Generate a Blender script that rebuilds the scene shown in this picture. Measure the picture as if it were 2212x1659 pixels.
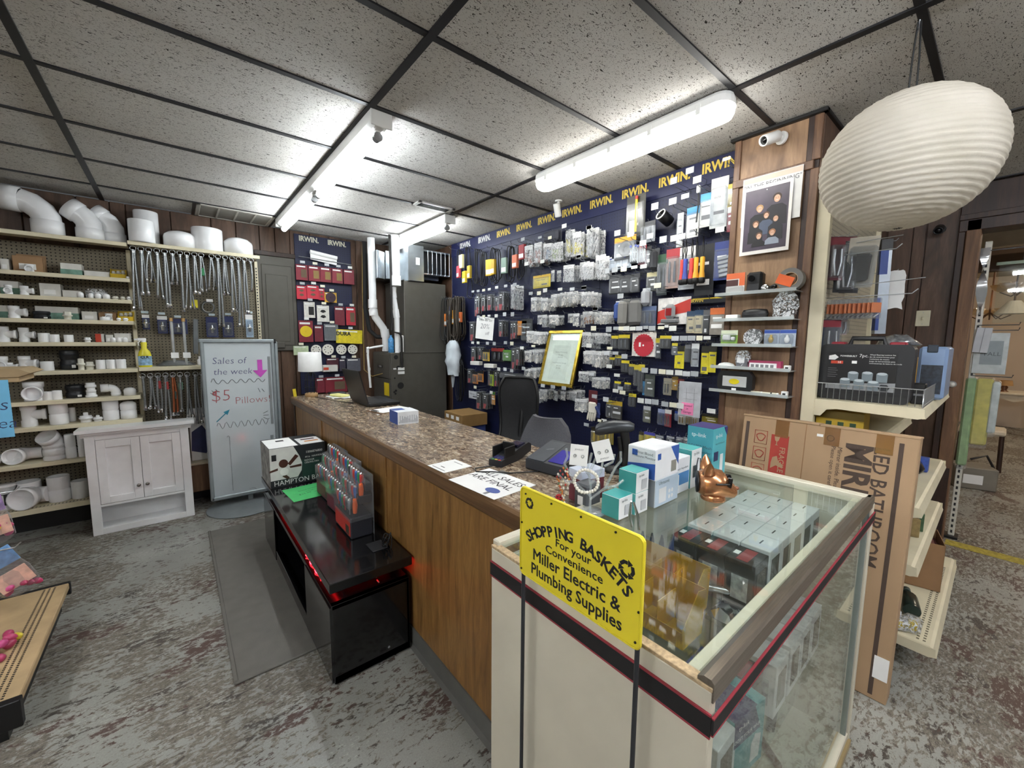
import bpy, bmesh, math, random
from mathutils import Vector, Matrix
random.seed(7)
for o in list(bpy.data.objects): bpy.data.objects.remove(o)
SC = bpy.context.scene
COL = SC.collection
R = math.radians
PI = math.pi
# ---------------------------------------------------------------- camera
cam = bpy.data.cameras.new('camera'); camo = bpy.data.objects.new('camera', cam); COL.objects.link(camo)
cam.sensor_width = 36.0; cam.sensor_fit = 'HORIZONTAL'; cam.lens = 36*877.4/2212; cam.clip_start = .03
yw, pt, rl = R(39.611), R(6.225), R(-.468)
fw = Vector((math.sin(yw)*math.cos(pt), math.cos(yw)*math.cos(pt), -math.sin(pt)))
rt = Vector((math.cos(yw), -math.sin(yw), 0)); dn = fw.cross(rt)
rx = math.cos(rl)*rt+math.sin(rl)*dn; dx = -math.sin(rl)*rt+math.cos(rl)*dn
camo.matrix_world = Matrix(((rx.x, -dx.x, -fw.x, 0), (rx.y, -dx.y, -fw.y, 0), (rx.z, -dx.z, -fw.z, 1.58), (0, 0, 0, 1)))
SC.camera = camo
# ---------------------------------------------------------------- world, exposure
w = bpy.data.worlds.new('world'); SC.world = w; w.use_nodes = True
w.node_tree.nodes['Background'].inputs[0].default_value = (.9, .95, 1, 1)
w.node_tree.nodes['Background'].inputs[1].default_value = .25
SC.view_settings.view_transform = 'Standard'; SC.view_settings.look = 'None'
SC.view_settings.exposure = 1.9; SC.view_settings.gamma = 1; SC.view_settings.use_curve_mapping = False
TUBE = 14.0      # emission of the fluorescent tubes
# ---------------------------------------------------------------- materials
def srgb(h):
    if isinstance(h, str):
        h = h.lstrip('#'); c = [int(h[i:i+2], 16)/255 for i in (0, 2, 4)]
    else: c = list(h)
    return tuple((x/12.92 if x <= .04045 else ((x+.055)/1.055)**2.4) for x in c)+(1,)
MATS = {}
class NT:
    def __init__(s, name):
        s.m = bpy.data.materials.new(name); s.m.use_nodes = True; s.t = s.m.node_tree; s.n = s.t.nodes
        s.b = s.n['Principled BSDF']; s.out = s.n['Material Output']; s.co = None
    def add(s, ty, **kw):
        n = s.n.new(ty)
        for k, v in kw.items():
            if k in n.inputs.keys(): n.inputs[k].default_value = v
            else: setattr(n, k, v)
        return n
    def link(s, a, b): s.t.links.new(a, b)
    def coord(s, scale=(1, 1, 1), rot=(0, 0, 0), kind='Object'):
        if s.co is None: s.co = s.add('ShaderNodeTexCoord')
        mp = s.add('ShaderNodeMapping'); mp.inputs['Scale'].default_value = scale; mp.inputs['Rotation'].default_value = rot
        s.link(s.co.outputs[kind], mp.inputs[0]); return mp.outputs[0]
    def noise(s, vec, scale=5, detail=4, rough=.5, dist=0):
        n = s.add('ShaderNodeTexNoise'); n.inputs['Scale'].default_value = scale; n.inputs['Detail'].default_value = detail
        n.inputs['Roughness'].default_value = rough; n.inputs['Distortion'].default_value = dist
        s.link(vec, n.inputs['Vector']); return n.outputs['Fac']
    def ramp(s, fac, stops):
        r = s.add('ShaderNodeValToRGB'); e = r.color_ramp.elements
        while len(e) < len(stops): e.new(.5)
        for i, (p, c) in enumerate(stops): e[i].position = p; e[i].color = c if len(c) == 4 else srgb(c)
        s.link(fac, r.inputs[0]); return r.outputs[0]
    def mix(s, fac, a, b, mode='MIX'):
        m = s.add('ShaderNodeMix', data_type='RGBA', blend_type=mode)
        for i, v in ((0, fac), (6, a), (7, b)):
            if hasattr(v, 'is_output'): s.link(v, m.inputs[i])
            else: m.inputs[i].default_value = v
        return m.outputs[2]
    def math(s, op, a, b=0.0, c=0.0):
        m = s.add('ShaderNodeMath', operation=op)
        for i, v in enumerate((a, b, c)):
            if hasattr(v, 'is_output'): s.link(v, m.inputs[i])
            else: m.inputs[i].default_value = v
        return m.outputs[0]
    def bump(s, h, st=.3, d=.01):
        b = s.add('ShaderNodeBump'); b.inputs['Strength'].default_value = st; b.inputs['Distance'].default_value = d
        s.link(h, b.inputs['Height']); s.link(b.outputs[0], s.b.inputs['Normal'])
    def col(s, c):
        if hasattr(c, 'is_output'): s.link(c, s.b.inputs['Base Color'])
        else: s.b.inputs['Base Color'].default_value = c
def M(hexc, rough=.5, metal=0, var=.06, vs=12, bump=0, bs=60, coat=0, spec=None, name=None, stretch=(1, 1, 1)):
    """plain painted / plastic / paper material with a slight procedural mottle"""
    key = (hexc, rough, metal, var, vs, bump, bs, coat, spec, stretch)
    if key in MATS: return MATS[key]
    t = NT(name or 'mat_'+str(hexc).lstrip('#')); c = srgb(hexc)
    v = t.coord(stretch)
    f = t.noise(v, vs, 3)
    d = tuple(x*(1-var*1.6) for x in c[:3])+(1,); l = tuple(min(1, x*(1+var)) for x in c[:3])+(1,)
    t.col(t.ramp(f, [(.3, d), (.7, l)]))
    t.b.inputs['Roughness'].default_value = rough; t.b.inputs['Metallic'].default_value = metal
    if coat: t.b.inputs['Coat Weight'].default_value = coat; t.b.inputs['Coat Roughness'].default_value = .08
    if spec is not None: t.b.inputs['Specular IOR Level'].default_value = spec
    if bump: t.bump(t.noise(v, bs, 4), bump, .004)
    MATS[key] = t.m; return t.m
def wood(name, dark, mid, light, rough=.45, scale=1, grain=(14, 14, 1.1), knots=True):
    t = NT(name); v = t.coord(tuple(g*scale for g in grain))
    f = t.noise(v, 1.6, 6, .6, 1.2); g = t.noise(t.coord(tuple(x*6*scale for x in grain)), 2.5, 4, .6, .4)
    c = t.ramp(f, [(.28, dark), (.5, mid), (.72, light)])
    c = t.mix(t.ramp(g, [(.35, (0, 0, 0, 1)), (.7, (1, 1, 1, 1))]), t.mix(.35, c, srgb(dark)), c)
    if knots:
        k = t.noise(t.coord((3, 3, 1.4)), 1.6, 2, .5, .8); c = t.mix(t.ramp(k, [(.68, (0, 0, 0, 1)), (.76, (.8, .8, .8, 1))]), c, srgb(dark))
    t.col(c); t.b.inputs['Roughness'].default_value = rough; t.bump(g, .12, .002); MATS[name] = t.m; return t.m
def emit(name, col, st):
    t = NT(name); t.col((.8, .8, .8, 1)); t.b.inputs['Emission Color'].default_value = srgb(col); t.b.inputs['Emission Strength'].default_value = st
    MATS[name] = t.m; return t.m
def clear(name, tint='#ffffff', fac=.18, rough=.08, haze=0, hz='#e8e8e8', crinkle=0):
    """thin clear plastic or glass: transparent film with reflections"""
    t = NT(name); tr = t.add('ShaderNodeBsdfTransparent'); tr.inputs[0].default_value = srgb(tint)
    t.b.inputs['Base Color'].default_value = srgb(hz); t.b.inputs['Roughness'].default_value = rough
    gl = t.add('ShaderNodeBsdfGlossy'); gl.inputs['Roughness'].default_value = rough; gl.inputs[0].default_value = (1, 1, 1, 1)
    lw = t.add('ShaderNodeLayerWeight'); lw.inputs[0].default_value = .5; fz = t.math('ADD', t.math('MULTIPLY', t.math('POWER', lw.outputs['Facing'], 5.0), .9), .035)
    m1 = t.add('ShaderNodeMixShader'); t.link(t.math('ADD', fz, fac*.12), m1.inputs[0]); t.link(tr.outputs[0], m1.inputs[1]); t.link(gl.outputs[0], m1.inputs[2])
    m2 = t.add('ShaderNodeMixShader'); t.link(m1.outputs[0], m2.inputs[1]); t.link(t.b.outputs[0], m2.inputs[2])
    if crinkle:
        f = t.noise(t.coord((1, 1, 1)), crinkle, 4, .6, 1.5); t.link(t.math('MULTIPLY', t.math('GREATER_THAN', f, .52), haze), m2.inputs[0])
        b = t.add('ShaderNodeBump'); b.inputs['Strength'].default_value = .8; b.inputs['Distance'].default_value = .01
        t.link(f, b.inputs['Height']); t.link(b.outputs[0], gl.inputs['Normal']); t.link(b.outputs[0], t.b.inputs['Normal'])
    else: m2.inputs[0].default_value = haze
    t.link(m2.outputs[0], t.out.inputs[0]); MATS[name] = t.m; return t.m
# ---------------------------------------------------------------- mesh builder
class B:
    def __init__(s): s.v = []; s.f = []; s.m = []; s.sm = []
    def add(s, vs, fs, m=0, sm=False, X=None):
        o = len(s.v)
        s.v += [tuple(X @ Vector(p)) for p in vs] if X else [tuple(p) for p in vs]
        for f in fs: s.f.append(tuple(i+o for i in f)); s.m.append(m); s.sm.append(sm)
        return s
    def box(s, x0, x1, y0, y1, z0, z1, m=0, X=None):
        v = [(x, y, z) for x in (x0, x1) for y in (y0, y1) for z in (z0, z1)]
        return s.add(v, [(0, 1, 3, 2), (4, 6, 7, 5), (0, 4, 5, 1), (2, 3, 7, 6), (0, 2, 6, 4), (1, 5, 7, 3)], m, False, X)
    def rbox(s, x0, x1, y0, y1, z0, z1, c=.004, m=0, X=None):
        """box with chamfered edges and corners"""
        c = min(c, abs(x1-x0)*.49, abs(y1-y0)*.49, abs(z1-z0)*.49)
        v = []; idx = {}
        for i, x in enumerate((x0, x1)):
            for j, y in enumerate((y0, y1)):
                for k, z in enumerate((z0, z1)):
                    sx, sy, sz = (1, -1)[i], (1, -1)[j], (1, -1)[k]
                    idx[i, j, k] = len(v)
                    v += [(x, y+sy*c, z+sz*c), (x+sx*c, y, z+sz*c), (x+sx*c, y+sy*c, z)]
        f = []
        def q(a, ks): f.append(tuple(idx[k]+a for k in ks))
        q(0, [(0, 0, 0), (0, 0, 1), (0, 1, 1), (0, 1, 0)]); q(0, [(1, 0, 0), (1, 1, 0), (1, 1, 1), (1, 0, 1)])
        q(1, [(0, 0, 0), (1, 0, 0), (1, 0, 1), (0, 0, 1)]); q(1, [(0, 1, 0), (0, 1, 1), (1, 1, 1), (1, 1, 0)])
        q(2, [(0, 0, 0), (0, 1, 0), (1, 1, 0), (1, 0, 0)]); q(2, [(0, 0, 1), (1, 0, 1), (1, 1, 1), (0, 1, 1)])
        for j in (0, 1):
            for k in (0, 1): f.append((idx[0, j, k]+1, idx[0, j, k]+2, idx[1, j, k]+2, idx[1, j, k]+1))
        for i in (0, 1):
            for k in (0, 1): f.append((idx[i, 0, k], idx[i, 0, k]+2, idx[i, 1, k]+2, idx[i, 1, k]))
        for i in (0, 1):
            for j in (0, 1): f.append((idx[i, j, 0], idx[i, j, 0]+1, idx[i, j, 1]+1, idx[i, j, 1]))
        for b in idx.values(): f.append((b, b+1, b+2))
        return s.add(v, f, m, False, X)
    def ring(s, rings, m=0, sm=True, caps=True, closed=False, X=None):
        n = len(rings[0]); v = [p for r in rings for p in r]; f = []
        L = len(rings)
        for a in range(L if closed else L-1):
            b = (a+1) % L
            for i in range(n): f.append((a*n+i, a*n+(i+1) % n, b*n+(i+1) % n, b*n+i))
        s.add(v, f, m, sm, X)
        if caps and not closed:
            s.add(rings[0], [tuple(range(n))[::-1]], m, False, X); s.add(rings[-1], [tuple(range(n))], m, False, X)
        return s
    def tube(s, pts, r, n=6, m=0, caps=True, closed=False, X=None):
        P = [Vector(p) for p in pts]; rr = r if isinstance(r, (list, tuple)) else [r]*len(P); rings = []; up = None
        for i, p in enumerate(P):
            if closed: d = P[(i+1) % len(P)]-P[i-1]
            else: d = P[min(i+1, len(P)-1)]-P[max(i-1, 0)]
            if d.length < 1e-9: d = Vector((0, 0, 1))
            d.normalize()
            if up is None:
                up = Vector((0, 0, 1)) if abs(d.z) < .9 else Vector((1, 0, 0))
            a = d.cross(up)
            if a.length < 1e-6: a = d.orthogonal()
            a.normalize(); b = a.cross(d).normalized(); up = b
            rings.append([p+(a*math.cos(t)+b*math.sin(t))*rr[i] for t in [2*PI*k/n for k in range(n)]])
        return s.ring(rings, m, True, caps, closed, X)
    def cyl(s, p0, p1, r, n=12, m=0, r1=None, caps=True, X=None):
        return s.tube([p0, p1], [r, r if r1 is None else r1], n, m, caps, False, X)
    def lathe(s, prof, n=16, m=0, X=None, caps=True, sm=True):
        rings = [[(r*math.cos(2*PI*k/n), r*math.sin(2*PI*k/n), z) for k in range(n)] for r, z in prof]
        return s.ring(rings, m, sm, caps, False, X)
    def prism(s, poly, a0, a1, ax='y', m=0, X=None):
        """2D polygon extruded along an axis; poly given in the two other axes"""
        def P(u, v, a): return {'y': (u, a, v), 'x': (a, u, v), 'z': (u, v, a)}[ax]
        n = len(poly); v = [P(u, w_, a0) for u, w_ in poly]+[P(u, w_, a1) for u, w_ in poly]
        f = [tuple(range(n)), tuple(range(n, 2*n))[::-1]]+[(i, i+n, (i+1) % n+n, (i+1) % n) for i in range(n)]
        return s.add(v, f, m, False, X)
    def mesh(s, name, mats):
        me = bpy.data.meshes.new(name); me.from_pydata(s.v, [], s.f)
        for m in (mats if isinstance(mats, (list, tuple)) else [mats]): me.materials.append(m)
        me.polygons.foreach_set('material_index', s.m); me.polygons.foreach_set('use_smooth', s.sm)
        bm = bmesh.new(); bm.from_mesh(me); bmesh.ops.recalc_face_normals(bm, faces=bm.faces); bm.to_mesh(me); bm.free()
        me.update(); return me
def obj(name, me, parent=None, loc=(0, 0, 0), rot=(0, 0, 0), mats=None):
    if isinstance(me, B): me = me.mesh(name, mats)
    o = bpy.data.objects.new(name, me); COL.objects.link(o); o.location = loc; o.rotation_euler = rot
    if parent: o.parent = parent
    return o
def tag(o, label, cat, group=None):
    o['label'] = label; o['category'] = cat
    if group: o['group'] = group
    return o
def thing(name, label, cat, loc=(0, 0, 0), rz=0, group=None, rot=None):
    o = bpy.data.objects.new(name, None); COL.objects.link(o); o.location = loc; o.rotation_euler = rot or (0, 0, rz); o.empty_display_size = .05
    return tag(o, label, cat, group)
def struct(o): o['kind'] = 'structure'; return o
def stuff(o): o['kind'] = 'stuff'; return o
def dup(root, loc, rot=None, label=None, group=None, scale=None):
    def cp(o, par):
        c = o.copy(); COL.objects.link(c)
        if par: c.parent = par
        for ch in o.children: cp(ch, c)
        return c
    r = cp(root, None); r.location = loc
    if rot is not None: r.rotation_euler = rot
    if scale: r.scale = scale
    if label: r['label'] = label
    if group: r['group'] = group
    return r
TXT = {}
def txt(s, size, mat, parent, loc, rot=(PI/2, 0, 0), bold=0, sx=1, name='lettering', align='CENTER', shear=0, ext=.0004, bev=0):
    key = (s, bold, align, shear, mat.name, bev)
    if key not in TXT:
        c = bpy.data.curves.new('t', 'FONT'); c.body = s; c.size = 1; c.align_x = align; c.align_y = 'CENTER'; c.resolution_u = 2; c.offset = bold; c.shear = shear; c.extrude = .004; c.bevel_depth = bev; c.bevel_resolution = 0
        o = bpy.data.objects.new('t', c); COL.objects.link(o); dg = bpy.context.evaluated_depsgraph_get()
        me = bpy.data.meshes.new_from_object(o.evaluated_get(dg)); bpy.data.objects.remove(o); bpy.data.curves.remove(c)
        me.materials.clear(); me.materials.append(mat); TXT[key] = me
    o = obj(name, TXT[key], parent, loc, rot); o.scale = (size*sx, size, size*.25); return o
# ---------------------------------------------------------------- shared materials
def mk_ceiling():
    t = NT('ceiling_tile'); v = t.coord((1, 1, 1))
    oi = t.add('ShaderNodeObjectInfo')
    wv = t.add('ShaderNodeVectorMath', operation='ADD'); t.link(v, wv.inputs[0]); t.link(oi.outputs['Location'], wv.inputs[1])
    mp = t.add('ShaderNodeMapping'); mp.inputs['Scale'].default_value = (1, 2.1, 1); mp.inputs['Rotation'].default_value = (0, 0, .25); t.link(wv.outputs[0], mp.inputs[0])
    f = t.noise(mp.outputs[0], 62, 2, .6, 1.4); m = t.ramp(f, [(.618, (0, 0, 0, 1)), (.632, (1, 1, 1, 1))])
    f2 = t.noise(mp.outputs[0], 150, 2, .5); m2 = t.ramp(f2, [(.655, (0, 0, 0, 1)), (.668, (.9, .9, .9, 1))])
    st = t.noise(wv.outputs[0], 1.6, 5, .55); base = t.ramp(st, [(.3, '#cbc8c4'), (.6, '#d9d7d4'), (.8, '#dfdedb')])
    ag = t.mix(t.math('MULTIPLY', oi.outputs['Random'], .35), base, srgb('#b4aea2'))
    c = t.mix(m, ag, srgb('#3a3631')); c = t.mix(m2, c, srgb('#4d4842')); t.col(c); t.b.inputs['Roughness'].default_value = .95; t.b.inputs['Specular IOR Level'].default_value = .1
    t.bump(m, -.4, .004); return t.m
def mk_floor():
    t = NT('painted_concrete'); v = t.coord((1, 1, 1)); vs = t.coord((.75, 1.5, 1), (0, 0, .15))
    den = t.ramp(t.noise(t.coord((.9, 1.1, 1)), 1.3, 3, .55, .5), [(.34, (0, 0, 0, 1)), (.56, (1, 1, 1, 1))])
    fl1 = t.noise(vs, 30, 8, .74, .5); fl2 = t.noise(vs, 70, 6, .72, .3); mid = t.noise(vs, 5, 6, .66, .6); tiny = t.noise(v, 160, 3); red = t.noise(vs, 2.6, 5, .6, .8)
    base = t.ramp(t.noise(v, 2.4, 5), [(.3, '#80807a'), (.55, '#8f8f88'), (.75, '#9b9b94')])
    base = t.mix(.10, base, t.ramp(tiny, [(.3, '#4e4c46'), (.7, '#d6d6d0')]))
    # paint worn through to the concrete: flecks that grow denser where people walk
    thr = t.math('SUBTRACT', .63, t.math('MULTIPLY', den, .19))
    worn = t.ramp(t.math('SUBTRACT', fl1, thr), [(0.0, (0, 0, 0, 1)), (.02, (1, 1, 1, 1))])
    wc = t.ramp(fl2, [(.36, '#514b43'), (.5, '#6f685d'), (.66, '#8a8377')]); c = t.mix(worn, base, wc)
    dk = t.ramp(t.math('ADD', t.math('MULTIPLY', mid, .55), t.math('MULTIPLY', fl1, .5)), [(.585, (0, 0, 0, 1)), (.603, (1, 1, 1, 1))]); c = t.mix(dk, c, t.ramp(fl2, [(.4, '#38332e'), (.65, '#565048')]))
    rk = t.ramp(t.math('ADD', t.math('MULTIPLY', red, .62), t.math('MULTIPLY', fl1, .48)), [(.615, (0, 0, 0, 1)), (.63, (.85, .85, .85, 1))]); c = t.mix(rk, c, srgb('#4b332c'))
    lk = t.ramp(t.math('ADD', t.math('MULTIPLY', fl2, .6), t.math('MULTIPLY', t.noise(vs, 1.7, 4), .45)), [(.60, (0, 0, 0, 1)), (.62, (.75, .75, .75, 1))]); c = t.mix(lk, c, srgb('#acaca5'))
    t.col(c); t.link(t.ramp(worn, [(0, (.36, .36, .36, 1)), (1, (.6, .6, .6, 1))]), t.b.inputs['Roughness']); t.bump(t.mix(.5, dk, worn), -.12, .003); return t.m
def mk_peg(name, col, hole, pitch=.0254, r=.17, axes=(0, 2), rough=.5):
    t = NT(name); v = t.coord((1, 1, 1)); sx = t.add('ShaderNodeSeparateXYZ'); t.link(v, sx.inputs[0])
    q = []
    for a in axes:
        f = t.math('SUBTRACT', t.math('FRACT', t.math('MULTIPLY', sx.outputs[a], 1/pitch)), .5); q.append(t.math('MULTIPLY', f, f))
    d = t.math('SQRT', t.math('ADD', q[0], q[1])); m = t.math('LESS_THAN', d, r)
    n = t.noise(v, 2.5, 5, .6); c0 = srgb(col); base = t.ramp(n, [(.3, tuple(x*.82 for x in c0[:3])+(1,)), (.7, tuple(x*1.08 for x in c0[:3])+(1,))])
    t.col(t.mix(m, base, srgb(hole))); t.b.inputs['Roughness'].default_value = rough; t.bump(m, -.5, .003); return t.m
CEIL = mk_ceiling(); FLOOR = mk_floor()
BLACK = M('#121213', .45); GRIDM = M('#17161a', .5, var=.15); CREAM = M('#d8cfb2', .45, var=.08, vs=5); WHITE = M('#e9e9e6', .4, var=.02); WHITEP = M('#e6e7e8', .32, var=.03)
NAVY = mk_peg('navy_pegboard', '#141a3c', '#0a0d22', axes=(1, 2)); NAVYB = mk_peg('navy_pegboard_back', '#141a3c', '#0a0d22', axes=(0, 2))
PEGTAN = mk_peg('tan_pegboard', '#7c7462', '#1c1a16', pitch=.0254, r=.19, axes=(0, 2), rough=.7)
WALLW = wood('dark_panel_wood', '#35261c', '#5a4232', '#775b48', .5, 1, (5, 5, .7))
PLY = wood('plywood', '#5c432f', '#8f7053', '#b0906e', .5, 1, (4.5, 4.5, .75)); TRIMW = wood('brown_trim', '#463022', '#6b4d38', '#826348', .45, 1, (16, 16, 1.5), False)
DTRIM = wood('dark_trim', '#1f130e', '#36231a', '#4a3124', .5, 1, (12, 12, 1.2), False); OLDW = wood('old_lumber', '#4d3524', '#745339', '#8d6a4a', .6, 1, (10, 10, .9))
STEEL = M('#b9bcbf', .28, .9, var=.05); DSTEEL = M('#5c5e60', .4, .8); CHROME = M('#d8dadc', .12, 1.0, var=.03)
TUBEM = emit('tube_glow', '#f4fbff', TUBE); FILL_TUBE = emit('fill_tube_glow', '#f6faff', TUBE*2.7); DIFF = emit('diffuser_glow', '#fffdf6', TUBE*.5)  # the boosted tube glow serves only the added fill fixtures out of view
# ---------------------------------------------------------------- structure: floor, ceiling
fl = struct(obj('floor', B().box(-4.2, 12.6, -4.2, 5.2, -.1, 0), mats=[FLOOR]))
cb = struct(obj('ceiling', B().box(-4.2, 4.75, -4.2, 5.2, 2.765, 2.83), mats=[GRIDM]))
GX = [-.4+1.228*k for k in range(-3, 5)]; GY = [.29+.6085*k for k in range(-7, 8)]
ex = [-4.2]+GX+[4.7]; ey = [-4.2]+GY+[5.0]
tiles = {}
for i in range(len(ex)-1):
    for j in range(len(ey)-1):
        wx, wy = ex[i+1]-ex[i], ey[j+1]-ey[j]
        if wx < .05 or wy < .05: continue
        k = (round(wx, 3), round(wy, 3))
        if k not in tiles:
            tiles[k] = B().rbox(-wx/2+.012, wx/2-.012, -wy/2+.012, wy/2-.012, 0, .016, .003).mesh('ceiling_tile', [CEIL])
        obj('ceiling_tile', tiles[k], cb, ((ex[i]+ex[i+1])/2, (ey[j]+ey[j+1])/2, 2.735))
for x in GX: obj('grid_bar', B().box(x-.0165, x+.0165, -4.2, 5.0, 2.727, 2.737).box(x-.004, x+.004, -4.2, 5, 2.737, 2.77), cb, mats=[GRIDM])
for y in GY: obj('grid_bar', B().box(-4.2, 4.7, y-.014, y+.014, 2.7285, 2.7375).box(-4.2, 4.7, y-.004, y+.004, 2.7375, 2.77), cb, mats=[GRIDM])
# ---------------------------------------------------------------- walls
wb = struct(obj('wall_back', B().box(-4.2, 2.8, 5.02, 5.2, 0, 2.73), mats=[DTRIM]))
x = -4.2; pm = {}
while x < 2.69:
    wd = random.choice([.1, .14, .2, .2, .3]); x1 = min(x+wd, 2.69)
    obj('plank', B().rbox(x+.0025, x1-.0025, 4.998+random.uniform(0, .003), 5.03, 0, 2.73, .004), wb, mats=[WALLW]); x = x1
wr = struct(obj('wall_right', B().box(2.71, 2.86, .70, 5.02, 0, 2.73), mats=[DTRIM]))
def panels(nm, mat, y0, y1, n):
    d = (y1-y0)/n
    for i in range(n): obj(nm, B().rbox(2.69, 2.712, y0+i*d+.001, y0+(i+1)*d-.001, .35, 2.585, .002), wr, mats=[mat])
panels('pegboard_panel', NAVY, 1.0, 4.43, 3)
obj('plank', B().rbox(2.69, 2.712, 4.432, 4.99, 0, 2.73, .004), wr, mats=[WALLW]); obj('plank', B().rbox(2.69, 2.712, 1.0, 4.43, 0, .345, .004), wr, mats=[WALLW])
struct(obj('wall_left', B().box(-4.35, -4.2, -4.2, 5.2, 0, 2.73), mats=[M('#8d857a', .8)]))
struct(obj('wall_rear', B().box(-4.2, 12.6, -4.35, -4.2, 0, 2.8), mats=[M('#8d857a', .8)]))
# column with framed plywood
co = struct(obj('wall_column', B().box(2.562, 2.9, .682, 1.085, 0, 2.73), mats=[DTRIM]))
for nm, y0, y1, z0, z1, m, p in (('plywood_panel', .735, 1.058, 2.495, 2.715, PLY, .004), ('plywood_panel', .737, 1.06, 0, 2.46, PLY, .004), ('stile', 1.055, 1.09, 0, 2.715, TRIMW, .014), ('rail', .70, 1.09, 2.455, 2.498, TRIMW, .018), ('dark_stile', .708, .738, 0, 2.715, DTRIM, .008), ('stile', .674, .712, 0, 2.455, TRIMW, .016), ('stile', .674, .712, 2.498, 2.715, TRIMW, .012), ('crown_strip', .655, 1.11, 2.712, 2.73, BLACK, .03)):
    obj(nm, B().rbox(2.562-p, 2.566, y0, y1, z0, z1, .003), co, mats=[m])
obj('side_panel', B().rbox(2.57, 2.88, .672, .684, 0, 2.715, .003), co, mats=[WALLW]); obj('crown_strip', B().rbox(2.535, 2.9, .655, .684, 2.712, 2.73, .003), co, mats=[BLACK])
# wall behind the end shelves, and the wall with the doorway
wp = struct(obj('wall_partition', B().box(2.86, 4.6, .70, .86, 0, 2.73), mats=[WALLW]))
wf = struct(obj('wall_doorway', B().box(4.62, 4.75, .20, .80, 0, 2.73).box(4.62, 4.75, -4.2, -1.9, 0, 2.73), mats=[DTRIM]))
for y0, y1 in ((.275, .472), (.477, .548), (.553, .70)): obj('panel_board', B().rbox(4.603, 4.625, y0, y1, 0, 2.73, .003), wf, mats=[WALLW])
obj('panel_board', B().rbox(4.603, 4.625, -4.2, -1.9, 0, 2.73, .003), wf, mats=[WALLW])
struct(obj('trim_1', B().rbox(4.56, 4.62, .262, .30, 0, 2.5, .004), mats=[DTRIM]))
struct(obj('trim_2', B().rbox(4.55, 4.76, .185, .26, 0, 2.48, .005), mats=[OLDW]))
struct(obj('trim_3', B().rbox(4.55, 4.75, -1.9, .30, 2.40, 2.73, .005).rbox(4.53, 4.56, -1.9, .30, 2.48, 2.52, .003), mats=[DTRIM]))
struct(obj('trim_4', B().rbox(4.53, 4.60, .19, .27, 0, .62, .004), mats=[DTRIM]))
st = struct(obj('trim_5', B().box(4.60, 4.72, -1.9, .17, 0, .003), mats=[M('#a39334', .7, var=.25, vs=40)]))
# room beyond the doorway
struct(obj('wall_beyond', B().box(12.2, 12.4, -4.2, 5, 0, 2.9), mats=[M('#cbbcab', .7, var=.04, vs=2)]))
struct(obj('wall_beyond_side', B().box(4.75, 12.2, .9, 1.0, 0, 2.9), mats=[M('#b9ab9a', .7, var=.04, vs=2)]))
struct(obj('ceiling_beyond', B().box(4.75, 12.4, -4.2, 5, 2.85, 2.95), mats=[M('#a9a294', .9)]))
# ---------------------------------------------------------------- ceiling lights
def strip_light(x, y0, y1, tubes, label, glow=None):
    t = thing('strip_light', label, 'light', (x, y0, 2.73)); L = y1-y0
    obj('channel', B().prism([(-.055, -.002), (-.052, -.05), (-.03, -.072), (.03, -.072), (.052, -.05), (.055, -.002)], 0, L), t, mats=[WHITE])
    for e in (-.004, L-.004): obj('end_plate', B().rbox(-.057, .057, e, e+.008, -.078, -.001, .003), t, mats=[WHITE])
    n = tubes; d = L/n
    for i in range(n):
        a, b = i*d+.05, (i+1)*d-.05
        obj('tube', B().cyl((.0, a+.02, -.105), (.0, b-.02, -.105), .022, 14), t, mats=[glow or TUBEM])
        for e in (a, b-.02):
            hb = obj('lamp_holder', B().rbox(-.016, .016, e, e+.022, -.125, -.07, .004), t, mats=[WHITE])
            obj('tube_cap', B().cyl((0, e-.004, -.105), (0, e+.028, -.105), .0235, 12), t, mats=[STEEL])
    return t
strip_light(.885, 2.13, 4.62, 2, 'long fluorescent strip light of two tubes in line above the wooden counter')
strip_light(2.05, 3.40, 4.62, 1, 'short single tube fluorescent strip light in front of the silver duct')
strip_light(.885, -2.4, .10, 2, 'added unseen fluorescent fill light in line with the one over the counter', FILL_TUBE)  # this and the next two are added out of view as fill light
strip_light(-2.2, -.6, 1.9, 2, 'added unseen fluorescent fill light over the aisle by the plastic egg bags', FILL_TUBE)
strip_light(3.6, -2.6, -1.3, 1, 'short added unseen fluorescent fill light over the aisle to the doorway', FILL_TUBE)
t = thing('wraparound_light', 'wide wraparound light with glowing diffuser and rounded ends by the wooden column', 'light', (2.065, .90, 2.73))
def stad(w, y0, y1, n=8):
    pts = []
    for k in range(n+1): a = -PI+PI*k/n; pts.append((w*math.cos(a), y0+w*.8+w*.8*math.sin(a)))
    for k in range(n+1): a = PI*k/n; pts.append((w*math.cos(a), y1-w*.8+w*.8*math.sin(a)))
    return pts
obj('housing', B().ring([[(x*s, .655+(y-.655)*q, z) for x, y in stad(.072, 0, 1.31)] for s, q, z in ((.8, .99, -.002), (1, 1, -.02), (1.05, 1.005, -.052), (1, 1, -.054))], sm=False), t, mats=[WHITE])
obj('diffuser', B().ring([[(x*s, .655+(y-.655)*q, z) for x, y in stad(.069, 0, 1.31)] for s, q, z in ((1, .998, -.052), (1, .998, -.075), (.86, .985, -.098), (.6, .96, -.108))], sm=False), t, mats=[DIFF])
for i in range(5):
    for s in (-1, 1): obj('clip', B().rbox(s*.073-.004, s*.073+.004, .12+i*.26, .145+i*.26, -.075, -.03, .002), t, mats=[WHITE])
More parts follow.
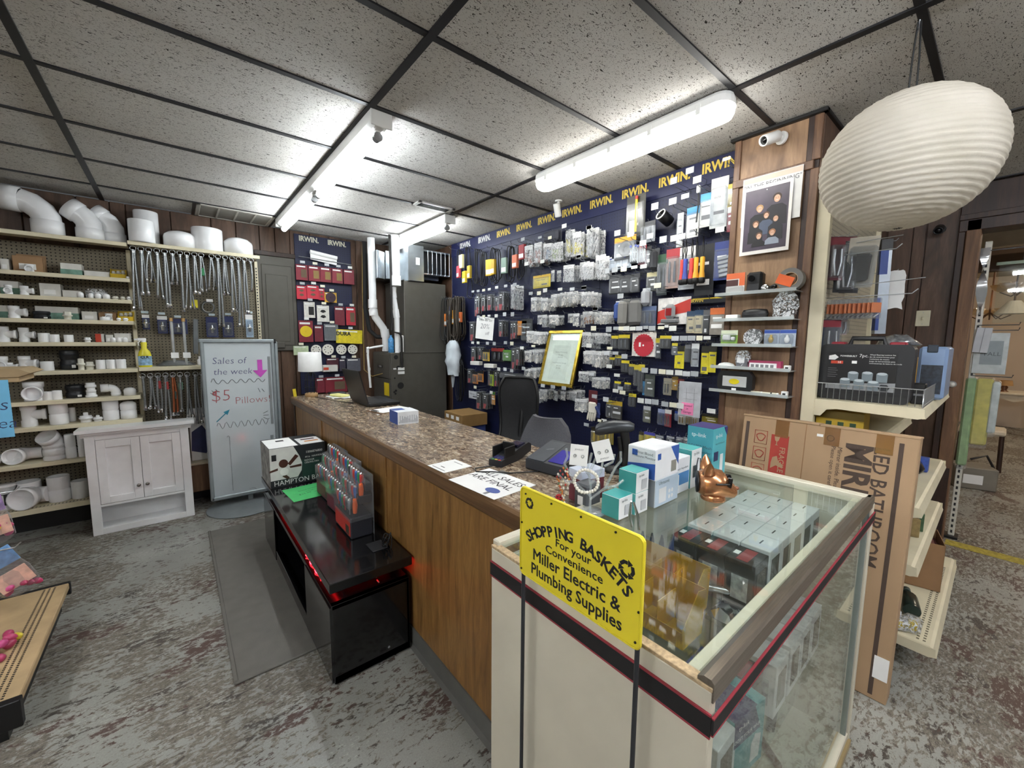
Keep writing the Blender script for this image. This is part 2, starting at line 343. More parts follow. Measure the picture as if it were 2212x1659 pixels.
# ---------------------------------------------------------------- more materials
def mk_laminate():
    t = NT('granite_laminate'); v = t.coord((1, 1, 1)); v2 = t.coord((1.6, .8, 1), (0, 0, .5))
    a = t.noise(v2, 26, 6, .7, 1.2); b = t.noise(v2, 9, 5, .6, .8); c_ = t.noise(v, 75, 4, .7, .5)
    c = t.ramp(a, [(.32, '#2e2622'), (.43, '#6b5747'), (.5, '#97816a'), (.57, '#bfae96'), (.68, '#d9cfbd')])
    c = t.mix(t.ramp(b, [(.42, (0, 0, 0, 1)), (.6, (.75, .75, .75, 1))]), c, t.ramp(c_, [(.4, '#4a3f3d'), (.6, '#8d7c69')]))
    c = t.mix(t.ramp(c_, [(.6, (0, 0, 0, 1)), (.66, (1, 1, 1, 1))]), c, srgb('#241f20'))
    t.col(c); t.b.inputs['Roughness'].default_value = .22; return t.m
LAM = mk_laminate()
OAK = wood('oak_panel', '#5f4020', '#8f6836', '#a87f48', .42, 1, (13, 13, 1.5), False); OAKT = wood('oak_edge', '#46301c', '#6f5235', '#8a6a47', .4, 1, (9, .7, 22), False)
GLOSSB = M('#0d0d0f', .12, var=.1, coat=.4); CARD = M('#a78a6a', .8, var=.06, vs=6, bump=.1, bs=25, stretch=(1, 1, .3)); CARDD = M('#8f6c49', .85, var=.08)
GLASS = clear('showcase_glass', '#f7fbf9', .12, .02, .01, '#cfe0d8'); FILM = clear('clear_plastic', '#f4f6f8', .1, .2, .08, '#dfe3e6'); BAGU = clear('crinkled_pouch', '#f6f7f8', .5, .12, .5, '#f2f3f4', 7); BAGF = clear('crinkled_bag', '#f2f4f6', .9, .08, .8, '#e6e8ea', 55)
PVC = M('#ecedee', .2, var=.02); PVCY = M('#d9d7cb', .35, var=.03); PVCB = M('#1b1d21', .4)
GALV = M('#b3babf', .25, .85, var=.14, vs=7); FURN = M('#57544d', .5, .2, var=.05); PAPER = M('#eeeeec', .75, var=.015)
INK = M('#1b1a1c', .6); RUBBER = M('#5f5e59', .6)
# ---------------------------------------------------------------- shelving along the back wall
def shelf_board(x0, x1, yb, yf, z, th=.03, perf=False):
    b = B().prism([(yf, z), (yf-.004, z-.004), (yf-.004, z-th), (yf+.004, z-th-.002), (yf+.008, z-.008), (yb, z-.008), (yb, z)], x0, x1, 'x', 0)
    return b
su = thing('shelving_unit', 'cream metal shelving with tan pegboard back holding white pipe fittings', 'shelving', (-.86, 4.8, 0))
def loc(o, p): o.location = (o.location[0]-p.location[0], o.location[1]-p.location[1], o.location[2]-p.location[2]); return o
def part(name, b, root, mats): return loc(obj(name, b, root, mats=mats), root)
part('back_panel', B().box(-1.47, -.252, 4.965, 4.985, .1, 2.31), su, [PEGTAN])
SH1 = [2.351, 2.060, 1.884, 1.710, 1.532, 1.310, 1.079, .878, .596]
for z in SH1: part('shelf', shelf_board(-1.47, -.256, 4.965, 4.70, z), su, [CREAM])
part('base_deck', shelf_board(-1.47, -.256, 4.965, 4.67, .25, .04), su, [CREAM])
PERF = BLACK
b = B()
for i in range(60):
    for j in (0, 1): b.box(-1.455+i*.02, -1.449+i*.02, 4.69+j*.02, 4.702+j*.02, .25, .2505)
part('perforations', b, su, [PERF])
part('kick_plate', B().box(-1.47, -.254, 4.93, 4.95, 0, .22), su, [BLACK])
for x in (-1.47, -.268): part('upright', B().rbox(x-.012, x+.016, 4.945, 4.97, 0, 2.33, .003), su, [CREAM])
for z in SH1[1:]: part('bracket', B().prism([(4.72, z-.012), (4.96, z-.012), (4.96, z-.07), (4.92, z-.06)], -.258, -.254, 'x'), su, [CREAM])
sv = thing('shelving_unit', 'tan pegboard bay with ring hooks full of hanging supply hoses', 'shelving', (.22, 4.8, 0))
part('back_panel', B().box(-.25, .69, 4.965, 4.985, .1, 2.34), sv, [PEGTAN])
part('shelf', shelf_board(-.25, .69, 4.965, 4.70, 2.371), sv, [CREAM]); part('shelf', shelf_board(-.25, .69, 4.965, 4.70, 1.318), sv, [CREAM])
ub = B().rbox(.672, .70, 4.93, 4.968, 0, 2.35, .003); part('upright', ub, sv, [CREAM])
b = B()
for i in range(70): b.box(.6715, .6725, 4.943, 4.955, .2+i*.03, .216+i*.03); b.box(.68, .69, 4.9295, 4.9302, .2+i*.03, .216+i*.03)
part('upright_slots', b, sv, [BLACK])
part('kick_plate', B().box(-.25, .69, 4.93, 4.95, 0, .16), sv, [BLACK])
dr = part('wooden_step', B().rbox(-.25, .69, 4.73, 4.96, .13, .39, .004), sv, [OLDW]); part('deck', B().rbox(-.25, .69, 4.71, 4.96, .39, .41, .003), sv, [M('#b9ab92', .6)])
dr.name = 'drawer_front'
# ---------------------------------------------------------------- white bathroom cabinet leaning on the shelves
wc = thing('bathroom_cabinet', 'white wooden wall cabinet with two panel doors and open shelf leaning on shelving', 'cabinet', (-.275, 4.49, 0), rot=(R(-1.6), 0, 0))
W2, D = .318, .17
obj('side_panel', B().rbox(-W2, -W2+.02, 0, D, 0, .80, .002), wc, mats=[WHITEP]); obj('side_panel', B().rbox(W2-.02, W2, 0, D, 0, .80, .002), wc, mats=[WHITEP])
obj('face_frame', B().rbox(-W2, -W2+.058, -.018, 0, 0, .80, .002).rbox(W2-.058, W2, -.018, 0, 0, .80, .002).rbox(-W2+.058, W2-.058, -.018, 0, 0, .05, .002).rbox(-W2+.058, W2-.058, -.018, 0, .765, .80, .002), wc, mats=[WHITEP])
obj('back_panel', B().box(-W2+.02, W2-.02, D-.008, D, 0, .80), wc, mats=[WHITEP]); obj('bottom_board', B().box(-W2+.02, W2-.02, 0, D-.008, .03, .048), wc, mats=[WHITEP]); obj('inner_shelf', B().box(-W2+.02, W2-.02, -.016, D-.008, .225, .243), wc, mats=[WHITEP])
obj('crown_moulding', B().prism([(0, .79), (-.018, .79), (-.022, .80), (-.034, .812), (-.034, .822), (-.046, .828), (-.046, .852), (.17, .852), (.17, .79)], -W2-.02, W2+.02, 'x').prism([(-W2-.045, .828), (W2+.045, .828), (W2+.045, .854), (-W2-.045, .854)], -.052, .18, 'y'), wc, mats=[WHITEP])
for s in (-1, 1):
    x0, x1 = sorted((s*.0015, s*(W2-.06)))
    d = obj('door', B().rbox(x0, x0+.055, -.02, -.001, .246, .763, .002).rbox(x1-.055, x1, -.02, -.001, .246, .763, .002).rbox(x0+.055, x1-.055, -.02, -.001, .246, .30, .002).rbox(x0+.055, x1-.055, -.02, -.001, .70, .763, .002).box(x0+.05, x1-.05, -.009, -.003, .29, .71), wc, mats=[WHITEP])
    k = obj('knob', B().lathe([(.006, 0), (.005, .012), (.013, .018), (.014, .024), (.008, .030), (.001, .031)], 12, X=Matrix.Translation((s*.027, -.02, .36)) @ Matrix.Rotation(PI/2, 4, 'X')), d, mats=[M('#8b8a86', .25, .9)])
# ---------------------------------------------------------------- whiteboard on a round foot
wbd = thing('whiteboard_stand', 'tall grey framed whiteboard on round floor base with handwritten pillow offer', 'whiteboard', (.42, 4.45, 0))
AL = M('#9aa3a6', .4, .3); BRD = M('#c9d2d6', .12, var=.03, vs=3)
obj('base', B().lathe([(.29, 0), (.30, .004), (.295, .010), (.05, .016)], 40), wbd, mats=[M('#7d8385', .45)])
obj('board', B().box(-.235, .30, .085, .105, .10, 1.53), wbd, mats=[BRD])
for x in (-.245, .30): obj('side_rail', B().rbox(x-.008, x+.022, .07, .12, .075, 1.545, .008), wbd, mats=[AL])
obj('top_rail', B().rbox(-.26, .325, .068, .12, 1.53, 1.565, .008), wbd, mats=[AL]); obj('bottom_rail', B().rbox(-.25, .32, .07, .12, .072, .11, .008), wbd, mats=[AL])
obj('support_post', B().rbox(.325, .355, .09, .13, .012, 1.545, .008), wbd, mats=[AL]); obj('rail_end_cap', B().rbox(.325, .34, .066, .122, 1.528, 1.567, .004), wbd, mats=[BLACK])
obj('rear_post', B().rbox(.04, .08, .105, .15, .01, .3, .004), wbd, mats=[AL])
PENB = M('#4c4d77', .6); PENR = M('#a8585c', .6); PENG = M('#4d5358', .6); PENT = M('#2f8fa8', .6)
def pen(pts, m, r=.0022, y=.0835): return obj('pen_mark', B().tube([(x, y, z) for x, z in pts], r, 4), wbd, mats=[m])
txt('Sales of', .085, PENB, wbd, (-.045, .0838, 1.365), bold=-.012, shear=.1); txt('the week', .08, PENB, wbd, (-.02, .0838, 1.265), bold=-.012, shear=.12)
txt('$5', .15, PENR, wbd, (-.125, .0838, 1.045), bold=-.02, shear=.05); txt('Pillows!', .095, PENR, wbd, (.125, .0838, .99), bold=-.02)
pen([(-.19+.42*i/40, 1.175+.018*math.sin(i*.95)*(1 if i > 2 else 2)) for i in range(41)], PENG); pen([(-.17+.42*i/40, .77+.03*math.sin(i*1.15)) for i in range(41)], PENG, .0016)
pen([(-.17, .81), (-.08, .90)], PENT, .004); obj('drawn_arrow_head', B().prism([(-.065, .915), (-.115, .895), (-.085, .865)], .0835, .085), wbd, mats=[PENT])
for a, b_ in (((-.2, 1.08), (-.18, 1.06)), ((-.19, 1.1), (-.165, 1.075)), ((-.16, 1.11), (-.145, 1.085)), ((.2, 1.09), (.22, 1.06)), ((.17, 1.1), (.185, 1.06)), ((.2, .85), (.24, .87)), ((.2, .83), (.245, .83)), ((.2, .81), (.235, .79))): pen([a, b_], PENG, .002)
pen([(-.1, .66), (-.09, .67), (-.08, .66), (-.08, .14)], M('#aab3b7', .5), .003); pen([(.05, .13), (.09, .13), (.12, .10)], M('#8a9296', .5), .002)
obj('paper_arrow', B().prism([(.175, 1.37), (.215, 1.37), (.215, 1.27), (.255, 1.27), (.195, 1.20), (.135, 1.27), (.175, 1.27)], .082, .0848), wbd, mats=[M('#c24fb8', .7)])
obj('magnet_strip', B().rbox(.262, .282, .078, .0848, .74, 1.40, .002), wbd, mats=[M('#8a9092', .4)]); obj('magnet_strip', B().rbox(.25, .275, .078, .0848, .40, .63, .002), wbd, mats=[AL])
# ---------------------------------------------------------------- counter
ct = thing('service_counter', 'long oak sales counter with speckled granite laminate top', 'counter', (1.13, 2.6, 0))
CTZ = 1.02
part('countertop', B().rbox(.845, 1.44, .865, 4.325, .982, CTZ, .003), ct, [LAM])
part('edge_trim', B().prism([(.845, 1.018), (.836, 1.018), (.826, 1.008), (.826, .958), (.833, .948), (.87, .948), (.87, .98), (.845, .98)], .865, 4.34), ct, [OAKT])
part('edge_trim', B().rbox(.826, 1.44, 4.325, 4.342, .95, CTZ, .004), ct, [OAKT])
ys = [.87, 2.13, 3.40, 4.325]
for i in range(3): part('front_panel', B().rbox(.856, .872, ys[i], ys[i+1]-.002, .0, .98, .002), ct, [OAK])
for y in (2.13, 3.40): part('batten', B().rbox(.848, .86, y-.018, y+.012, .1, .952, .003), ct, [OAK])
part('corner_post', B().rbox(.848, .89, 4.295, 4.332, 0, .952, .003), ct, [DTRIM]); part('end_panel', B().rbox(.87, 1.38, 4.305, 4.325, 0, .98, .002), ct, [OAK])
part('end_panel', B().rbox(.87, 1.38, .87, .89, 0, .98, .002), ct, [OAK]); part('inner_shelf', B().box(.872, 1.38, .89, 4.305, .5, .52), ct, [M('#6b5a45', .7)])
part('cove_base', B().prism([(.858, .105), (.850, .105), (.848, .02), (.836, 0), (.86, 0)], .865, 4.29), ct, [RUBBER])
# ---------------------------------------------------------------- black media console and the mat
mt = tag(obj('floor_mat', B().rbox(.115, .75, 2.11, 4.0, 0, .008, .003).rbox(.112, .130, 2.105, 4.005, 0, .012, .004).rbox(.112, .76, 2.1, 2.118, 0, .012, .004), mats=[M('#6f6c65', .85, var=.06, bump=.2, bs=300)]), 'long plain grey entrance mat lying along the black console', 'mat')
tv = thing('media_console', 'low glossy black media console with red LED strip under its top', 'console', (.65, 2.68, 0))
y0, y1 = 1.805, 3.56
part('bottom_board', B().rbox(.465, .83, y0, y1, .012, .05, .002), tv, [GLOSSB]); part('side_panel', B().rbox(.465, .832, y0, y0+.03, .012, .393, .002), tv, [GLOSSB]); part('side_panel', B().rbox(.465, .832, y1-.03, y1, .012, .393, .002), tv, [GLOSSB])
part('deck', B().rbox(.462, .832, y0, y1, .372, .393, .002), tv, [GLOSSB]); part('back_panel', B().box(.82, .832, y0, y1, .012, .39), tv, [GLOSSB])
for a, c in ((y0+.002, y0+.46), (y1-.42, y1-.002)): part('drawer_front', B().rbox(.455, .467, a, c, .02, .385, .002), tv, [GLOSSB])
part('divider', B().box(.47, .83, 2.26, 2.28, .05, .372), tv, [GLOSSB]); part('divider', B().box(.47, .83, 3.12, 3.14, .05, .372), tv, [GLOSSB])
part('lower_rail', B().rbox(.458, .475, 2.27, 3.14, .012, .09, .002), tv, [GLOSSB])
part('riser', B().box(.56, .80, y0+.16, y1-.1, .393, .468), tv, [M('#23070a', .5)])
part('top', B().rbox(.452, .84, y0-.025, y1+.02, .466, .512, .003), tv, [GLOSSB])
LEDM = emit('led_red', '#ff1420', 9); part('led_strip', B().tube([(.485+.006*math.sin(i*1.3), 2.06+i*.021, .400+.004*math.sin(i*2)) for i in range(14)], .0035, 5), tv, [LEDM])
part('led_glow_strip', B().box(.552, .558, y0+.16, y1-.12, .40, .412).box(.57, .79, y0+.152, y0+.158, .40, .412), tv, [emit('led_dim', '#ff1018', 9)])
part('power_socket', B().rbox(.70, .78, 1.93, 2.03, .512, .517, .002), tv, [M('#1f1f22', .5)])
for k in range(5): part('cable', B().tube([(.76+.02*math.sin(a+k)+.02, 1.98-.02*k*.3+.012*math.cos(a*2+k)-.03*(1-math.cos(a))*.5, .521+.055*(1-math.cos(a))*.5*(1+.1*k)-(.09*max(0, math.sin(a-.8))*k/4)) for a in [PI*2*j/14 for j in range(15)]], .0028, 4), tv, [BLACK])
for y, x in ((1.804, .72), ): part('screw_cap', B().cyl((x, y, .07), (x, y-.001, .07), .006, 10).cyl((x-.05, y, .44), (x-.05, y-.024, .44), .003, 8), tv, [STEEL])
# ---------------------------------------------------------------- furnace with ducts and pipes in the corner
fu = thing('furnace', 'dark grey upright furnace cabinet in the corner with silver duct on top', 'furnace', (2.25, 4.7, 0))
part('burner_cabinet', B().rbox(1.88, 2.6, 4.43, 4.97, 0, 1.42, .006), fu, [FURN]); part('coil_cabinet', B().rbox(2.055, 2.6, 4.43, 4.97, 1.42, 2.24, .006), fu, [FURN])
dp = part('front_door', B().rbox(1.872, 1.882, 4.45, 4.95, 1.12, 1.40, .004), fu, [FURN]); part('front_door', B().rbox(1.872, 1.882, 4.45, 4.95, .2, 1.11, .004), fu, [FURN])
part('seam_strip', B().rbox(1.985, 2.6, 4.424, 4.432, 1.415, 1.43, .002), fu, [FURN]); part('seam_strip', B().rbox(2.046, 2.06, 4.424, 4.97, 2.235, 2.25, .002), fu, [FURN])
b = part('badge', B().rbox(1.868, 1.873, 4.66, 4.80, 1.235, 1.27, .002), fu, [BLACK]); txt('YORK', .032, WHITE, fu, (1.867-2.25, 4.72-4.7, 1.2525), (PI/2, 0, -PI/2))
part('warning_label', B().box(1.869, 1.8725, 4.48, 4.62, .92, 1.07), fu, [M('#e0c321', .6)])
for x, z, r in ((1.99, 1.04, .038), (1.94, 1.37, .025), (1.965, 1.25, .022), (1.93, .985, .014), (1.925, .95, .012), (1.92, 1.13, .01), (1.91, .97, .011)): part('knockout', B().cyl((x, 4.4275, z), (x, 4.43, z), r, 16), fu, [M('#101010', .7)])
for z in (1.19, 1.235): part('data_label', B().box(1.96, 2.04, 4.4265, 4.429, z-.016, z+.016), fu, [PAPER])
part('data_label', B().box(1.905, 1.94, 4.4265, 4.429, 1.23, 1.245), fu, [PAPER])
part('plenum', B().rbox(2.11, 2.3, 4.41, 4.97, 2.245, 2.65, .003).rbox(2.3, 2.6, 4.60, 4.97, 2.3, 2.65, .003).box(2.098, 2.112, 4.40, 4.412, 2.24, 2.66), fu, [GALV])
part('duct_grille', B().rbox(2.3, 2.66, 4.43, 4.5, 2.335, 2.355, .003).rbox(2.3, 2.66, 4.43, 4.5, 2.60, 2.62, .003), fu, [GALV])
for i in range(7): part('grille_bar', B().rbox(2.3+i*.058, 2.306+i*.058, 4.42, 4.432, 2.34, 2.615, .001), fu, [GALV])
part('grille_box', B().box(2.3, 2.66, 4.50, 4.60, 2.34, 2.61), fu, [BLACK]); part('duct_label', B().box(2.2, 2.245, 4.4065, 4.4085, 2.43, 2.51), fu, [PAPER])
sd = part('side_duct', B().rbox(1.96, 2.11, 4.70, 4.96, 2.28, 2.60, .003), fu, [GALV])
for i in range(5): part('duct_fold', B().rbox(1.83+i*.026, 1.852+i*.026, 4.64+.02*i, 4.96, 2.27+.002*i, 2.585, .004), fu, [GALV])
def pipe(name, pts, r, hubs, label, cat='pipe', m=PVC):
    t = thing(name, label, cat, pts[0]); o = Vector(pts[0])
    obj('run', B().tube([Vector(p)-o for p in pts], r, 14), t, mats=[m])
    for a, c in hubs: obj('hub', B().cyl(Vector(a)-o, Vector(c)-o, r*1.2, 14), t, mats=[m])
    return t
pipe('vent_pipe', [(1.80, 4.72, 2.72), (1.80, 4.72, 1.90), (1.825, 4.72, 1.83), (1.92, 4.72, 1.70), (1.944, 4.72, 1.63), (1.944, 4.72, 1.43)], .042, [((1.80, 4.72, 2.03), (1.80, 4.72, 1.93)), ((1.93, 4.72, 1.69), (1.944, 4.72, 1.6)), ((1.80, 4.72, 1.92), (1.81, 4.72, 1.85))], 'white vent pipe with an offset bend beside the back wall pegboard')
pipe('vent_pipe', [(1.957, 4.42, 2.72), (1.957, 4.42, 2.19)], .046, [((1.957, 4.42, 2.28), (1.957, 4.42, 2.17))], 'short thick white pipe coming down from the ceiling before the furnace')
pipe('vent_pipe', [(1.948, 4.46, 2.16), (1.94, 4.46, 2.07), (1.965, 4.46, 1.90), (1.975, 4.46, 1.84), (1.975, 4.46, 1.42)], .03, [((1.938, 4.46, 2.10), (1.944, 4.46, 2.04)), ((1.962, 4.46, 1.91), (1.974, 4.46, 1.82))], 'thin white jointed pipe running down into the furnace cabinet')
pipe('drain_pipe', [(1.86, 4.60, 1.44), (1.86, 4.60, 1.50), (1.69, 4.60, 1.47), (1.68, 4.60, 1.40), (1.70, 4.60, 1.02)], .013, [((1.695, 4.6, 1.475), (1.67, 4.6, 1.465)), ((1.68, 4.6, 1.46), (1.68, 4.6, 1.42)), ((1.69, 4.6, 1.22), (1.69, 4.6, 1.25))], 'narrow white drain pipe with elbows beside the furnace')
pipe('gas_pipe', [(1.90, 4.44, 2.72), (1.90, 4.42, 2.3), (1.895, 4.42, 1.66), (1.99, 4.41, 1.64), (2.0, 4.405, 1.58), (2.0, 4.40, 1.25)], .013, [((2.0, 4.40, 1.30), (2.0, 4.40, 1.36)), ((1.895, 4.42, 1.75), (1.895, 4.42, 1.67)), ((1.985, 4.41, 1.645), (2.0, 4.41, 1.62))], 'thin dark iron gas pipe running down to the furnace', m=M('#2c2a29', .5, .4))
pipe('refrigerant_line', [(1.775, 4.86, 2.70), (1.77, 4.86, 2.2), (1.76, 4.86, 1.95), (1.80, 4.85, 1.68), (1.87, 4.8, 1.6), (1.97, 4.78, 1.6)], .026, [], 'black foam wrapped line curving behind the white vent pipe', m=M('#1b1b1c', .8))
tag(obj('electric_cable', B().tube([(1.79, 4.97, 2.71), (1.775, 4.97, 2.2), (1.77, 4.97, 1.7), (1.765, 4.97, 1.2), (1.80, 4.8, 1.13), (1.87, 4.66, 1.17)], .005, 5), mats=[M('#b59a55', .6)]), 'thin yellowish electric cable running down the wall beside the furnace', 'cable')
tag(obj('spray_can', B().lathe([(.03, 0), (.033, .004), (.033, .15), (.02, .17), (.012, .18), (.012, .2)], 14), loc=(1.925, 4.52, 1.42), mats=[M('#4a8ec4', .3, var=.3, vs=40)]), 'blue spray can standing on the furnace cabinet', 'can')
tag(obj('paper_bag', B().rbox(-.03, .03, -.02, .02, 0, .2, .01), loc=(2.02, 4.46, 1.42), mats=[PAPER]), 'narrow white paper packet standing on the furnace cabinet', 'packet')
# access door on the back wall
ad = struct(obj('door_1', B().rbox(.69, 1.055, 4.975, 5.0, 1.44, 2.43, .006), mats=[FURN]))
obj('door_panel', B().rbox(.735, 1.02, 4.968, 4.978, 1.50, 2.34, .012), ad, mats=[FURN]); obj('door_panel', B().rbox(.768, .975, 4.962, 4.970, 1.54, 2.24, .008), ad, mats=[FURN]); obj('door_frame', B().rbox(.68, 1.062, 4.97, 4.99, 2.43, 2.475, .003), ad, mats=[DTRIM])
obj('latch', B().rbox(.84, .92, 4.955, 4.97, 1.47, 1.54, .006), ad, mats=[FURN])
# ---------------------------------------------------------------- glass showcase at the end of the counter
sc = thing('glass_showcase', 'cream showcase with glass top and front at the end of the counter', 'showcase', (1.23, .53, 0))
CRM = M('#cfc8b4', .5, var=.05, vs=4); PART = M('#b79f7c', .85, var=.2, vs=120); BRZ = M('#7d7468', .3, .7, var=.1, stretch=(1, 20, 20)); GOLD = M('#b6a27a', .35, .6)
part('end_panel', B().rbox(.62, .64, .248, .83, 0, 1.026, .002), sc, [CRM]); part('end_panel_edge', B().rbox(.6195, .6405, .247, .831, 1.026, 1.034, .001), sc, [PART])
part('far_end_panel', B().rbox(1.83, 1.845, .27, .83, .1, 1.02, .002), sc, [CRM]); part('plinth', B().rbox(.64, 1.84, .28, .80, 0, .10, .003), sc, [CRM])
part('floor_board', B().box(.64, 1.83, .27, .82, .10, .12), sc, [CRM]); part('rear_door', B().rbox(.64, 1.23, .80, .812, .12, 1.0, .002), sc, [CRM]); part('rear_door', B().rbox(1.23, 1.83, .814, .826, .12, 1.0, .002), sc, [CRM])
part('top_glass', B().box(.64, 1.845, .262, .83, 1.030, 1.036), sc, [GLASS]); part('front_glass', B().box(.645, 1.82, .258, .263, .13, 1.02), sc, [GLASS])
part('glass_shelf', B().box(.645, 1.825, .34, .79, .80, .806), sc, [GLASS])
part('glass_shelf', B().box(.645, 1.825, .31, .79, .50, .506), sc, [GLASS])
part('top_rail', B().prism([(.245, 1.008), (.272, 1.008), (.272, 1.040), (.262, 1.046), (.250, 1.046), (.245, 1.040)], .622, 1.86, 'x'), sc, [BRZ])
part('inner_rail', B().rbox(.64, 1.84, .278, .300, 1.022, 1.030, .002), sc, [CRM]); part('rear_rail', B().rbox(.63, 1.86, .812, .838, 1.02, 1.045, .003), sc, [CRM]); part('far_rail', B().rbox(1.825, 1.862, .25, .84, 1.012, 1.046, .003), sc, [CRM])
part('corner_post', B().rbox(1.838, 1.866, .244, .278, .08, 1.02, .003), sc, [CRM]); part('glass_channel', B().rbox(1.815, 1.83, .250, .268, .12, 1.01, .002), sc, [M('#8d948f', .3, .4)])
part('bottom_rail', B().rbox(.64, 1.85, .246, .27, .09, .135, .003), sc, [CRM]); part('bottom_strip', B().rbox(.64, 1.85, .236, .248, .085, .11, .002), sc, [GOLD])
tp = part('tape_band', B().rbox(.6165, .62, .245, .831, .951, .988, .0005).rbox(.618, 1.868, .2405, .2445, .957, .985, .0005), sc, [M('#161516', .6)])
part('tape_edge', B().rbox(.6162, .62, .245, .831, .948, .952, .0003).rbox(.6162, .62, .245, .831, .987, .991, .0003).rbox(.618, 1.868, .2402, .2445, .9545, .958, .0003).rbox(.618, 1.868, .2402, .2445, .984, .987, .0003), sc, [M('#8f2a35', .6)])
# yellow sign on two rods
sg = thing('basket_sign', 'yellow shopping baskets sign on two dark rods before the showcase', 'sign', (.585, .51, 0))
YEL = M('#e6d32f', .4, var=.03, vs=6); ROD = M('#3c3e42', .4, .5)
def P2(y, z): return (y, z)
def rrect(y0, y1, z0, z1, r, n=4):
    p = []
    for cy, cz, a0 in ((y1-r, z1-r, 0), (y0+r, z1-r, PI/2), (y0+r, z0+r, PI), (y1-r, z0+r, 1.5*PI)):
        for k in range(n+1): a = a0+PI/2*k/n; p.append((cy+r*math.cos(a), cz+r*math.sin(a)))
    return p
obj('sign_panel', B().prism(rrect(-.158, .158, 1.048, 1.255, .012), -.004, 0, 'x'), sg, mats=[YEL]); obj('sign_rim', B().tube([(-.0045, y, z) for y, z in rrect(-.156, .156, 1.05, 1.253, .012)], .002, 5, closed=True), sg, mats=[YEL])
for y in (-.148, .153):
    obj('rod', B().cyl((.003, y, .0), (.003, y, 1.24), .0045, 8), sg, mats=[ROD])
obj('foot', B().rbox(-.10, .012, -.17, .17, 0, .012, .004), sg, mats=[ROD])
for y, z in ((.14, 1.24), (.06, 1.243), (-.02, 1.243), (-.10, 1.243), (.152, 1.17), (-.152, 1.12), (.152, 1.06), (-.148, 1.062)): obj('screw', B().cyl((-.006, y, z), (-.003, y, z), .0022, 8), sg, mats=[BLACK])
SR = (PI/2, 0, -PI/2)
# arched top line: one letter each along an arc, like the printed sign
line = 'SHOPPING BASKETS'; cx_, cz_, rad = .0, .985, .205
for i, ch in enumerate(line):
    if ch == ' ': continue
    a = R(38.5-77*i/(len(line)-1)); o = txt(ch, .030+.003*abs(i-7)/8, INK, sg, (-.0046, rad*math.sin(a)*1.0, cz_+rad*math.cos(a)), (PI/2, 0, -PI/2), bev=.03)
    o.rotation_euler = (Matrix.Rotation(-PI/2, 4, 'Z') @ Matrix.Rotation(PI/2, 4, 'X') @ Matrix.Rotation(a, 4, 'Z')).to_euler()
txt('For your', .024, INK, sg, (-.0046, 0, 1.164), SR, bev=.012, sx=1.1); txt('Convenience', .025, INK, sg, (-.0046, 0, 1.140), SR, bev=.012, sx=1.15)
txt('Miller Electric &', .036, INK, sg, (-.0046, .0, 1.110), SR, bev=.016, sx=.98); txt('Plumbing Supplies', .036, INK, sg, (-.0046, .0, 1.076), SR, bev=.016, sx=.93)
def recycle(y, z, s):
    b = B()
    for k in range(3):
        a = 2*PI*k/3+PI/2
        def q(u, v): return (y+s*(u*math.cos(a)-v*math.sin(a)), z+s*(u*math.sin(a)+v*math.cos(a)))
        b.prism([q(.95, -.45), q(.95, .1), q(.55, .1), q(.55, -.25)], -.0046, -.0036, 'x'); b.prism([q(.3, .15), q(1.15, .15), q(.75, .75)], -.0046, -.0036, 'x'); b.prism([q(.95, -.45), q(.55, -.25), q(.15, -.75), q(.5, -.95)], -.0046, -.0036, 'x')
    obj('recycling_mark', b, sg, mats=[INK])
recycle(.128, 1.222, .012); recycle(-.125, 1.185, .016)
# ---------------------------------------------------------------- end shelves beyond the column
gs = thing('end_shelving', 'cream gondola shelving beyond the wooden column with deep bracketed shelves', 'shelving', (3.1, .62, 0))
PEGC = mk_peg('cream_pegboard', '#b9b09a', '#4d483d', axes=(0, 2))
part('back_panel', B().box(2.6, 3.78, .636, .65, .08, 2.5), gs, [PEGC]); part('end_upright', B().rbox(2.566, 2.60, .612, .672, 0, 2.5, .003), gs, [CREAM]); part('far_upright', B().rbox(3.77, 3.80, .612, .672, 0, 2.5, .003), gs, [CREAM])
def deck(z, yf, m=CREAM):
    s = part('shelf', B().prism([(yf, z), (yf-.012, z-.006), (yf-.026, z-.045), (yf-.014, z-.047), (yf, z-.012), (.635, z-.012), (.635, z)], 2.575, 3.78, 'x'), gs, [m])
    for x in (2.574, 3.778): part('bracket', B().prism([(yf-.02, z-.002), (.63, z-.002), (.63, z-.085), (.585, z-.085), (.56, z-.05), (.52, z-.042), (yf, z-.05), (yf-.022, z-.042)], x-.004, x, 'x'), gs, [m])
    return s
for z, yf in ((1.285, .225), (.83, .20), (.55, .19), (.20, .10)): deck(z, yf)
wbk = B()
for i in range(25): wbk.cyl((2.6+i*.022, .215, 1.285), (2.6+i*.022, .215, 1.37), .0018, 5)
wbk.tube([(2.585, .215, 1.29), (2.585, .215, 1.37), (3.14, .215, 1.37), (3.14, .215, 1.29)], .0028, 6).tube([(2.585, .215, 1.295), (3.14, .215, 1.295)], .0022, 6)
for i in range(16): wbk.cyl((2.585, .215+i*.025, 1.29), (2.585, .215+i*.025, 1.37), .0016, 5)
wbk.tube([(2.585, .215, 1.37), (2.585, .615, 1.37)], .0026, 6)
part('wire_fence', wbk, gs, [STEEL])
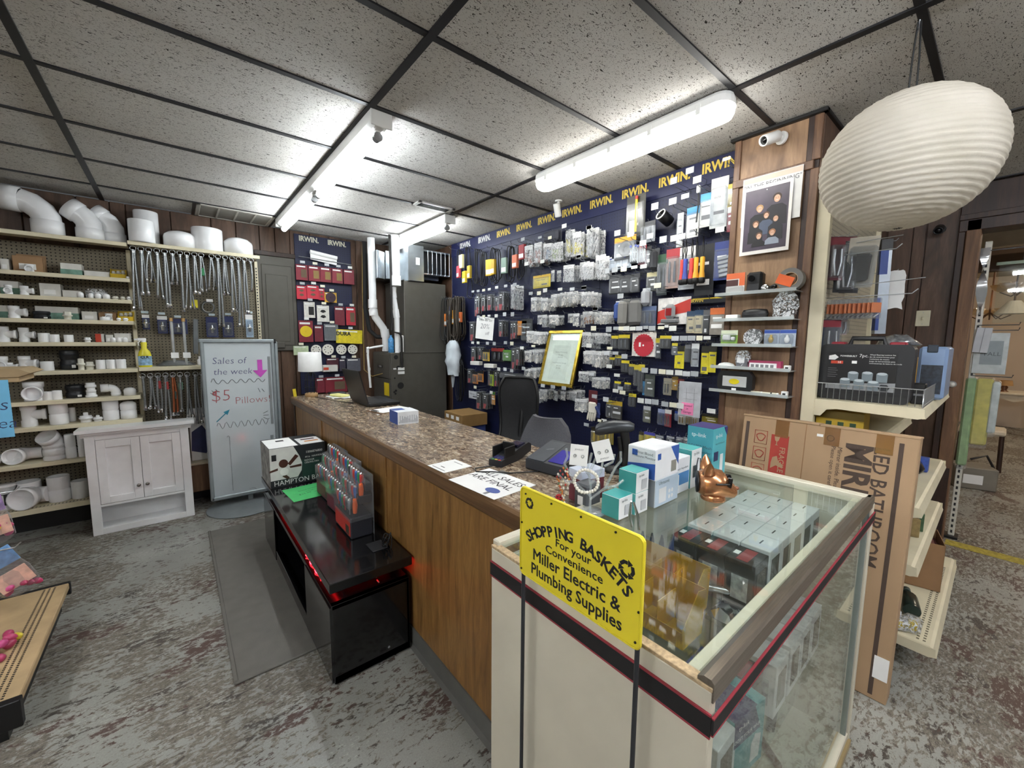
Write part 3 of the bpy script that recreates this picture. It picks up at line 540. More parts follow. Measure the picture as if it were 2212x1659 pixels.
# big carton leaning on the shelves
bx = thing('mirror_carton', 'tall brown mirror carton with bathroom lettering leaning on the end shelves', 'carton', (2.295, .545, 0), rot=(0, R(6.3), 0))
obj('carton', B().rbox(0, .095, -.35, .35, 0, 1.18, .004), bx, mats=[CARD]); obj('top_flap', B().rbox(-.002, .097, -.352, .002, 1.176, 1.186, .002), bx, mats=[CARD]); obj('top_flap', B().rbox(-.002, .097, .004, .352, 1.178, 1.188, .002), bx, mats=[CARD])
obj('seam', B().box(-.0012, .0002, .055, .058, 0, 1.18), bx, mats=[CARDD]); BRN = M('#4a3c33', .8)
for y in (-.295, .325): obj('printed_stripe', B().box(-.0012, .0002, y-.008, y+.008, .02, 1.15), bx, mats=[BRN])
RR = (Matrix.Rotation(-PI/2, 4, 'Z') @ Matrix.Rotation(PI/2, 4, 'X') @ Matrix.Rotation(-PI/2, 4, 'Z')).to_euler()
txt('LED BATHROOM', .078, BRN, bx, (-.001, -.232, 1.12), RR, bold=.012, align='LEFT', sx=.92); txt('MIRROR', .135, BRN, bx, (-.001, -.15, 1.12), RR, bold=.03, align='LEFT', sx=.92)
txt('Mirror inside. Please', .026, BRN, bx, (-.001, -.085, 1.09), RR, align='LEFT'); txt('Please open it carefully', .024, BRN, bx, (-.001, -.06, 1.09), RR, align='LEFT')
obj('warning_ring', B().tube([(-.001, -.045+.014*math.cos(a), 1.125+.014*math.sin(a)) for a in [2*PI*k/16 for k in range(16)]], .0015, 4, closed=True), bx, mats=[BRN])
REDP = M('#a33a30', .8)
obj('fragile_print', B().rbox(-.0012, .0002, .125, .205, .86, 1.10, .0005), bx, mats=[REDP]); txt('FRAGILE', .036, CARD, bx, (-.0018, .150, 1.04), RR, bold=.01, align='LEFT')
obj('fragile_glass', B().prism([(.19, 1.09), (.165, 1.09), (.17, 1.07), (.176, 1.065), (.176, 1.05), (.17, 1.045), (.186, 1.045), (.18, 1.05), (.18, 1.065), (.186, 1.07)], -.0018, -.001, 'x'), bx, mats=[CARD]); obj('fragile_figure', B().prism([(.19, .98), (.17, .99), (.16, .96), (.14, .95), (.14, .93), (.17, .94), (.195, .92), (.195, .95)], -.0018, -.001, 'x'), bx, mats=[CARD])
for i in range(3):
    z = 1.075-i*.09; obj('handling_print', B().tube([(-.001, y, zz) for y, zz in ((.225, z+.035), (.285, z+.035), (.285, z-.035), (.225, z-.035))], .0015, 4, closed=True).tube([(-.001, .255+.02*math.cos(a)*(1+.2*math.sin(3*a)), z+.02*math.sin(a)) for a in [2*PI*k/12 for k in range(12)]], .0022, 4, closed=True), bx, mats=[REDP])
obj('price_sticker', B().box(-.0015, 0, -.015, .01, 1.125, 1.138), bx, mats=[PAPER]); obj('paper_label', B().box(-.0015, 0, -.345, -.295, .10, .20), bx, mats=[PAPER])
TAPE = clear('packing_tape', '#d8b98e', .3, .15, .35, '#b98f5f')
for y, z in ((-.05, 1.12), (-.24, 1.12), (.16, 1.12)): obj('tape', B().box(-.0016, -.0004, y-.03, y+.03, z-.03, 1.18), bx, mats=[TAPE])
# ---------------------------------------------------------------- paper lantern
def mk_lantern():
    t = NT('rice_paper'); v = t.coord((1, 1, 1)); t.b.inputs['Roughness'].default_value = .85
    t.col(t.ramp(t.noise(v, 9, 5), [(.3, '#c6c0b2'), (.7, '#d6d0c4')])); t.b.inputs['Subsurface Weight'].default_value = .0
    t.bump(t.noise(v, 55, 4, .6, 1), .25, .006)
    tl = t.add('ShaderNodeBsdfTranslucent'); tl.inputs[0].default_value = srgb('#e4ddd0'); mx = t.add('ShaderNodeMixShader'); mx.inputs[0].default_value = .35
    t.link(t.b.outputs[0], mx.inputs[1]); t.link(tl.outputs[0], mx.inputs[2]); t.link(mx.outputs[0], t.out.inputs[0]); return t.m
ln = thing('paper_lantern', 'big round white paper lantern with ribbed rings hanging by two cords', 'lantern', (2.10, .295, 2.235))
rings = []; NR = 34
for i in range(NR*4+1):
    u = -1+2*i/(NR*4); u = max(-.985, min(.965, u)); ph = math.asin(u) if False else u*PI/2*.975
    r = .253*math.cos(ph)**.92; z = .232*math.sin(ph); r -= .0048*abs(math.cos(PI*i/4))**3
    rings.append([(r*math.cos(2*PI*k/56)*(1+.004*math.sin(9*k+i*.3)), r*math.sin(2*PI*k/56), z+.0016*math.sin(k*1.7+i)) for k in range(56)])
obj('shade', B().ring(rings, caps=False), ln, mats=[mk_lantern()])
obj('bottom_ring', B().tube([(.035*math.cos(a), .035*math.sin(a), -.226) for a in [2*PI*k/16 for k in range(16)]], .0025, 5, closed=True).tube([(-.035, 0, -.224), (0, .004, -.215), (.035, 0, -.224)], .002, 5), ln, mats=[BLACK])
for k, s in enumerate((-1, 1)): obj('cord', B().tube([(.008*s, .012*s, .2), (.006*s, .010*s, .35), (.0, .004*s, .475)], .0032, 5), ln, mats=[BLACK])
obj('hook', B().tube([(0, 0, .48), (.004, 0, .46), (0, .004, .44), (-.004, 0, .455)], .002, 5), ln, mats=[STEEL])
# ---------------------------------------------------------------- low display at the left
lg = thing('display_deck', 'low tan display deck with slotted edge and black end trims near plastic eggs', 'display', (-.9, 2.85, 0))
TAN = M('#b99f78', .7, var=.1, vs=8)
part('deck', B().rbox(-1.35, -.56, 2.37, 3.335, .125, .16, .004), lg, [TAN])
b = B()
for i in range(62):
    for j in range(3): b.box(-.655+j*.02, -.647+j*.02, 2.385+i*.0152, 2.393+i*.0152, .16, .1606)
part('slots', b, lg, [BLACK]); part('end_trim', B().rbox(-1.35, -.555, 3.33, 3.355, .09, .163, .003), lg, [BLACK]); part('end_trim', B().rbox(-1.35, -.555, 2.335, 2.372, .05, .163, .003), lg, [BLACK])
part('kick_plate', B().box(-1.35, -.60, 2.36, 3.34, 0, .125), lg, [BLACK]); part('spine', B().rbox(-1.40, -1.35, 2.34, 3.35, 0, 1.5, .004), lg, [CREAM])
# ---------------------------------------------------------------- chairs behind the counter
MESHF = M('#1a1a1c', .8, var=.2, vs=120)
oc = thing('office_chair', 'black mesh back office chair with armrests behind the counter', 'chair', (1.74, 2.26, .16), rz=R(-72))
def curved_back(w0, w1, h0, h1, dep, lean, n=9, k=9, th=.012):
    f = []; bk = []
    for j in range(k):
        v = j/(k-1); z = h0+(h1-h0)*v; hw = (w0+(w1-w0)*v)*(1-.3*(max(0, v-.7)/.3)**2.5)
        for i in range(n):
            u = -1+2*i/(n-1); f.append((u*hw, lean*v+dep*(1-u*u)+.035*math.sin(v*PI*1.6), z)); bk.append((u*hw, lean*v+dep*(1-u*u)+th+.035*math.sin(v*PI*1.6), z))
    b = B(); fs = [(j*n+i, j*n+i+1, (j+1)*n+i+1, (j+1)*n+i) for j in range(k-1) for i in range(n-1)]
    b.add(f, fs, 0, True); b.add(bk, fs, 0, True)
    per = [i for i in range(n)]+[j*n+n-1 for j in range(1, k)]+[(k-1)*n+i for i in range(n-2, -1, -1)]+[j*n for j in range(k-2, 0, -1)]
    o = len(b.v)-len(bk); m = len(per)
    b.add([f[i] for i in per]+[bk[i] for i in per], [(i, (i+1) % m, (i+1) % m+m, i+m) for i in range(m)], 0, False); return b, [f[i] for i in per]
cb_, per = curved_back(.145, .185, .56, 1.13, .05, .12)
obj('backrest', cb_, oc, loc=(0, .2, 0), mats=[MESHF]); obj('back_frame', B().tube(per, .011, 6, closed=True), oc, loc=(0, .2, 0), mats=[BLACK]); obj('back_spine', B().tube([(0, .10, .42), (0, .30, .44), (0, .32, .7), (0, .36, .95)], .022, 8), oc, mats=[BLACK])
obj('seat', B().rbox(-.24, .24, -.27, .22, .44, .51, .03), oc, mats=[MESHF])
for s in (-1, 1):
    obj('armrest', B().rbox(s*.29-.045, s*.29+.045, -.16, .10, .70, .73, .014), oc, mats=[BLACK]); obj('arm_post', B().tube([(s*.22, .02, .46), (s*.29, .02, .5), (s*.29, -.02, .70)], .018, 8), oc, mats=[BLACK])
obj('gas_lift', B().cyl((0, 0, -.06), (0, 0, .44), .025, 12), oc, mats=[BLACK])
for k in range(5):
    a = 2*PI*k/5; l = obj('leg', B().tube([(0, 0, -.04), (.15*math.cos(a), .15*math.sin(a), -.05), (.30*math.cos(a), .30*math.sin(a), -.09)], [.03, .024, .018], 8), oc, mats=[BLACK]); obj('caster', B().cyl((.30*math.cos(a), .30*math.sin(a)-.012, -.132), (.30*math.cos(a), .30*math.sin(a)+.012, -.132), .028, 12), l, mats=[BLACK])
gc = thing('desk_chair', 'grey fabric chair with rounded back beside the card terminal', 'chair', (1.84, 1.68, .16), rz=R(100))
GRYF = M('#55555a', .9, var=.12, vs=200, bump=.3, bs=400)
b, per = curved_back(.22, .13, .62, .985, .05, .06, th=.03); obj('backrest', b, gc, loc=(0, .18, 0), mats=[GRYF]); obj('seat', B().rbox(-.23, .23, -.25, .22, .42, .49, .03), gc, mats=[GRYF]); obj('back_post', B().tube([(0, .15, .42), (0, .27, .46), (0, .27, .75)], .02, 8), gc, mats=[BLACK])
for sx in (-1, 1):
    for sy in (-1, 1): obj('leg', B().cyl((sx*.2, sy*.2, .43), (sx*.24, sy*.24, -.16), .014, 8), gc, mats=[BLACK])
# ---------------------------------------------------------------- pipe fittings and boxes on the back shelving
STOCK = [(0,'e90',-0.773,0.328,0.331), (0,'e45',-0.511,0.258,0.299), (0,'e45',-0.385,0.166,0.259), (10,'coup',-0.127,0.187,0.296), (10,'coup',-0.157,0.193,0.182), (10,'cap',0.099,0.243,0.154), (10,'coup',0.295,0.238,0.207), (10,'cap',0.535,0.239,0.166), (1,'bxw',-0.943,0.043,0.090), (1,'bxb',-0.827,0.156,0.123), (1,'bxg',-0.602,0.119,0.097), (1,'tray',-0.458,0.150,0.052), (1,'bin',-0.332,0.097,0.092), (1,'bush',-0.269,0.025,0.019), (2,'bxg',-0.933,0.091,0.104), (2,'teeF',-0.926,0.043,0.069), (2,'teeR',-0.841,0.071,0.071), (2,'bxw',-0.728,0.114,0.104), (2,'tray',-0.614,0.103,0.060), (2,'bag',-0.474,0.126,0.086), (2,'cap',-0.556,0.040,0.047), (2,'cap',-0.497,0.031,0.043), (2,'cap',-0.457,0.038,0.046), (2,'cap',-0.408,0.045,0.043), (2,'bush',-0.356,0.046,0.027), (2,'bush',-0.311,0.036,0.027), (2,'bush',-0.273,0.033,0.030), (3,'bxg',-0.985,0.062,0.095), (3,'teeR',-0.903,0.096,0.093), (3,'bxg',-0.704,0.232,0.101), (3,'blk',-0.787,0.107,0.061), (3,'bush',-0.640,0.058,0.062), (3,'bxw',-0.526,0.091,0.072), (3,'bxb',-0.420,0.109,0.065), (3,'coup',-0.432,0.063,0.029), (3,'bin',-0.310,0.098,0.089), (3,'bush',-0.347,0.032,0.025), (3,'bush',-0.307,0.040,0.026), (4,'teeR',-0.969,0.100,0.115), (4,'teeR',-0.868,0.086,0.109), (4,'coup',-0.781,0.064,0.070), (4,'coup',-0.726,0.056,0.060), (4,'coup',-0.649,0.055,0.058), (4,'bush',-0.542,0.047,0.039), (4,'bxr',-0.479,0.052,0.068), (4,'bxw',-0.421,0.049,0.062), (4,'bxw',-0.343,0.098,0.075), (4,'cap',-0.393,0.035,0.041), (4,'cap',-0.357,0.034,0.041), (4,'cap',-0.321,0.035,0.042), (5,'teeF',-1.006,0.073,0.115), (5,'teeR',-0.964,0.074,0.067), (5,'teeR',-0.881,0.101,0.115), (5,'coup',-0.782,0.074,0.071), (5,'blk',-0.667,0.123,0.157), (5,'bush',-0.594,0.050,0.091), (5,'bush',-0.550,0.065,0.063), (5,'coup',-0.484,0.060,0.076), (5,'coup',-0.424,0.059,0.077), (5,'coup',-0.362,0.064,0.078), (6,'teeF',-0.867,0.120,0.144), (6,'coup',-0.798,0.065,0.065), (6,'coup',-0.746,0.056,0.071), (6,'blk',-0.653,0.128,0.105), (6,'stk',-0.557,0.072,0.122), (6,'elb',-0.448,0.138,0.102), (6,'cap',-0.324,0.081,0.067), (7,'teeR',-0.888,0.135,0.177), (7,'coup2',-0.753,0.108,0.177), (7,'coup',-0.693,0.045,0.115), (7,'plug',-0.603,0.084,0.079), (7,'plug',-0.533,0.062,0.050), (7,'coup2',-0.454,0.103,0.177), (7,'capc',-0.345,0.107,0.151), (8,'open',-1.101,0.106,0.099), (8,'open',-0.960,0.185,0.127), (8,'stk45',-0.801,0.142,0.235), (8,'coup2',-0.705,0.065,0.194), (8,'coup2',-0.643,0.046,0.182), (9,'pail',-1.078,0.088,0.192), (9,'coup',-0.976,0.148,0.178), (9,'open',-0.948,0.177,0.175), (9,'coup2',-0.798,0.130,0.204), (9,'ring',-0.678,0.110,0.144)]
RINGS_A = [(-0.218, 2.307, 1.803), (-0.169, 2.308, 1.905), (-0.12, 2.308, 2.003), (-0.069, 2.308, 1.907), (-0.019, 2.309, 1.804), (0.033, 2.31, 1.996), (0.083, 2.31, 1.804), (0.133, 2.311, 1.796), (0.184, 2.311, 1.914), (0.232, 2.312, 1.992), (0.307, 2.312, 1.993), (0.355, 2.313, 1.579), (0.408, 2.313, 1.973), (0.461, 2.314, 1.784), (0.512, 2.314, 1.58), (0.561, 2.315, 1.805), (0.613, 2.315, 2.0)]
RINGS_B = [(-0.231, 1.247, 0.945), (-0.181, 1.247, 0.93), (-0.131, 1.247, 0.867), (-0.08, 1.247, 0.845), (-0.031, 1.247, 0.85), (0.018, 1.247, 0.855), (0.069, 1.246, 0.843), (0.128, 1.246, 0.748), (0.177, 1.246, 0.775)]

def ringy(r, z0, z1, t=.88): return [(r, z0), (r, z1), (r*t, z1), (r*t, z0+(z1-z0)*.25)]
def f_cap(w, h): r = w/2; return B().lathe([(r*.9, 0), (r, 0), (r, h*.62), (r*.95, h*.74), (r*.7, h*.9), (r*.3, h*.985), (.001, h)], 24, caps=False)
def f_coup(w, h): r = w/2; return B().lathe([(r*.3, .001), (r*.97, 0), (r, h*.03), (r, h*.97), (r*.97, h), (r*.88, h), (r*.86, h*.45), (.001, h*.45)], 24, caps=False)
def f_coup2(w, h): r = w/2; return B().lathe([(r*.3, .001), (r*.97, 0), (r, h*.03), (r, h*.44), (r*.93, h*.46), (r*.93, h*.5), (r*1.0, h*.52), (r, h*.97), (r*.97, h), (r*.88, h), (r*.86, h*.6), (.001, h*.6)], 24, caps=False)
def f_bush(w, h):
    r = w/2; b = B().lathe([(r*.72, 0), (r*.72, h*.4), (r, h*.42), (r, h*.6), (r*.6, h*.62)], 18); return b.lathe([(r*.78, h*.6), (r*.75, h*.97), (r*.5, h), (r*.48, h*.7)], 6, sm=False)
def f_plug(w, h):
    r = w/2; b = B().lathe([(r*.8, 0), (r*.8, h*.3), (r, h*.32), (r, h*.5), (r*.85, h*.52), (r*.85, h*.66), (.001, h*.7)], 20); return b.rbox(-r*.35, r*.35, -r*.35, r*.35, h*.6, h, .004)
def f_teeR(w, h):
    r = w*.29; x = -w*.5+r*1.12; z = h*.5
    b = B().lathe([(r*1.12, 0), (r*1.12, h*.26), (r, h*.28), (r, h*.72), (r*1.12, h*.74), (r*1.12, h), (r*.98, h), (r*.95, h*.55)], 20, X=Matrix.Translation((x, 0, 0)))
    return b.lathe([(r*.95, 0), (r*.95, w*.5), (r*1.1, w*.52), (r*1.1, w-r*1.12), (r*.95, w-r*1.12), (r*.9, w*.35)], 20, X=Matrix.Translation((x, 0, z)) @ Matrix.Rotation(PI/2, 4, 'Y'))
def f_teeF(w, h):
    r = w*.42; b = B().lathe([(r*1.12, 0), (r*1.12, h*.26), (r, h*.28), (r, h*.72), (r*1.12, h*.74), (r*1.12, h), (r*.98, h), (r*.95, h*.55)], 20)
    return b.lathe([(r*.95, 0), (r*.95, r*1.1), (r*1.1, r*1.15), (r*1.1, r*1.7), (r*.92, r*1.7), (r*.9, r*.8), (.001, r*.8)], 20, X=Matrix.Translation((0, 0, h*.42)) @ Matrix.Rotation(PI/2, 4, 'X'))
def arc(c, R_, a0, a1, n=9): return [(c[0]+R_*math.cos(a0+(a1-a0)*i/n), 0, c[1]+R_*math.sin(a0+(a1-a0)*i/n)) for i in range(n+1)]
def open_end(b, p, d, r, L):
    d = Vector(d).normalized(); q = d.to_track_quat('Z', 'Y').to_matrix().to_4x4(); return b.lathe([(r*.97, 0), (r*1.1, .002), (r*1.1, L), (r*.97, L), (r*.95, L*.2), (.001, L*.2)], 22, X=Matrix.Translation(p) @ q, caps=False)
def f_elb(w, h):
    r = h*.30; b = B().tube(arc((w*.5-r*1.1-h*.42, h-r*1.1-h*.42), h*.42, PI/2, 0), r, 18); open_end(b, (w*.5-r*1.1-h*.42, 0, h-r*1.1), (-1, 0, 0), r, w-r*1.1-h*.42-r*.4); return open_end(b, (w*.5-r*1.1, 0, h-r*1.1-h*.42), (0, 0, -1), r, h*.28)
def f_e90(w, h):
    r = .082; b = B().tube([(.075, 0, .09), (.072, 0, .13), (.05, 0, .18), (.0, 0, .225), (-.055, 0, .243)], r, 26); open_end(b, (.075, 0, .11), (0, 0, -1), r, .11); return open_end(b, (-.05, 0, .242), (-1, 0, .08), r, .10)
def f_e45(w, h):
    r = .078; b = B().tube([(.04, 0, .06), (.038, 0, .13), (.01, 0, .18), (-.025, 0, .205)], r, 26); open_end(b, (.04, 0, .09), (0, 0, -1), r*.98, .09); return open_end(b, (-.015, 0, .20), (-.8, 0, .62), r*.98, .07)
def f_open(w, h):
    r = h*.44; b = B(); open_end(b, (-w*.5+r, -.02, r*1.1), (-.25, -1, .05), r, .05); return b.tube([(-w*.5+r, -.03, r*1.1), (-w*.5+r*1.2, .03, r*1.08), (w*.1, .06, r), (w*.5, .05, r)], [r*.98, r*.95, r*.8, r*.8], 20)
def f_stk(w, h):
    b = B(); z = 0
    for k in range(3): r = w/2*(1, .85, .95)[k]; b.lathe([(r*.8, z), (r, z+.002), (r, z+h*.16), (r*.82, z+h*.18), (r*.82, z+h/3)], 20); z += h/3
    return b
def f_stk45(w, h):
    b = B(); r = w*.46
    for k in range(2): z = h*.26*k; b.lathe([(r, z), (r, z+h*.09), (r*.94, z+h*.10), (r*.94, z+h*.16), (r, z+h*.17), (r, z+h*.26)], 24)
    b.tube([(0, 0, h*.5), (-.0, 0, h*.62), (-.012, -.02, h*.72)], r*.95, 22); return open_end(b, (-.012, -.015, h*.70), (-.35, -.6, .75), r*.95, h*.2)
def f_pail(w, h): r = w*.62; return B().lathe([(r*.9, 0), (r*.97, h*.9), (r*1.04, h*.91), (r*1.04, h*.97), (r*.98, h), (.001, h*.99)], 28)
def f_capc(w, h):
    r = w/2; b = B().lathe([(r*.95, 0), (r, .002), (r, h*.45), (r*.93, h*.46), (r*.93, h*.5), (r, h*.52), (r, h*.78), (r*.94, h*.86), (r*.6, h*.96), (.001, h)], 24); return b
FIT = dict(capc=f_capc, cap=f_cap, coup=f_coup, coup2=f_coup2, bush=f_bush, plug=f_plug, teeR=f_teeR, teeF=f_teeF, elb=f_elb, e90=f_e90, e45=f_e45, open=f_open, stk=f_stk, stk45=f_stk45, ring=f_coup)
NMS = dict(capc=('capped_coupling', 'white coupling closed by a domed top'), cap=('domed_fitting', 'domed white pipe cap'), coup=('pipe_coupling', 'plain white pipe coupling'), coup2=('hub_coupling', 'white pipe coupling with grooved middle'), bush=('pipe_bushing', 'small white hex bushing'), plug=('cleanout_plug', 'white cleanout plug with square head'), teeR=('pipe_tee', 'white pipe tee with side outlet'), teeF=('pipe_tee', 'white front opening pipe tee'), elb=('pipe_elbow', 'small white elbow fitting lying between black coupling and domed cap'), e90=('pipe_elbow', 'large white ninety degree elbow with collars on the top shelf'), e45=('pipe_elbow', 'large white angled elbow on the top shelf'), open=('pipe_elbow', 'white fitting with round open end'), stk=('bushing_stack', 'stack of three white bushings beside the black coupling'), stk45=('fitting_stack', 'white angled elbow on top of stacked couplings'), ring=('pipe_coupling', 'wide low white coupling on the bottom deck'))
SHN = {0: 'top shelf', 10: 'shelf above the hoses', 1: 'second shelf', 2: 'third shelf', 3: 'fourth shelf', 4: 'fifth shelf', 5: 'sixth shelf', 6: 'seventh shelf', 7: 'eighth shelf', 8: 'ninth shelf', 9: 'bottom deck'}
SHZ = dict(enumerate(SH1)); SHZ[10] = 2.371; SHZ[9] = .25
GRN = M('#6d9384', .7, var=.3, vs=18); BXW = M('#d9d8d2', .75, var=.08, vs=14); BRB = M('#9b7a58', .8); REDB = M('#c8452c', .6); YBIN = M('#dcb927', .45)
SHORT = dict(capc='capped coupling', cap='domed fitting', coup='coupling', coup2='grooved coupling', bush='bushing', plug='plug', teeR='side tee', teeF='front tee', elb='elbow', e90='large elbow', e45='angled elbow', open='open fitting', stk='bushing stack', stk45='fitting stack', ring='low coupling', blk='black coupling', pail='pail', bag='bag', bxw='white carton', bxg='green carton', bxb='brown carton', bxr='red carton', tray='tray', bin='yellow bin')
def nb(sh, x):
    r = sorted([(q[2], SHORT[q[1]]) for q in STOCK if q[0] == sh]); i = [q[0] for q in r].index(x)
    a = r[i-1][1] if i > 0 else None; b = r[i+1][1] if i < len(r)-1 else None
    return (' between %s and %s' % (a, b)) if a and b else ' beside '+(a or b)
for sh, k, x, wd, h in STOCK:
    z = SHZ[sh]; onshelf = ' on the '+SHN[sh]+nb(sh, x); big = wd > .1
    y = 4.715+wd/2 if k in ('cap', 'bush') and wd < .06 else (4.73+wd*.42 if k in ('teeF', 'open') else 4.74+min(.09, wd*.45))
    if k in FIT:
        if k == 'coup' and sh == 10 and x < -.14: y = 4.745; wd = .172
        elif k == 'coup' and sh == 10 and x < 0: y = 4.905; wd = .168
        if k == 'e45': y = 4.80 if x < -.45 else 4.885
        if k == 'e90': y = 4.80
        if k == 'open' and sh == 9: y = 4.735
        if k == 'coup' and sh in (7, 9): y = 4.87
        nm, lb = NMS[k]; grp = None
        if k in ('cap', 'coup', 'coup2', 'bush', 'plug', 'teeR', 'teeF', 'open', 'e45'): grp = lb+'s on the shelving'
        lab = lb+(onshelf if k in ('cap', 'coup', 'coup2', 'bush', 'plug', 'teeR', 'teeF', 'open') else '')
        if k == 'e45': lab = 'large white angled elbow beside the ninety degree elbow' if x < -.45 else 'large white angled elbow behind another by the wood wall'
        m = PVC if (k != 'bush' or random.random() < .6) else PVCY
        tag(obj(nm, FIT[k](wd, h), loc=(x, y, z), rot=(0, 0, random.uniform(-.15, .15) if k not in ('e90', 'e45') else -.1), mats=[m]), lab, 'fitting', grp)
    elif k == 'blk':
        t = thing('rubber_coupling', 'black rubber coupling with steel bands'+onshelf, 'coupling', (x, 4.83, z)); r = wd*.45
        obj('sleeve', B().lathe([(r*.92, 0), (r, h*.06), (r, h*.4), (r*.9, h*.45), (r*.9, h*.55), (r, h*.6), (r, h*.94), (r*.92, h), (r*.8, h), (r*.8, h*.5)], 24), t, mats=[PVCB])
        for q in (.2, .75): obj('band', B().lathe([(r*1.0, h*q), (r*1.03, h*q+.001), (r*1.03, h*(q+.07)), (r, h*(q+.07)+.001)], 24), t, mats=[M('#2d3036', .4, .5)])
        obj('label', B().box(r*.3, r*.7, -r*1.04, -r*.9, h*.1, h*.25), t, mats=[PAPER])
    elif k == 'pail':
        t = thing('plastic_pail', 'white plastic pail with printed label on the bottom deck', 'pail', (x, 4.81, z)); obj('body', f_pail(wd, h), t, mats=[PVC]); obj('handle', B().tube([(.06*math.cos(a)*1.02, -.06*abs(math.sin(a)), h*.9-.05*math.sin(a)) for a in [PI*i/8 for i in range(9)]], .003, 5), t, mats=[BLACK]); obj('print', B().box(.0, .035, -.0565, -.05, .04, .12), t, mats=[INK])
    elif k == 'bag':
        t = thing('parts_bag', 'clear bag of white caps on the third shelf', 'bag', (x, 4.85, z)); obj('bag', B().rbox(-wd/2, wd/2, -.05, .05, 0, h, .02), t, mats=[BAGF])
        for i in range(4): obj('cap', f_cap(.04, .04), t, (-.045+i*.03, -.01*(i % 2), .003+.02*(i % 2)), mats=[PVC])
    else:
        m, nm, lb = dict(bxw=(BXW, 'carton', 'white open carton'), bxg=(BXW, 'carton', 'white and green open carton'), bxb=(BRB, 'carton', 'brown cardboard carton'), bxr=(BXW, 'carton', 'red and white carton'), tray=(BXW, 'carton_tray', 'low white carton tray'), bin=(YBIN, 'parts_bin', 'small yellow plastic bin'))[k]
        d = .12 if k != 'bin' else .1; t = thing(nm, lb+onshelf, 'bin' if k == 'bin' else 'box', (x, 4.88, z), group=lb+'s on the shelving'); a, c = wd/2, .003
        if k == 'bin':
            obj('tray', B().prism([(-.075, 0), (.06, 0), (.07, h), (.0, h), (-.06, h*.45), (-.08, h*.45)], -a, -a+c, 'x').prism([(-.075, 0), (.06, 0), (.07, h), (.0, h), (-.06, h*.45), (-.08, h*.45)], a-c, a, 'x').box(-a, a, -.075, .06, 0, c).prism([(-.075, 0), (-.072, 0), (-.077, h*.45), (-.08, h*.45)], -a, a, 'x').box(-a, a, .058, .063, 0, h), t, mats=[m])
            for i in range(3): obj('fitting', f_bush(.03, .04), t, (-.03+.03*i, -.02, .03+.004*i), mats=[PVCY])
        else:
            obj('walls', B().rbox(-a, a, -d/2, -d/2+c, 0, h, .001).rbox(-a, a, d/2-c, d/2, 0, h, .001).rbox(-a, -a+c, -d/2, d/2, 0, h, .001).rbox(a-c, a, -d/2, d/2, 0, h, .001).box(-a, a, -d/2, d/2, 0, c), t, mats=[m])
            if k == 'bxg': obj('green_print', B().box(-a-.0004, a+.0004, -d/2-.0006, -d/2, 0, h*.52).box(a, a+.0005, -d/2, d/2, 0, h*.52), t, mats=[GRN])
            if k == 'bxr': obj('red_print', B().box(-a-.0004, a*.3, -d/2-.0006, -d/2, .0, h), t, mats=[REDB])
            if k in ('bxw', 'bxb'): obj('label', B().box(-a*.6, a*.5, -d/2-.0006, -d/2, h*.2, h*.55), t, mats=[PAPER])
            if k == 'bxb': obj('flap', B().rbox(-a, a, d/2-.004, d/2, h, h*1.22, .001), t, mats=[m]); obj('fitting', f_teeF(.05, .06), t, (.01, -d/2-.03, 0), mats=[PVC])
# ---------------------------------------------------------------- hoses on ring hooks
BRAID = M('#8c8f90', .35, .7, var=.3, vs=260, stretch=(1, 1, .6)); COPPER = M('#a5603f', .35, .8)
ringme = B().tube([(.019*math.cos(a), 0, .019*math.sin(a)) for a in [2*PI*k/14 for k in range(14)]], .0026, 6, closed=True).tube([(0, .02, .021), (0, .004, .021)], .002, 4).mesh('ring', [STEEL])
def hose(L, spread, curve, m=BRAID, r=.0072, label='', group=None, x=0, y=0, z=0):
    t = thing('supply_hose', label, 'hose', (x, y, z), group=group); n = 7; pts = []
    for i in range(n+1): u = i/n; pts.append((spread*u+curve*math.sin(u*PI), -.012*math.sin(u*PI*.8), -L*u))
    obj('braid', B().tube(pts, r, 7), t, mats=[m]); e = Vector(pts[-1]); d = (e-Vector(pts[-2])).normalized(); q = d.to_track_quat('Z', 'Y').to_matrix().to_4x4()
    obj('nut', B().lathe([(r*1.1, -.02), (r*1.25, -.016), (r*1.5, -.004), (r*1.5, .012), (r*.9, .014)], 6, X=Matrix.Translation(e) @ q, sm=False), t, mats=[CHROME]); obj('ferrule', B().cyl((0, 0, .004), (0, 0, -.022), r*1.15, 8), t, mats=[STEEL]); return t
ORDN = ('first second third fourth fifth sixth seventh eighth ninth tenth eleventh twelfth thirteenth fourteenth fifteenth sixteenth seventeenth').split()
def rings(data, where, cnt, mats):
    for i, (x, z, zb) in enumerate(data):
        rg = tag(obj('ring_hook', ringme, loc=(x, 4.672, z)), ORDN[i]+' steel ring from the fittings, under the '+where, 'hook', 'ring hooks under the '+where)
        L = z-zb-.02; m = mats[i % len(mats)]
        for k in range(cnt[i % len(cnt)]):
            s = (k-(cnt[i % len(cnt)]-1)/2)
            hose(L*(1-.07*((k*3+i) % 3)), s*.022+random.uniform(-.008, .008), random.uniform(-.008, .008), m, .0078 if cnt[i % len(cnt)] > 2 else .0095, ('copper coloured' if m is COPPER else 'steel braided')+' hose on the %s ring from the fittings, under ' % ORDN[i]+where, 'hoses on rings under the '+where, x+s*.006, 4.715+.012*k, z-.008)
rings(RINGS_A, 'couplings shelf', (3, 2, 3, 2, 2, 2, 1, 3, 2, 3), [BRAID]); rings(RINGS_B, 'spray bottle shelf', (1, 2, 2, 2, 2), [BRAID, BRAID, BRAID, BRAID, COPPER, BRAID, BRAID])
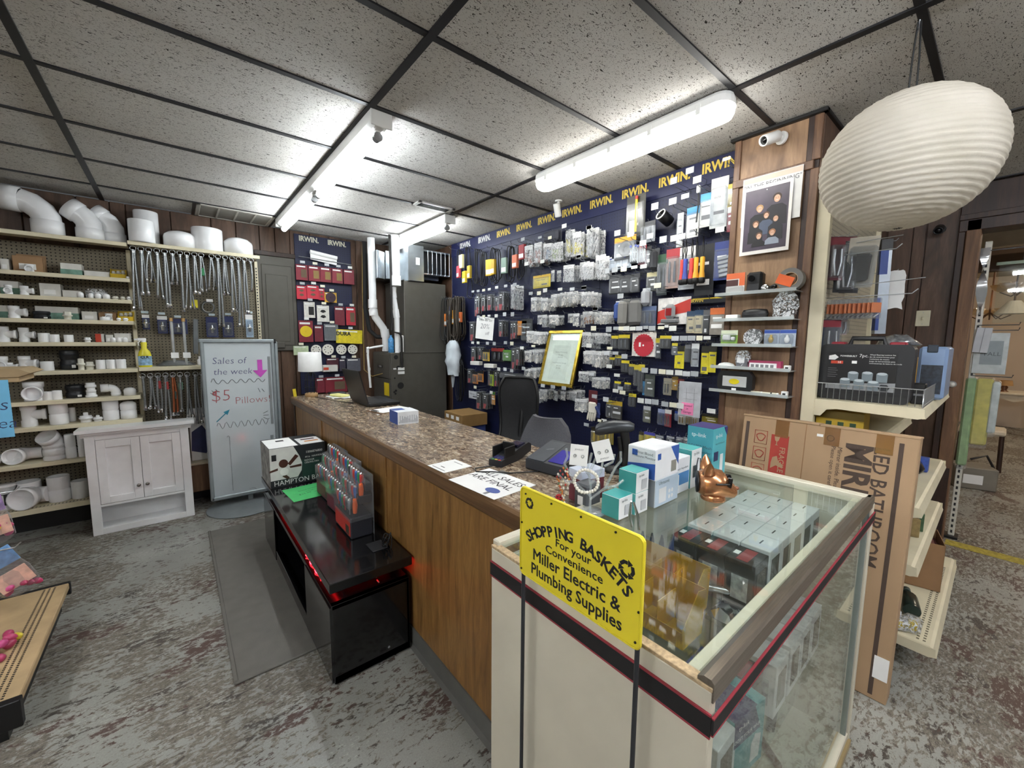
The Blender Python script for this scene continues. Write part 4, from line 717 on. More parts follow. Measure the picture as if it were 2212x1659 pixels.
for i, (x, z, m) in enumerate(((-.131, 1.16, '#8e2b2b'), (-.08, 1.15, '#a03434'), (-.031, 1.06, '#33403a'), (.232, 2.17, '#2f7d4f'), (.018, 1.14, '#5f7d6b'))):
    tag(obj('hose_sleeve', B().rbox(-.016, .016, -.012, .012, -.035, .035, .004), loc=(x, 4.715, z), mats=[M(m, .5)]), ['dark red paper sleeve around a hanging hose', 'red paper sleeve with print around a hanging hose', 'dark green sleeve around a copper hose', 'bright green sleeve around a hanging hose', 'grey green sleeve around a hanging hose'][i], 'sleeve')
# blister packs below the hoses
def blister(x, z, wd, h, y, card, label, cat='pack', group=None, inside=None, rz=0, top=None, film=True):
    t = thing('blister_pack', label, cat, (x, y, z), rz, group); hh = h
    obj('card', B().rbox(-wd/2, wd/2, 0, .002, -hh, 0, .0008), t, mats=[card])
    if top: obj('header', B().box(-wd/2, wd/2, -.0006, 0, -hh*.22, -.002), t, mats=[top])
    if inside: obj('content', inside, t, (0, -.008, -hh*.58), mats=[CHROME])
    if film: obj('blister', B().rbox(-wd*.4, wd*.4, -.022, 0, -hh*.92, -hh*.28, .008), t, mats=[FILM])
    return t
NVC = M('#27305c', .5, var=.15)
valve = lambda s=1: B().lathe([(.012*s, -.04*s), (.014*s, -.01*s), (.02*s, 0), (.012*s, .012*s), (.008*s, .035*s)], 10).cyl((-.022*s, 0, 0), (.022*s, 0, 0), .008*s, 8)
for x, z, wd, h, lb in ((-.186, 1.776, .049, .132, 'narrow dark blister pack with dangling tubes below the hoses'), (-.075, 1.77, .07, .16, 'blue blister pack with a chrome valve below the hoses'), (.035, 1.747, .133, .14, 'wide blue blister card behind two silver hoses'), (.288, 1.775, .093, .196, 'navy blister pack with chrome valve pair beside the whiteboard'), (.416, 1.786, .093, .206, 'navy blister pack with brass valve beside the whiteboard'), (.595, 1.811, .063, .229, 'pale blister pack with yellow part at the upright')):
    blister(x, z, wd, h, 4.90, NVC if 'pale' not in lb else M('#9fb4c8', .5), lb, inside=valve(), top=PAPER if wd < .08 else None)
    tag(obj('price_tag', B().box(-.024, .024, 0, .001, 0, .02), loc=(x, 4.83, z+.008), mats=[M('#c3d3da', .6)]), 'pale blue price tag above the packs on tan pegboard', 'price tag', 'price tags on tan pegboard')
for x in (-.013, .072):
    t = thing('flex_connector', 'long shiny corrugated connector hanging on tan pegboard', 'connector', (x, 4.80, 1.73), group='corrugated connectors'); obj('tube', B().lathe([(.011+.002*(i % 2), -.41+i*.0075) for i in range(54)], 12), t, mats=[M('#dfe3e4', .2, .7)]); obj('nut', B().lathe([(.016, -.43), (.016, -.405), (.01, -.40)], 6, sm=False), t, mats=[CHROME]); obj('collar', B().cyl((0, 0, -.01), (0, 0, .02), .015, 10), t, mats=[M('#c5a06a', .3, .7)]); obj('paper_tag', B().box(-.02, .035, -.0155, -.0145, -.34, -.29), t, mats=[PAPER])
tag(obj('flat_hose', B().rbox(-.02, .02, -.008, .008, -.33, 0, .006), loc=(.165, 4.88, 1.75), rot=(0, R(3), 0), mats=[M('#6d7173', .5, .3)]), 'flat grey hose hanging beside the corrugated connectors', 'hose')
t = thing('hose_coil', 'coiled steel hose hanging below the ring hooks', 'hose', (.262, 4.84, 1.86))
for k in range(4): obj('loop', B().tube([((.052-.003*k)*math.cos(a), -.01*k, (.055-.003*k)*math.sin(a)) for a in [2*PI*i/20 for i in range(20)]], .0055, 6, closed=True), t, mats=[BRAID])
obj('tag', B().box(-.01, .04, -.05, -.049, .05, .075), t, mats=[PAPER])
tag(obj('yellow_tag', B().rbox(-.026, .026, 0, .01, -.036, .036, .002), loc=(.161, 4.80, 1.886), mats=[M('#e3d52c', .6)]), 'bright yellow package hanging on a steel hose', 'package')
t = thing('tube_coil', 'flat coil of thin grey tube lying on the shelf behind spray bottle', 'tube', (.0, 4.84, 1.32))
for k in range(6): obj('loop', B().tube([((.14-.012*k)*math.cos(a), .06*math.sin(a)*(1-.05*k), .006+.007*k) for a in [2*PI*i/24 for i in range(24)]], .0042, 5, closed=True), t, mats=[M('#77797a', .4, .3)])
tag(obj('small_valve_box', B().rbox(-.02, .02, -.02, .02, 0, .06, .008).cyl((0, 0, .05), (0, 0, .085), .011, 10), loc=(.171, 4.78, 1.318), mats=[PVC]), 'small white plastic valve on the shelf behind the whiteboard edge', 'valve')
sb = thing('spray_bottle', 'yellow spray bottle of cleaner with blue and white label', 'bottle', (-.208, 4.765, 1.318))
YBOT = M('#d9cf2a', .3); 
def oval(rx, ry, z, n=20): return [(rx*math.cos(2*PI*k/n), ry*math.sin(2*PI*k/n), z) for k in range(n)]
obj('body', B().ring([oval(a, c, z) for a, c, z in ((.04, .024, 0), (.045, .028, .006), (.045, .028, .10), (.036, .024, .135), (.018, .016, .16), (.022, .018, .205), (.014, .013, .22))]), sb, mats=[YBOT])
obj('label', B().ring([oval(.0455, .0285, z) for z in (.015, .095)], caps=False), sb, mats=[M('#8fb4d2', .4, var=.3, vs=40)]); txt('CLR', .03, INK, sb, (0, -.029, .085), bold=.03)
obj('trigger_head', B().rbox(-.04, .018, -.012, .012, .225, .25, .005).rbox(-.06, -.035, -.008, .008, .23, .245, .003), sb, mats=[PVC]); obj('trigger', B().tube([(-.02, 0, .228), (-.035, 0, .21), (-.034, 0, .185)], .005, 6), sb, mats=[PVC]); obj('collar', B().cyl((0, 0, .215), (0, 0, .228), .016, 12), sb, mats=[PVC])
t = thing('packaged_faucet_box', 'tall white packaged panel with navy print behind the white cabinet', 'package', (.13, 4.84, .41)); obj('panel', B().rbox(-.075, .10, -.03, .03, 0, .50, .006), t, mats=[WHITE]); obj('navy_print', B().prism([(-.07, .10), (.04, .06), (.095, .20), (.02, .34), (-.06, .28)], -.0315, -.0305), t, mats=[NVC])
BAGS = [(2.826,2.433,0.120,0.177,4,'r'), (2.714,2.430,0.106,0.168,5,'r'), (2.599,2.410,0.094,0.134,4,'b'), (2.484,2.400,0.151,0.150,5,'g'), (2.355,2.472,0.098,0.202,5,'y'), (2.253,2.439,0.105,0.185,6,'y'), (2.117,2.439,0.145,0.201,6,'c'), (2.530,2.178,0.063,0.094,2,'c'), (2.348,2.198,0.123,0.128,4,'c'), (2.149,2.186,0.137,0.118,4,'c'), (2.159,2.190,0.144,0.117,4,'c'), (2.023,2.220,0.110,0.166,3,'c'), (2.763,1.967,0.165,0.122,3,'w'), (2.610,1.945,0.110,0.102,4,'w'), (2.510,1.973,0.120,0.105,5,'w'), (2.393,1.974,0.127,0.108,5,'w'), (2.274,1.973,0.127,0.090,4,'w'), (2.136,1.957,0.137,0.101,5,'w'), (2.135,1.961,0.143,0.106,4,'w'), (2.743,1.808,0.086,0.085,1,'w'), (2.628,1.803,0.111,0.103,3,'c'), (2.518,1.798,0.104,0.080,3,'w'), (2.359,1.802,0.079,0.078,1,'w'), (2.239,1.792,0.094,0.100,2,'w'), (2.138,1.806,0.105,0.088,5,'k'), (2.016,1.798,0.135,0.088,5,'w'), (2.795,1.660,0.120,0.108,4,'w'), (2.689,1.653,0.108,0.100,4,'w'), (2.126,1.643,0.096,0.121,3,'c'), (2.013,1.635,0.095,0.080,3,'c'), (2.832,1.486,0.090,0.110,3,'w'), (2.720,1.494,0.133,0.118,4,'w'), (2.120,1.497,0.105,0.104,4,'w'), (2.016,1.496,0.105,0.119,5,'w'), (2.841,1.315,0.132,0.095,3,'w'), (2.728,1.327,0.078,0.092,3,'w'), (2.141,1.330,0.111,0.080,2,'c'), (2.018,1.292,0.101,0.085,3,'w'), (2.812,1.106,0.131,0.101,3,'c'), (2.700,1.112,0.094,0.098,3,'c'), (2.608,1.137,0.106,0.091,3,'w'), (2.455,1.147,0.084,0.082,2,'c'), (2.374,1.150,0.072,0.071,3,'w'), (2.269,1.166,0.123,0.084,3,'c'), (2.168,1.103,0.149,0.097,5,'w'), (3.063,2.100,0.168,0.229,3,'c')]
BITS = [(3.822,2.045,0.063,0.206,1), (3.742,2.070,0.084,0.208,2), (3.635,2.043,0.101,0.155,2), (3.519,2.047,0.109,0.158,2), (3.397,2.019,0.095,0.142,2), (3.283,2.051,0.125,0.174,3), (3.128,1.994,0.109,0.114,1), (3.851,1.769,0.118,0.203,2), (3.707,1.771,0.079,0.165,1), (3.288,1.766,0.097,0.154,3), (3.187,1.757,0.060,0.175,1), (3.106,1.755,0.073,0.161,2), (3.827,1.488,0.146,0.158,2), (3.699,1.490,0.090,0.129,2), (3.119,1.490,0.097,0.203,2), (3.021,1.498,0.084,0.165,3), (3.904,1.232,0.102,0.149,2), (3.563,1.247,0.076,0.166,1), (3.409,1.250,0.064,0.161,2), (3.680,0.998,0.122,0.184,3), (3.556,0.986,0.126,0.155,3)]
TAGS = [(2.343,2.507,0.058,0.032), (2.088,2.441,0.052,0.025), (2.848,2.493,0.065,0.030), (2.625,2.463,0.044,0.020), (2.504,2.441,0.042,0.024), (2.795,2.271,0.057,0.031), (2.590,2.262,0.063,0.029), (2.183,2.240,0.056,0.022), (3.647,2.094,0.048,0.020), (3.548,2.093,0.057,0.023), (3.450,2.093,0.057,0.024), (3.353,2.093,0.055,0.023), (3.232,2.102,0.061,0.026), (3.090,2.102,0.057,0.025), (2.955,2.104,0.063,0.032), (2.732,2.004,0.054,0.026), (2.626,2.000,0.052,0.032), (2.550,2.018,0.058,0.033), (2.374,2.007,0.052,0.023), (2.241,1.997,0.052,0.024), (2.120,1.996,0.050,0.023), (3.546,1.829,0.052,0.022), (3.449,1.829,0.058,0.023), (3.357,1.829,0.054,0.019), (3.237,1.829,0.057,0.031), (3.105,1.841,0.060,0.036), (2.986,1.837,0.061,0.037), (2.003,1.827,0.050,0.021), (2.014,1.689,0.056,0.035), (3.652,1.557,0.054,0.025), (3.550,1.558,0.059,0.027), (3.384,1.557,0.050,0.030), (3.268,1.556,0.055,0.033), (3.088,1.565,0.060,0.028), (2.991,1.561,0.056,0.034), (2.845,1.519,0.054,0.027), (3.192,1.304,0.053,0.033), (3.093,1.309,0.055,0.032), (2.990,1.299,0.053,0.029), (2.819,1.331,0.049,0.030), (3.607,1.083,0.055,0.031), (3.317,1.056,0.049,0.030), (2.681,1.180,0.062,0.029), (2.559,1.196,0.059,0.029), (2.435,1.197,0.060,0.030), (2.308,1.199,0.055,0.030), (2.689,1.534,0.059,0.018), (1.538,2.473,0.058,0.042), (1.414,2.473,0.057,0.039), (1.333,2.478,0.055,0.029), (1.414,2.596,0.044,0.039), (1.312,2.625,0.051,0.036), (1.263,2.561,0.059,0.040), (2.085,2.441,0.049,0.026), (1.825,2.357,0.056,0.038), (1.716,2.326,0.061,0.034), (1.564,2.287,0.056,0.035), (1.468,2.251,0.060,0.042), (1.392,2.243,0.058,0.037), (1.344,2.243,0.052,0.034), (1.615,2.251,0.057,0.036), (2.181,2.245,0.056,0.029), (1.902,2.103,0.040,0.036), (1.837,2.102,0.061,0.035), (1.761,2.099,0.059,0.035), (1.675,2.093,0.049,0.021), (1.603,2.092,0.058,0.027), (2.120,1.998,0.058,0.027), (2.002,1.827,0.053,0.023), (1.780,1.913,0.056,0.035), (1.492,1.958,0.062,0.032), (1.268,2.291,0.053,0.036), (1.112,2.236,0.054,0.029), (1.098,2.614,0.044,0.017), (1.872,1.681,0.064,0.039), (1.808,1.680,0.047,0.024), (1.764,1.680,0.041,0.029), (1.720,1.681,0.049,0.031), (1.668,1.677,0.047,0.027), (1.616,1.679,0.054,0.030), (1.567,1.681,0.038,0.021), (1.518,1.679,0.057,0.031), (1.453,1.676,0.045,0.020), (1.414,1.683,0.028,0.017), (1.371,1.677,0.056,0.033), (1.351,1.612,0.053,0.031), (1.296,1.613,0.049,0.031), (1.244,1.614,0.050,0.031), (1.194,1.614,0.038,0.030), (1.148,1.611,0.043,0.021), (2.054,1.555,0.066,0.031), (1.882,1.501,0.054,0.030), (1.805,1.500,0.051,0.023), (1.727,1.484,0.060,0.033), (1.858,1.534,0.048,0.021), (1.857,1.403,0.065,0.027), (1.785,1.341,0.052,0.023), (2.020,1.332,0.048,0.024), (1.559,1.397,0.051,0.034), (1.491,1.396,0.058,0.036), (1.430,1.394,0.053,0.032), (1.376,1.393,0.052,0.032), (1.315,1.395,0.049,0.033), (1.264,1.391,0.048,0.031), (1.212,1.395,0.049,0.032), (1.752,1.249,0.044,0.024), (1.732,1.222,0.057,0.028), (1.792,1.226,0.059,0.025), (1.581,1.184,0.054,0.034), (1.523,1.186,0.051,0.035), (1.470,1.188,0.051,0.036), (1.399,1.182,0.053,0.033), (1.342,1.183,0.050,0.032), (1.293,1.186,0.046,0.036), (1.097,1.176,0.051,0.028), (1.877,1.157,0.053,0.034), (1.985,1.165,0.060,0.028), (2.057,0.929,0.052,0.025), (1.922,0.979,0.060,0.020), (1.887,0.988,0.052,0.031)]
CARDS = [
(2.615,2.536,0.203,0.109,'#4a4c55','-','dark grey zip pouch hanging above the small parts bags'),
(2.753,2.169,0.225,0.114,'#d8c23a','#c9a52c','yellow printed card pack on a lone hook'),
(3.585,1.474,0.119,0.127,'#d8b13c','#222222','yellow blister pack among the black drill packs'),
(3.405,1.490,0.220,0.141,'#1e1f22','#8a2a2a','wide black card with four round bits'),
(3.225,1.476,0.134,0.112,'#5a8f35','-','green twin card next to the black drill packs'),
(2.995,1.762,0.134,0.139,'#d68a35','-','orange card pack with wavy print'),
(2.924,1.777,0.152,0.210,'#3c3e40','-','dark empty looking pack behind the orange card'),
(3.794,1.219,0.094,0.139,'#d07f2e','#222222','first orange blister pack above the chair'),
(3.689,1.232,0.095,0.123,'#d5892f','#222222','second orange blister pack above the chair'),
(3.486,1.245,0.078,0.161,'#b9d034','#222222','yellow green blister pack above the chair'),
(3.138,1.245,0.462,0.065,'#4a4c50','-','row of grey packs partly behind the chair'),
(3.834,0.989,0.186,0.085,'#b8bcc2','-','pale folded paper beside the chair'),
(3.454,1.022,0.057,0.139,'#c58a3a','#3a6a2a','small orange and green pack beside the chair'),
(1.768,2.612,0.154,0.288,'#3b3a34','-','clear pack with yellow and red signal torch'),
(1.663,2.407,0.117,0.142,'#8d9094','#3a3b40','small clear pack with tools under the torch pack'),
(1.849,2.340,0.186,0.165,'#55585c','#d79a2b','square pack with orange header and black reel'),
(1.908,2.199,0.208,0.084,'#c8d2dc','-','clear compartment organiser hung below the reel'),
(1.764,2.262,0.069,0.127,'#202124','#b9bcc0','dark pack with white header beside organiser'),
(1.702,2.255,0.072,0.135,'#5a2330','#8a2a34','dark red pack beside the organiser'),
(1.650,2.237,0.046,0.144,'#2a2b30','-','narrow black pack behind the dark red pack'),
(1.344,2.429,0.084,0.189,'#d9d8d4','#4e9ed0','white pack with blue top behind a price tag'),
(1.255,2.491,0.086,0.202,'#dedcd6','#4e9ed0','white pack with blue top and round disc'),
(1.185,2.563,0.099,0.294,'#b9bcbc','#c9c6c2','long clear pack with stacked white papers and red mark'),
(1.112,2.507,0.047,0.132,'#9a8b4a','#c7b24a','yellow topped pack tucked against the column'),
(1.107,2.376,0.046,0.145,'#8a3340','#d9d8d4','dark red pack tucked against the column'),
(1.427,2.412,0.043,0.217,'#c9cbcb','-','thin white tall pack behind price tags'),
(1.596,2.214,0.058,0.155,'#3a3c40','-','dark tool pack above the tan pouch'),
(1.539,2.166,0.075,0.275,'#2c3434','#3a5a44','tall dark green tool pack in film'),
(1.464,2.190,0.097,0.259,'#b79a90','#a8363c','clear bag of red handled tools with red label'),
(1.367,2.187,0.110,0.271,'#b9bdc0','#d9d9d6','large clear bag with white papers'),
(1.249,2.183,0.120,0.315,'#202226','-','large black card behind the hanging flashlights'),
(1.141,2.182,0.101,0.230,'#3a4c8c','#2c3a78','blue pack with silver utility blades'),
(1.617,2.055,0.080,0.130,'#3a3a36','#c9c29a','small dark pack with beige header'),
(1.926,2.074,0.101,0.144,'#17181a','#44464a','first black film pack of washers'),
(1.832,2.059,0.088,0.132,'#15161a','#44464a','second black film pack of washers'),
(1.750,2.061,0.078,0.134,'#18191b','#44464a','third black film pack of washers'),
(1.648,1.950,0.071,0.127,'#a5a9ae','#b5b9bd','pale grey boxed pack behind the grey pouches'),
(1.879,1.876,0.065,0.152,'#3a5290','#c9ccd0','narrow blue pack left of the grey pouches'),
(1.832,1.886,0.094,0.200,'#7d7c78','-','grey fabric pouch in clear film, front one'),
(1.729,1.885,0.112,0.194,'#6e6e6c','#55565a','grey fabric pouch in clear film, rear one'),
(1.634,1.822,0.127,0.137,'#46536c','#5a6a8c','grey blue tool pack beside the red vise card'),
(1.454,1.872,0.235,0.180,'#e0dedb','-','large white and red card holding a grey clamp'),
(1.214,1.854,0.225,0.034,'#14171f','#d0b42c','yellow and black brand header strip'),
(1.322,1.773,0.052,0.141,'#cdbf9a','#2a4058','first tan saw blade pack under the header strip'),
(1.268,1.779,0.054,0.149,'#cfc19c','#223c58','second tan saw blade pack under the header strip'),
(1.220,1.777,0.045,0.156,'#1d1e20','#55565a','black pictogram card beside tan blade packs'),
(1.153,1.785,0.089,0.165,'#8f8a82','#c96a34','grey work glove card with orange mark'),
(1.910,1.617,0.066,0.101,'#26282c','#d3c02c','black blister with yellow header, leftmost beside the blade'),
(1.826,1.624,0.102,0.113,'#24262a','#d3c02c','wide black blister with yellow header beside the blade'),
(1.659,1.642,0.193,0.175,'#e3dfd8','-','white square card with red circular saw blade'),
(1.543,1.598,0.044,0.142,'#3d4046','#c9b93a','dark narrow pack behind the saw blade card'),
(1.490,1.616,0.081,0.091,'#23262b','#d3c02c','black blister with yellow header right of the blade'),
(1.421,1.566,0.042,0.081,'#6e7278','#cfc13a','clear small pack with yellow header'),
(1.385,1.548,0.070,0.152,'#d6c92e','#2a2a22','tall yellow drill card, first on the grey strip'),
(1.329,1.558,0.040,0.117,'#4a4c50','#6a6c70','dark grey bit pack between yellow card and carabiner'),
(1.279,1.564,0.048,0.149,'#a8acb0','#d4d8da','silver pack with carabiner on the grey strip'),
(1.214,1.549,0.046,0.177,'#d6c92e','#2a2a22','tall yellow drill card right of the carabiner'),
(1.167,1.556,0.045,0.172,'#d2c52c','#2a2a22','tall yellow drill card next to the column'),
(1.927,1.450,0.050,0.078,'#26282c','#d3c02c','small yellow headed blister over a low tag'),
(1.869,1.466,0.061,0.081,'#26282c','#cdbb30','small yellow headed blister with two bits'),
(1.807,1.432,0.068,0.092,'#26282c','#d3c02c','small yellow headed blister with one bit'),
(1.749,1.408,0.046,0.085,'#25272b','#c9b93a','narrow yellow headed blister'),
(1.701,1.404,0.056,0.159,'#30343a','#c9b93a','long dark chisel pack'),
(1.666,1.409,0.050,0.207,'#2b2f38','#c9b93a','longest dark chisel pack with blue edge'),
(1.596,1.340,0.074,0.159,'#4f554e','#3e443f','grey green pack with white strips'),
(1.639,1.289,0.030,0.101,'#4f97c8','-','light blue tool handle'),
(1.460,1.325,0.061,0.117,'#b5ab92','#8f8a7c','beige card pack with dark bit'),
(1.408,1.341,0.044,0.093,'#c89a2c','#6a5420','mustard yellow small pack'),
(1.364,1.327,0.043,0.141,'#3c2a28','#6a2a2a','dark red brown pack beside paper sheet'),
(1.869,1.269,0.061,0.072,'#23252a','#cdbb30','low yellow headed blister by the blue handle'),
(1.779,1.267,0.056,0.057,'#23252a','#cdbb30','low yellow headed blister above wire hooks'),
(1.734,1.188,0.061,0.100,'#24262a','#d3c02c','single yellow headed blister on bare pegboard'),
(1.941,1.116,0.055,0.144,'#2f3034','#b5a23a','dark glove pack beside white glove'),
(1.869,1.114,0.096,0.141,'#37332a','#b5982c','dark pack with yellow handle strips'),
(1.496,1.105,0.053,0.114,'#3a4a78','#8d97b5','blue knife blister on the low row'),
(1.445,1.108,0.051,0.121,'#a3303a','#d5d2ce','red and white knife blister on the low row'),
(1.384,1.107,0.023,0.067,'#7f90b0','#2a4a9a','narrow blue white pack on the low row'),
(1.345,1.100,0.051,0.079,'#cfc9ba','#3a4c8c','white pack with brass fitting on the low row'),
(1.297,1.096,0.046,0.067,'#8f8266','-','clear pack with brass fitting on the low row'),
(1.252,1.102,0.043,0.071,'#a9a59c','#4a5a8c','pale pack beside brass fittings'),
(1.158,1.117,0.108,0.066,'#7f7424','#26241a','olive yellow card at the column foot'),
(1.608,1.111,0.059,0.120,'#6f6f5a','#b9bcc0','grey olive pack under the tag strip'),
(2.051,0.873,0.122,0.131,'#8f7c2e','#3a3420','bundle pack of yellow tools behind scanner'),
(1.940,0.918,0.103,0.152,'#9a8630','#3a3420','second bundle pack of yellow tools behind scanner'),
(1.647,0.914,0.037,0.088,'#b5a428','#3a3420','narrow yellow pack behind scanner'),
(1.579,0.924,0.086,0.084,'#c9b62a','#4a4aa0','yellow tool pack with blue grip behind scanner'),
(1.500,0.916,0.064,0.060,'#3c4048','#8d9094','small dark pack in the lowest row with zip pliers'),
(1.418,0.925,0.058,0.052,'#3c4048','#9d9fa4','small dark pack in the lowest row with cutter'),
(1.351,0.932,0.050,0.045,'#41454e','#8d9094','small dark pack in the lowest row with blades'),
(1.297,0.940,0.052,0.042,'#383c46','#7d8084','small dark pack in the lowest row by the blue carton')]
BELTS = [(4.159,2.616,0.167,0.331,2), (3.989,2.621,0.146,0.290,2), (3.765,2.558,0.327,0.379,3), (3.668,2.519,0.153,0.386,2), (3.433,2.511,0.191,0.370,4), (3.194,2.495,0.142,0.354,3), (3.058,2.483,0.096,0.345,2), (2.952,2.481,0.100,0.225,2), (3.968,2.264,0.145,0.222,1)]
BELTS2 = [(4.620,2.069,0.167,0.538,3), (4.485,2.067,0.102,0.491,2), (4.389,2.067,0.113,0.293,2), (4.235,2.056,0.202,0.604,4), (4.088,2.046,0.115,0.468,3), (3.987,2.071,0.112,0.466,3)]
# ---------------------------------------------------------------- header strip and lettering on the right wall
IRY = M('#d9bd4e', .5); NAVS = M('#161c46', .45); WRED = M('#8c2630', .5)
hd = obj('header_strip', B().rbox(2.684, 2.69, 1.0, 4.43, 2.575, 2.728, .001), wr, mats=[NAVS])
for i, y in enumerate((4.12, 3.74, 3.40, 3.08, 2.77, 2.46, 2.15, 1.84, 1.535, 1.23)): txt('IRWIN.', .085, IRY if 2 <= i else M('#c9c9c4', .5), wr, (2.683, y, 2.672), (PI/2, 0, -PI/2), bold=.035, sx=.86)
DNV = M('#10152f', .5)
for y, z in ((1.48, 2.47), (1.78, 2.47), (3.0, 2.30), (2.5, 2.30)): txt('IRWIN.', .11, DNV, wr, (2.689, y, z), (PI/2, 0, -PI/2), bold=.03, sx=.9, name='printed_lettering')
# ---------------------------------------------------------------- hooks, bags and packs hung on the navy pegboard
RW = -PI/2      # items on this wall face -X
WIRE = M('#8f949c', .3, .8)
def hookme(L, tagw=0, tagh=0):
    b = B().tube([(0, .004, .02), (0, -.006, .022), (0, -.012, 0), (0, -L*.6, -.002), (0, -L+.02, .0), (0, -L, .018)], .0022, 5); return b.mesh('wire', [WIRE])
HK = {round(l, 2): hookme(l) for l in (.10, .16, .2, .22)}
def hook(y, z, L=.2, tag_=None, lab='bare steel peg hook on the navy pegboard', grp='bare peg hooks'):
    t = thing('peg_hook', lab, 'hook', (2.69, y, z), RW, grp); obj('wire', HK[L], t)
    if tag_:
        wd, h, m = tag_; obj('upper_wire', B().tube([(0, .002, .03), (0, -L+.01, .03)], .0014, 4), t, mats=[WIRE]); obj('price_tag', B().rbox(-wd/2, wd/2, -L-.002, -L, .012, .012+h, .0005), t, mats=[m])
    return t
ORD = ('first second third fourth fifth sixth seventh eighth ninth tenth eleventh twelfth thirteenth fourteenth fifteenth sixteenth seventeenth eighteenth').split()
def rows(data, cuts, names):
    out = []; lo = 0
    for c, nm in zip(cuts, names):
        q = sorted(range(lo, c), key=lambda i: -data[i][0])
        out += [(i, ORD[k], nm) for k, i in enumerate(q)]; lo = c
    return {i: (o, n) for i, o, n in out}
BROW = rows(BAGS, (7, 12, 19, 26, 30, 34, 38, 45, 46), ('top bag row', 'second bag row', 'third bag row', 'fourth bag row', 'frame top row', 'frame middle row', 'frame foot row', 'lowest bag row', 'upper drill row'))
DROW = rows(BITS, (7, 12, 16, 19, 21), ('upper drill row', 'second drill row', 'third drill row', 'fourth drill row', 'lowest drill row'))
def cut(s, n):
    w_ = s.split(',')[0].split()[:n]
    while w_[-1] in ('the', 'a', 'of', 'on', 'in', 'with', 'by', 'and', 'to', 'beside', 'behind', 'above', 'under', 'below', 'between', 'next', 'near', 'two', 'white', 'yellow', 'black', 'red', 'grey', 'small', 'its', 'right', 'left', 'over', 'low', 'brass', 'blue', 'silver', 'round', 'tan', 'clear', 'drill', 'brand', 'work', 'hung', 'one', 'against', 'at', 'stacked', 'low', 'narrow', 'parts', 'price', 'bare', 'first', 'second', 'lowest', 'mark'): w_ = w_[:-1]
    return ' '.join(w_)
def nearest(y, z):
    c = [((y-q[0])**2+(z-q[1])**2, cut(q[6], 7)) for q in CARDS]+[((y-q[0])**2+(z-q[1])**2, '%s bunch of the %s' % BROW[i]) for i, q in enumerate(BAGS)]+[((y-q[0])**2+(z-q[1])**2, '%s pack of the %s' % DROW[i]) for i, q in enumerate(BITS)]
    return min(c)[1]
TGM = [M('#d8dad6', .5), M('#e2dfc9', .5), M('#a9aeb2', .45), M('#c8ccd0', .5)]
for i, (y, z, wd, h) in enumerate(TAGS):
    hook(y, z-h-.012, .22, (min(wd, .05), h, TGM[(i*7+i//3) % 4]), ['white', 'cream', 'grey', 'pale grey'][(i*7+i//3) % 4]+' price tag on the hook nearest the '+nearest(y, z), 'peg hooks with price tags')
# --- small clear bags in bunches, each bag of its own
CONT = dict(w=M('#dcd8cf', .6, var=.25, vs=9), c=M('#a9adb0', .4, .3, var=.45, vs=70), r=M('#9a7a72', .5, var=.5, vs=70), b=M('#7d8fa0', .5, var=.5, vs=70), g=M('#8f9f7a', .5, var=.5, vs=80), y=M('#c3b94a', .5, var=.5, vs=70), k=M('#a8784f', .4, .4, var=.5, vs=80))
CNM = dict(w='white fittings', c='steel parts', r='reddish parts', b='bluish parts', g='greenish parts', y='yellow parts', k='copper parts')
HDRP = M('#dfe0df', .7, var=.08, vs=40)
BGV = {}
def bagmesh(k, v):
    """crinkled pouch of unit width and height, hanging from z=0, with its header card"""
    if (k, v) in BGV: return BGV[k, v]
    rnd = random.Random(v*13+ord(k)); n, m = 5, 7
    def grid(s):
        P = []
        for j in range(m):
            t_ = j/(m-1)
            for i in range(n):
                u = -1+2*i/(n-1); bulge = (1-u*u)*math.sin(PI*min(1, t_*1.02))**.8*.22
                P.append((u*.5*(1-.06*math.sin(PI*t_))+rnd.uniform(-.03, .03), s*(bulge+rnd.uniform(-.02, .05)), -t_+rnd.uniform(-.015, .015)))
        return P
    f = [(j*n+i, j*n+i+1, (j+1)*n+i+1, (j+1)*n+i) for j in range(m-1) for i in range(n-1)]
    out = B().add(grid(-1), f, 0, True).add(grid(1), f, 0, True).mesh('film', [BAGU])
    b = B()
    for q in range(8):
        a = rnd.uniform(0, PI); x, z = rnd.uniform(-.28, .28), rnd.uniform(-.9, -.4); L_ = rnd.uniform(.08, .2); b.rbox(-L_, L_, -.05, .05, -.07, .07, .02, X=Matrix.Translation((x, rnd.uniform(-.06, .06), z)) @ Matrix.Rotation(a, 4, 'Y'))
    con = b.mesh('contents', [CONT[k]])
    hdr = B().rbox(-.46, .46, -.012, .012, -.2, .04, .01).mesh('header_card', [HDRP]); BGV[k, v] = (out, con, hdr); return BGV[k, v]
for i, (y, z, wd, h, n, k) in enumerate(BAGS):
    wd = min(wd, .11); hook(y, z+.004, .2, lab='steel peg hook of the %s bunch in the %s' % BROW[i])
    for q in range(n):
        o, c, hd_ = bagmesh(k, (i+q) % 3)
        t = thing('parts_bag', 'clear bag of %s, %s bunch from the furnace in the %s' % ((CNM[k],)+BROW[i]), 'bag', (2.66-.15*(q+.5)/max(n, 2)-(.02 if n < 3 else 0), y+random.uniform(-.012, .012), z-random.uniform(0, .012)), RW+random.uniform(-.35, .35), 'small bags of %s on the pegboard' % CNM[k])
        t.scale = (wd*random.uniform(.85, 1), .05, h*random.uniform(.93, 1.03)); obj('film', o, t); obj('contents', c, t)
        if k in 'wcr' or q % 2: obj('header_card', hd_, t)
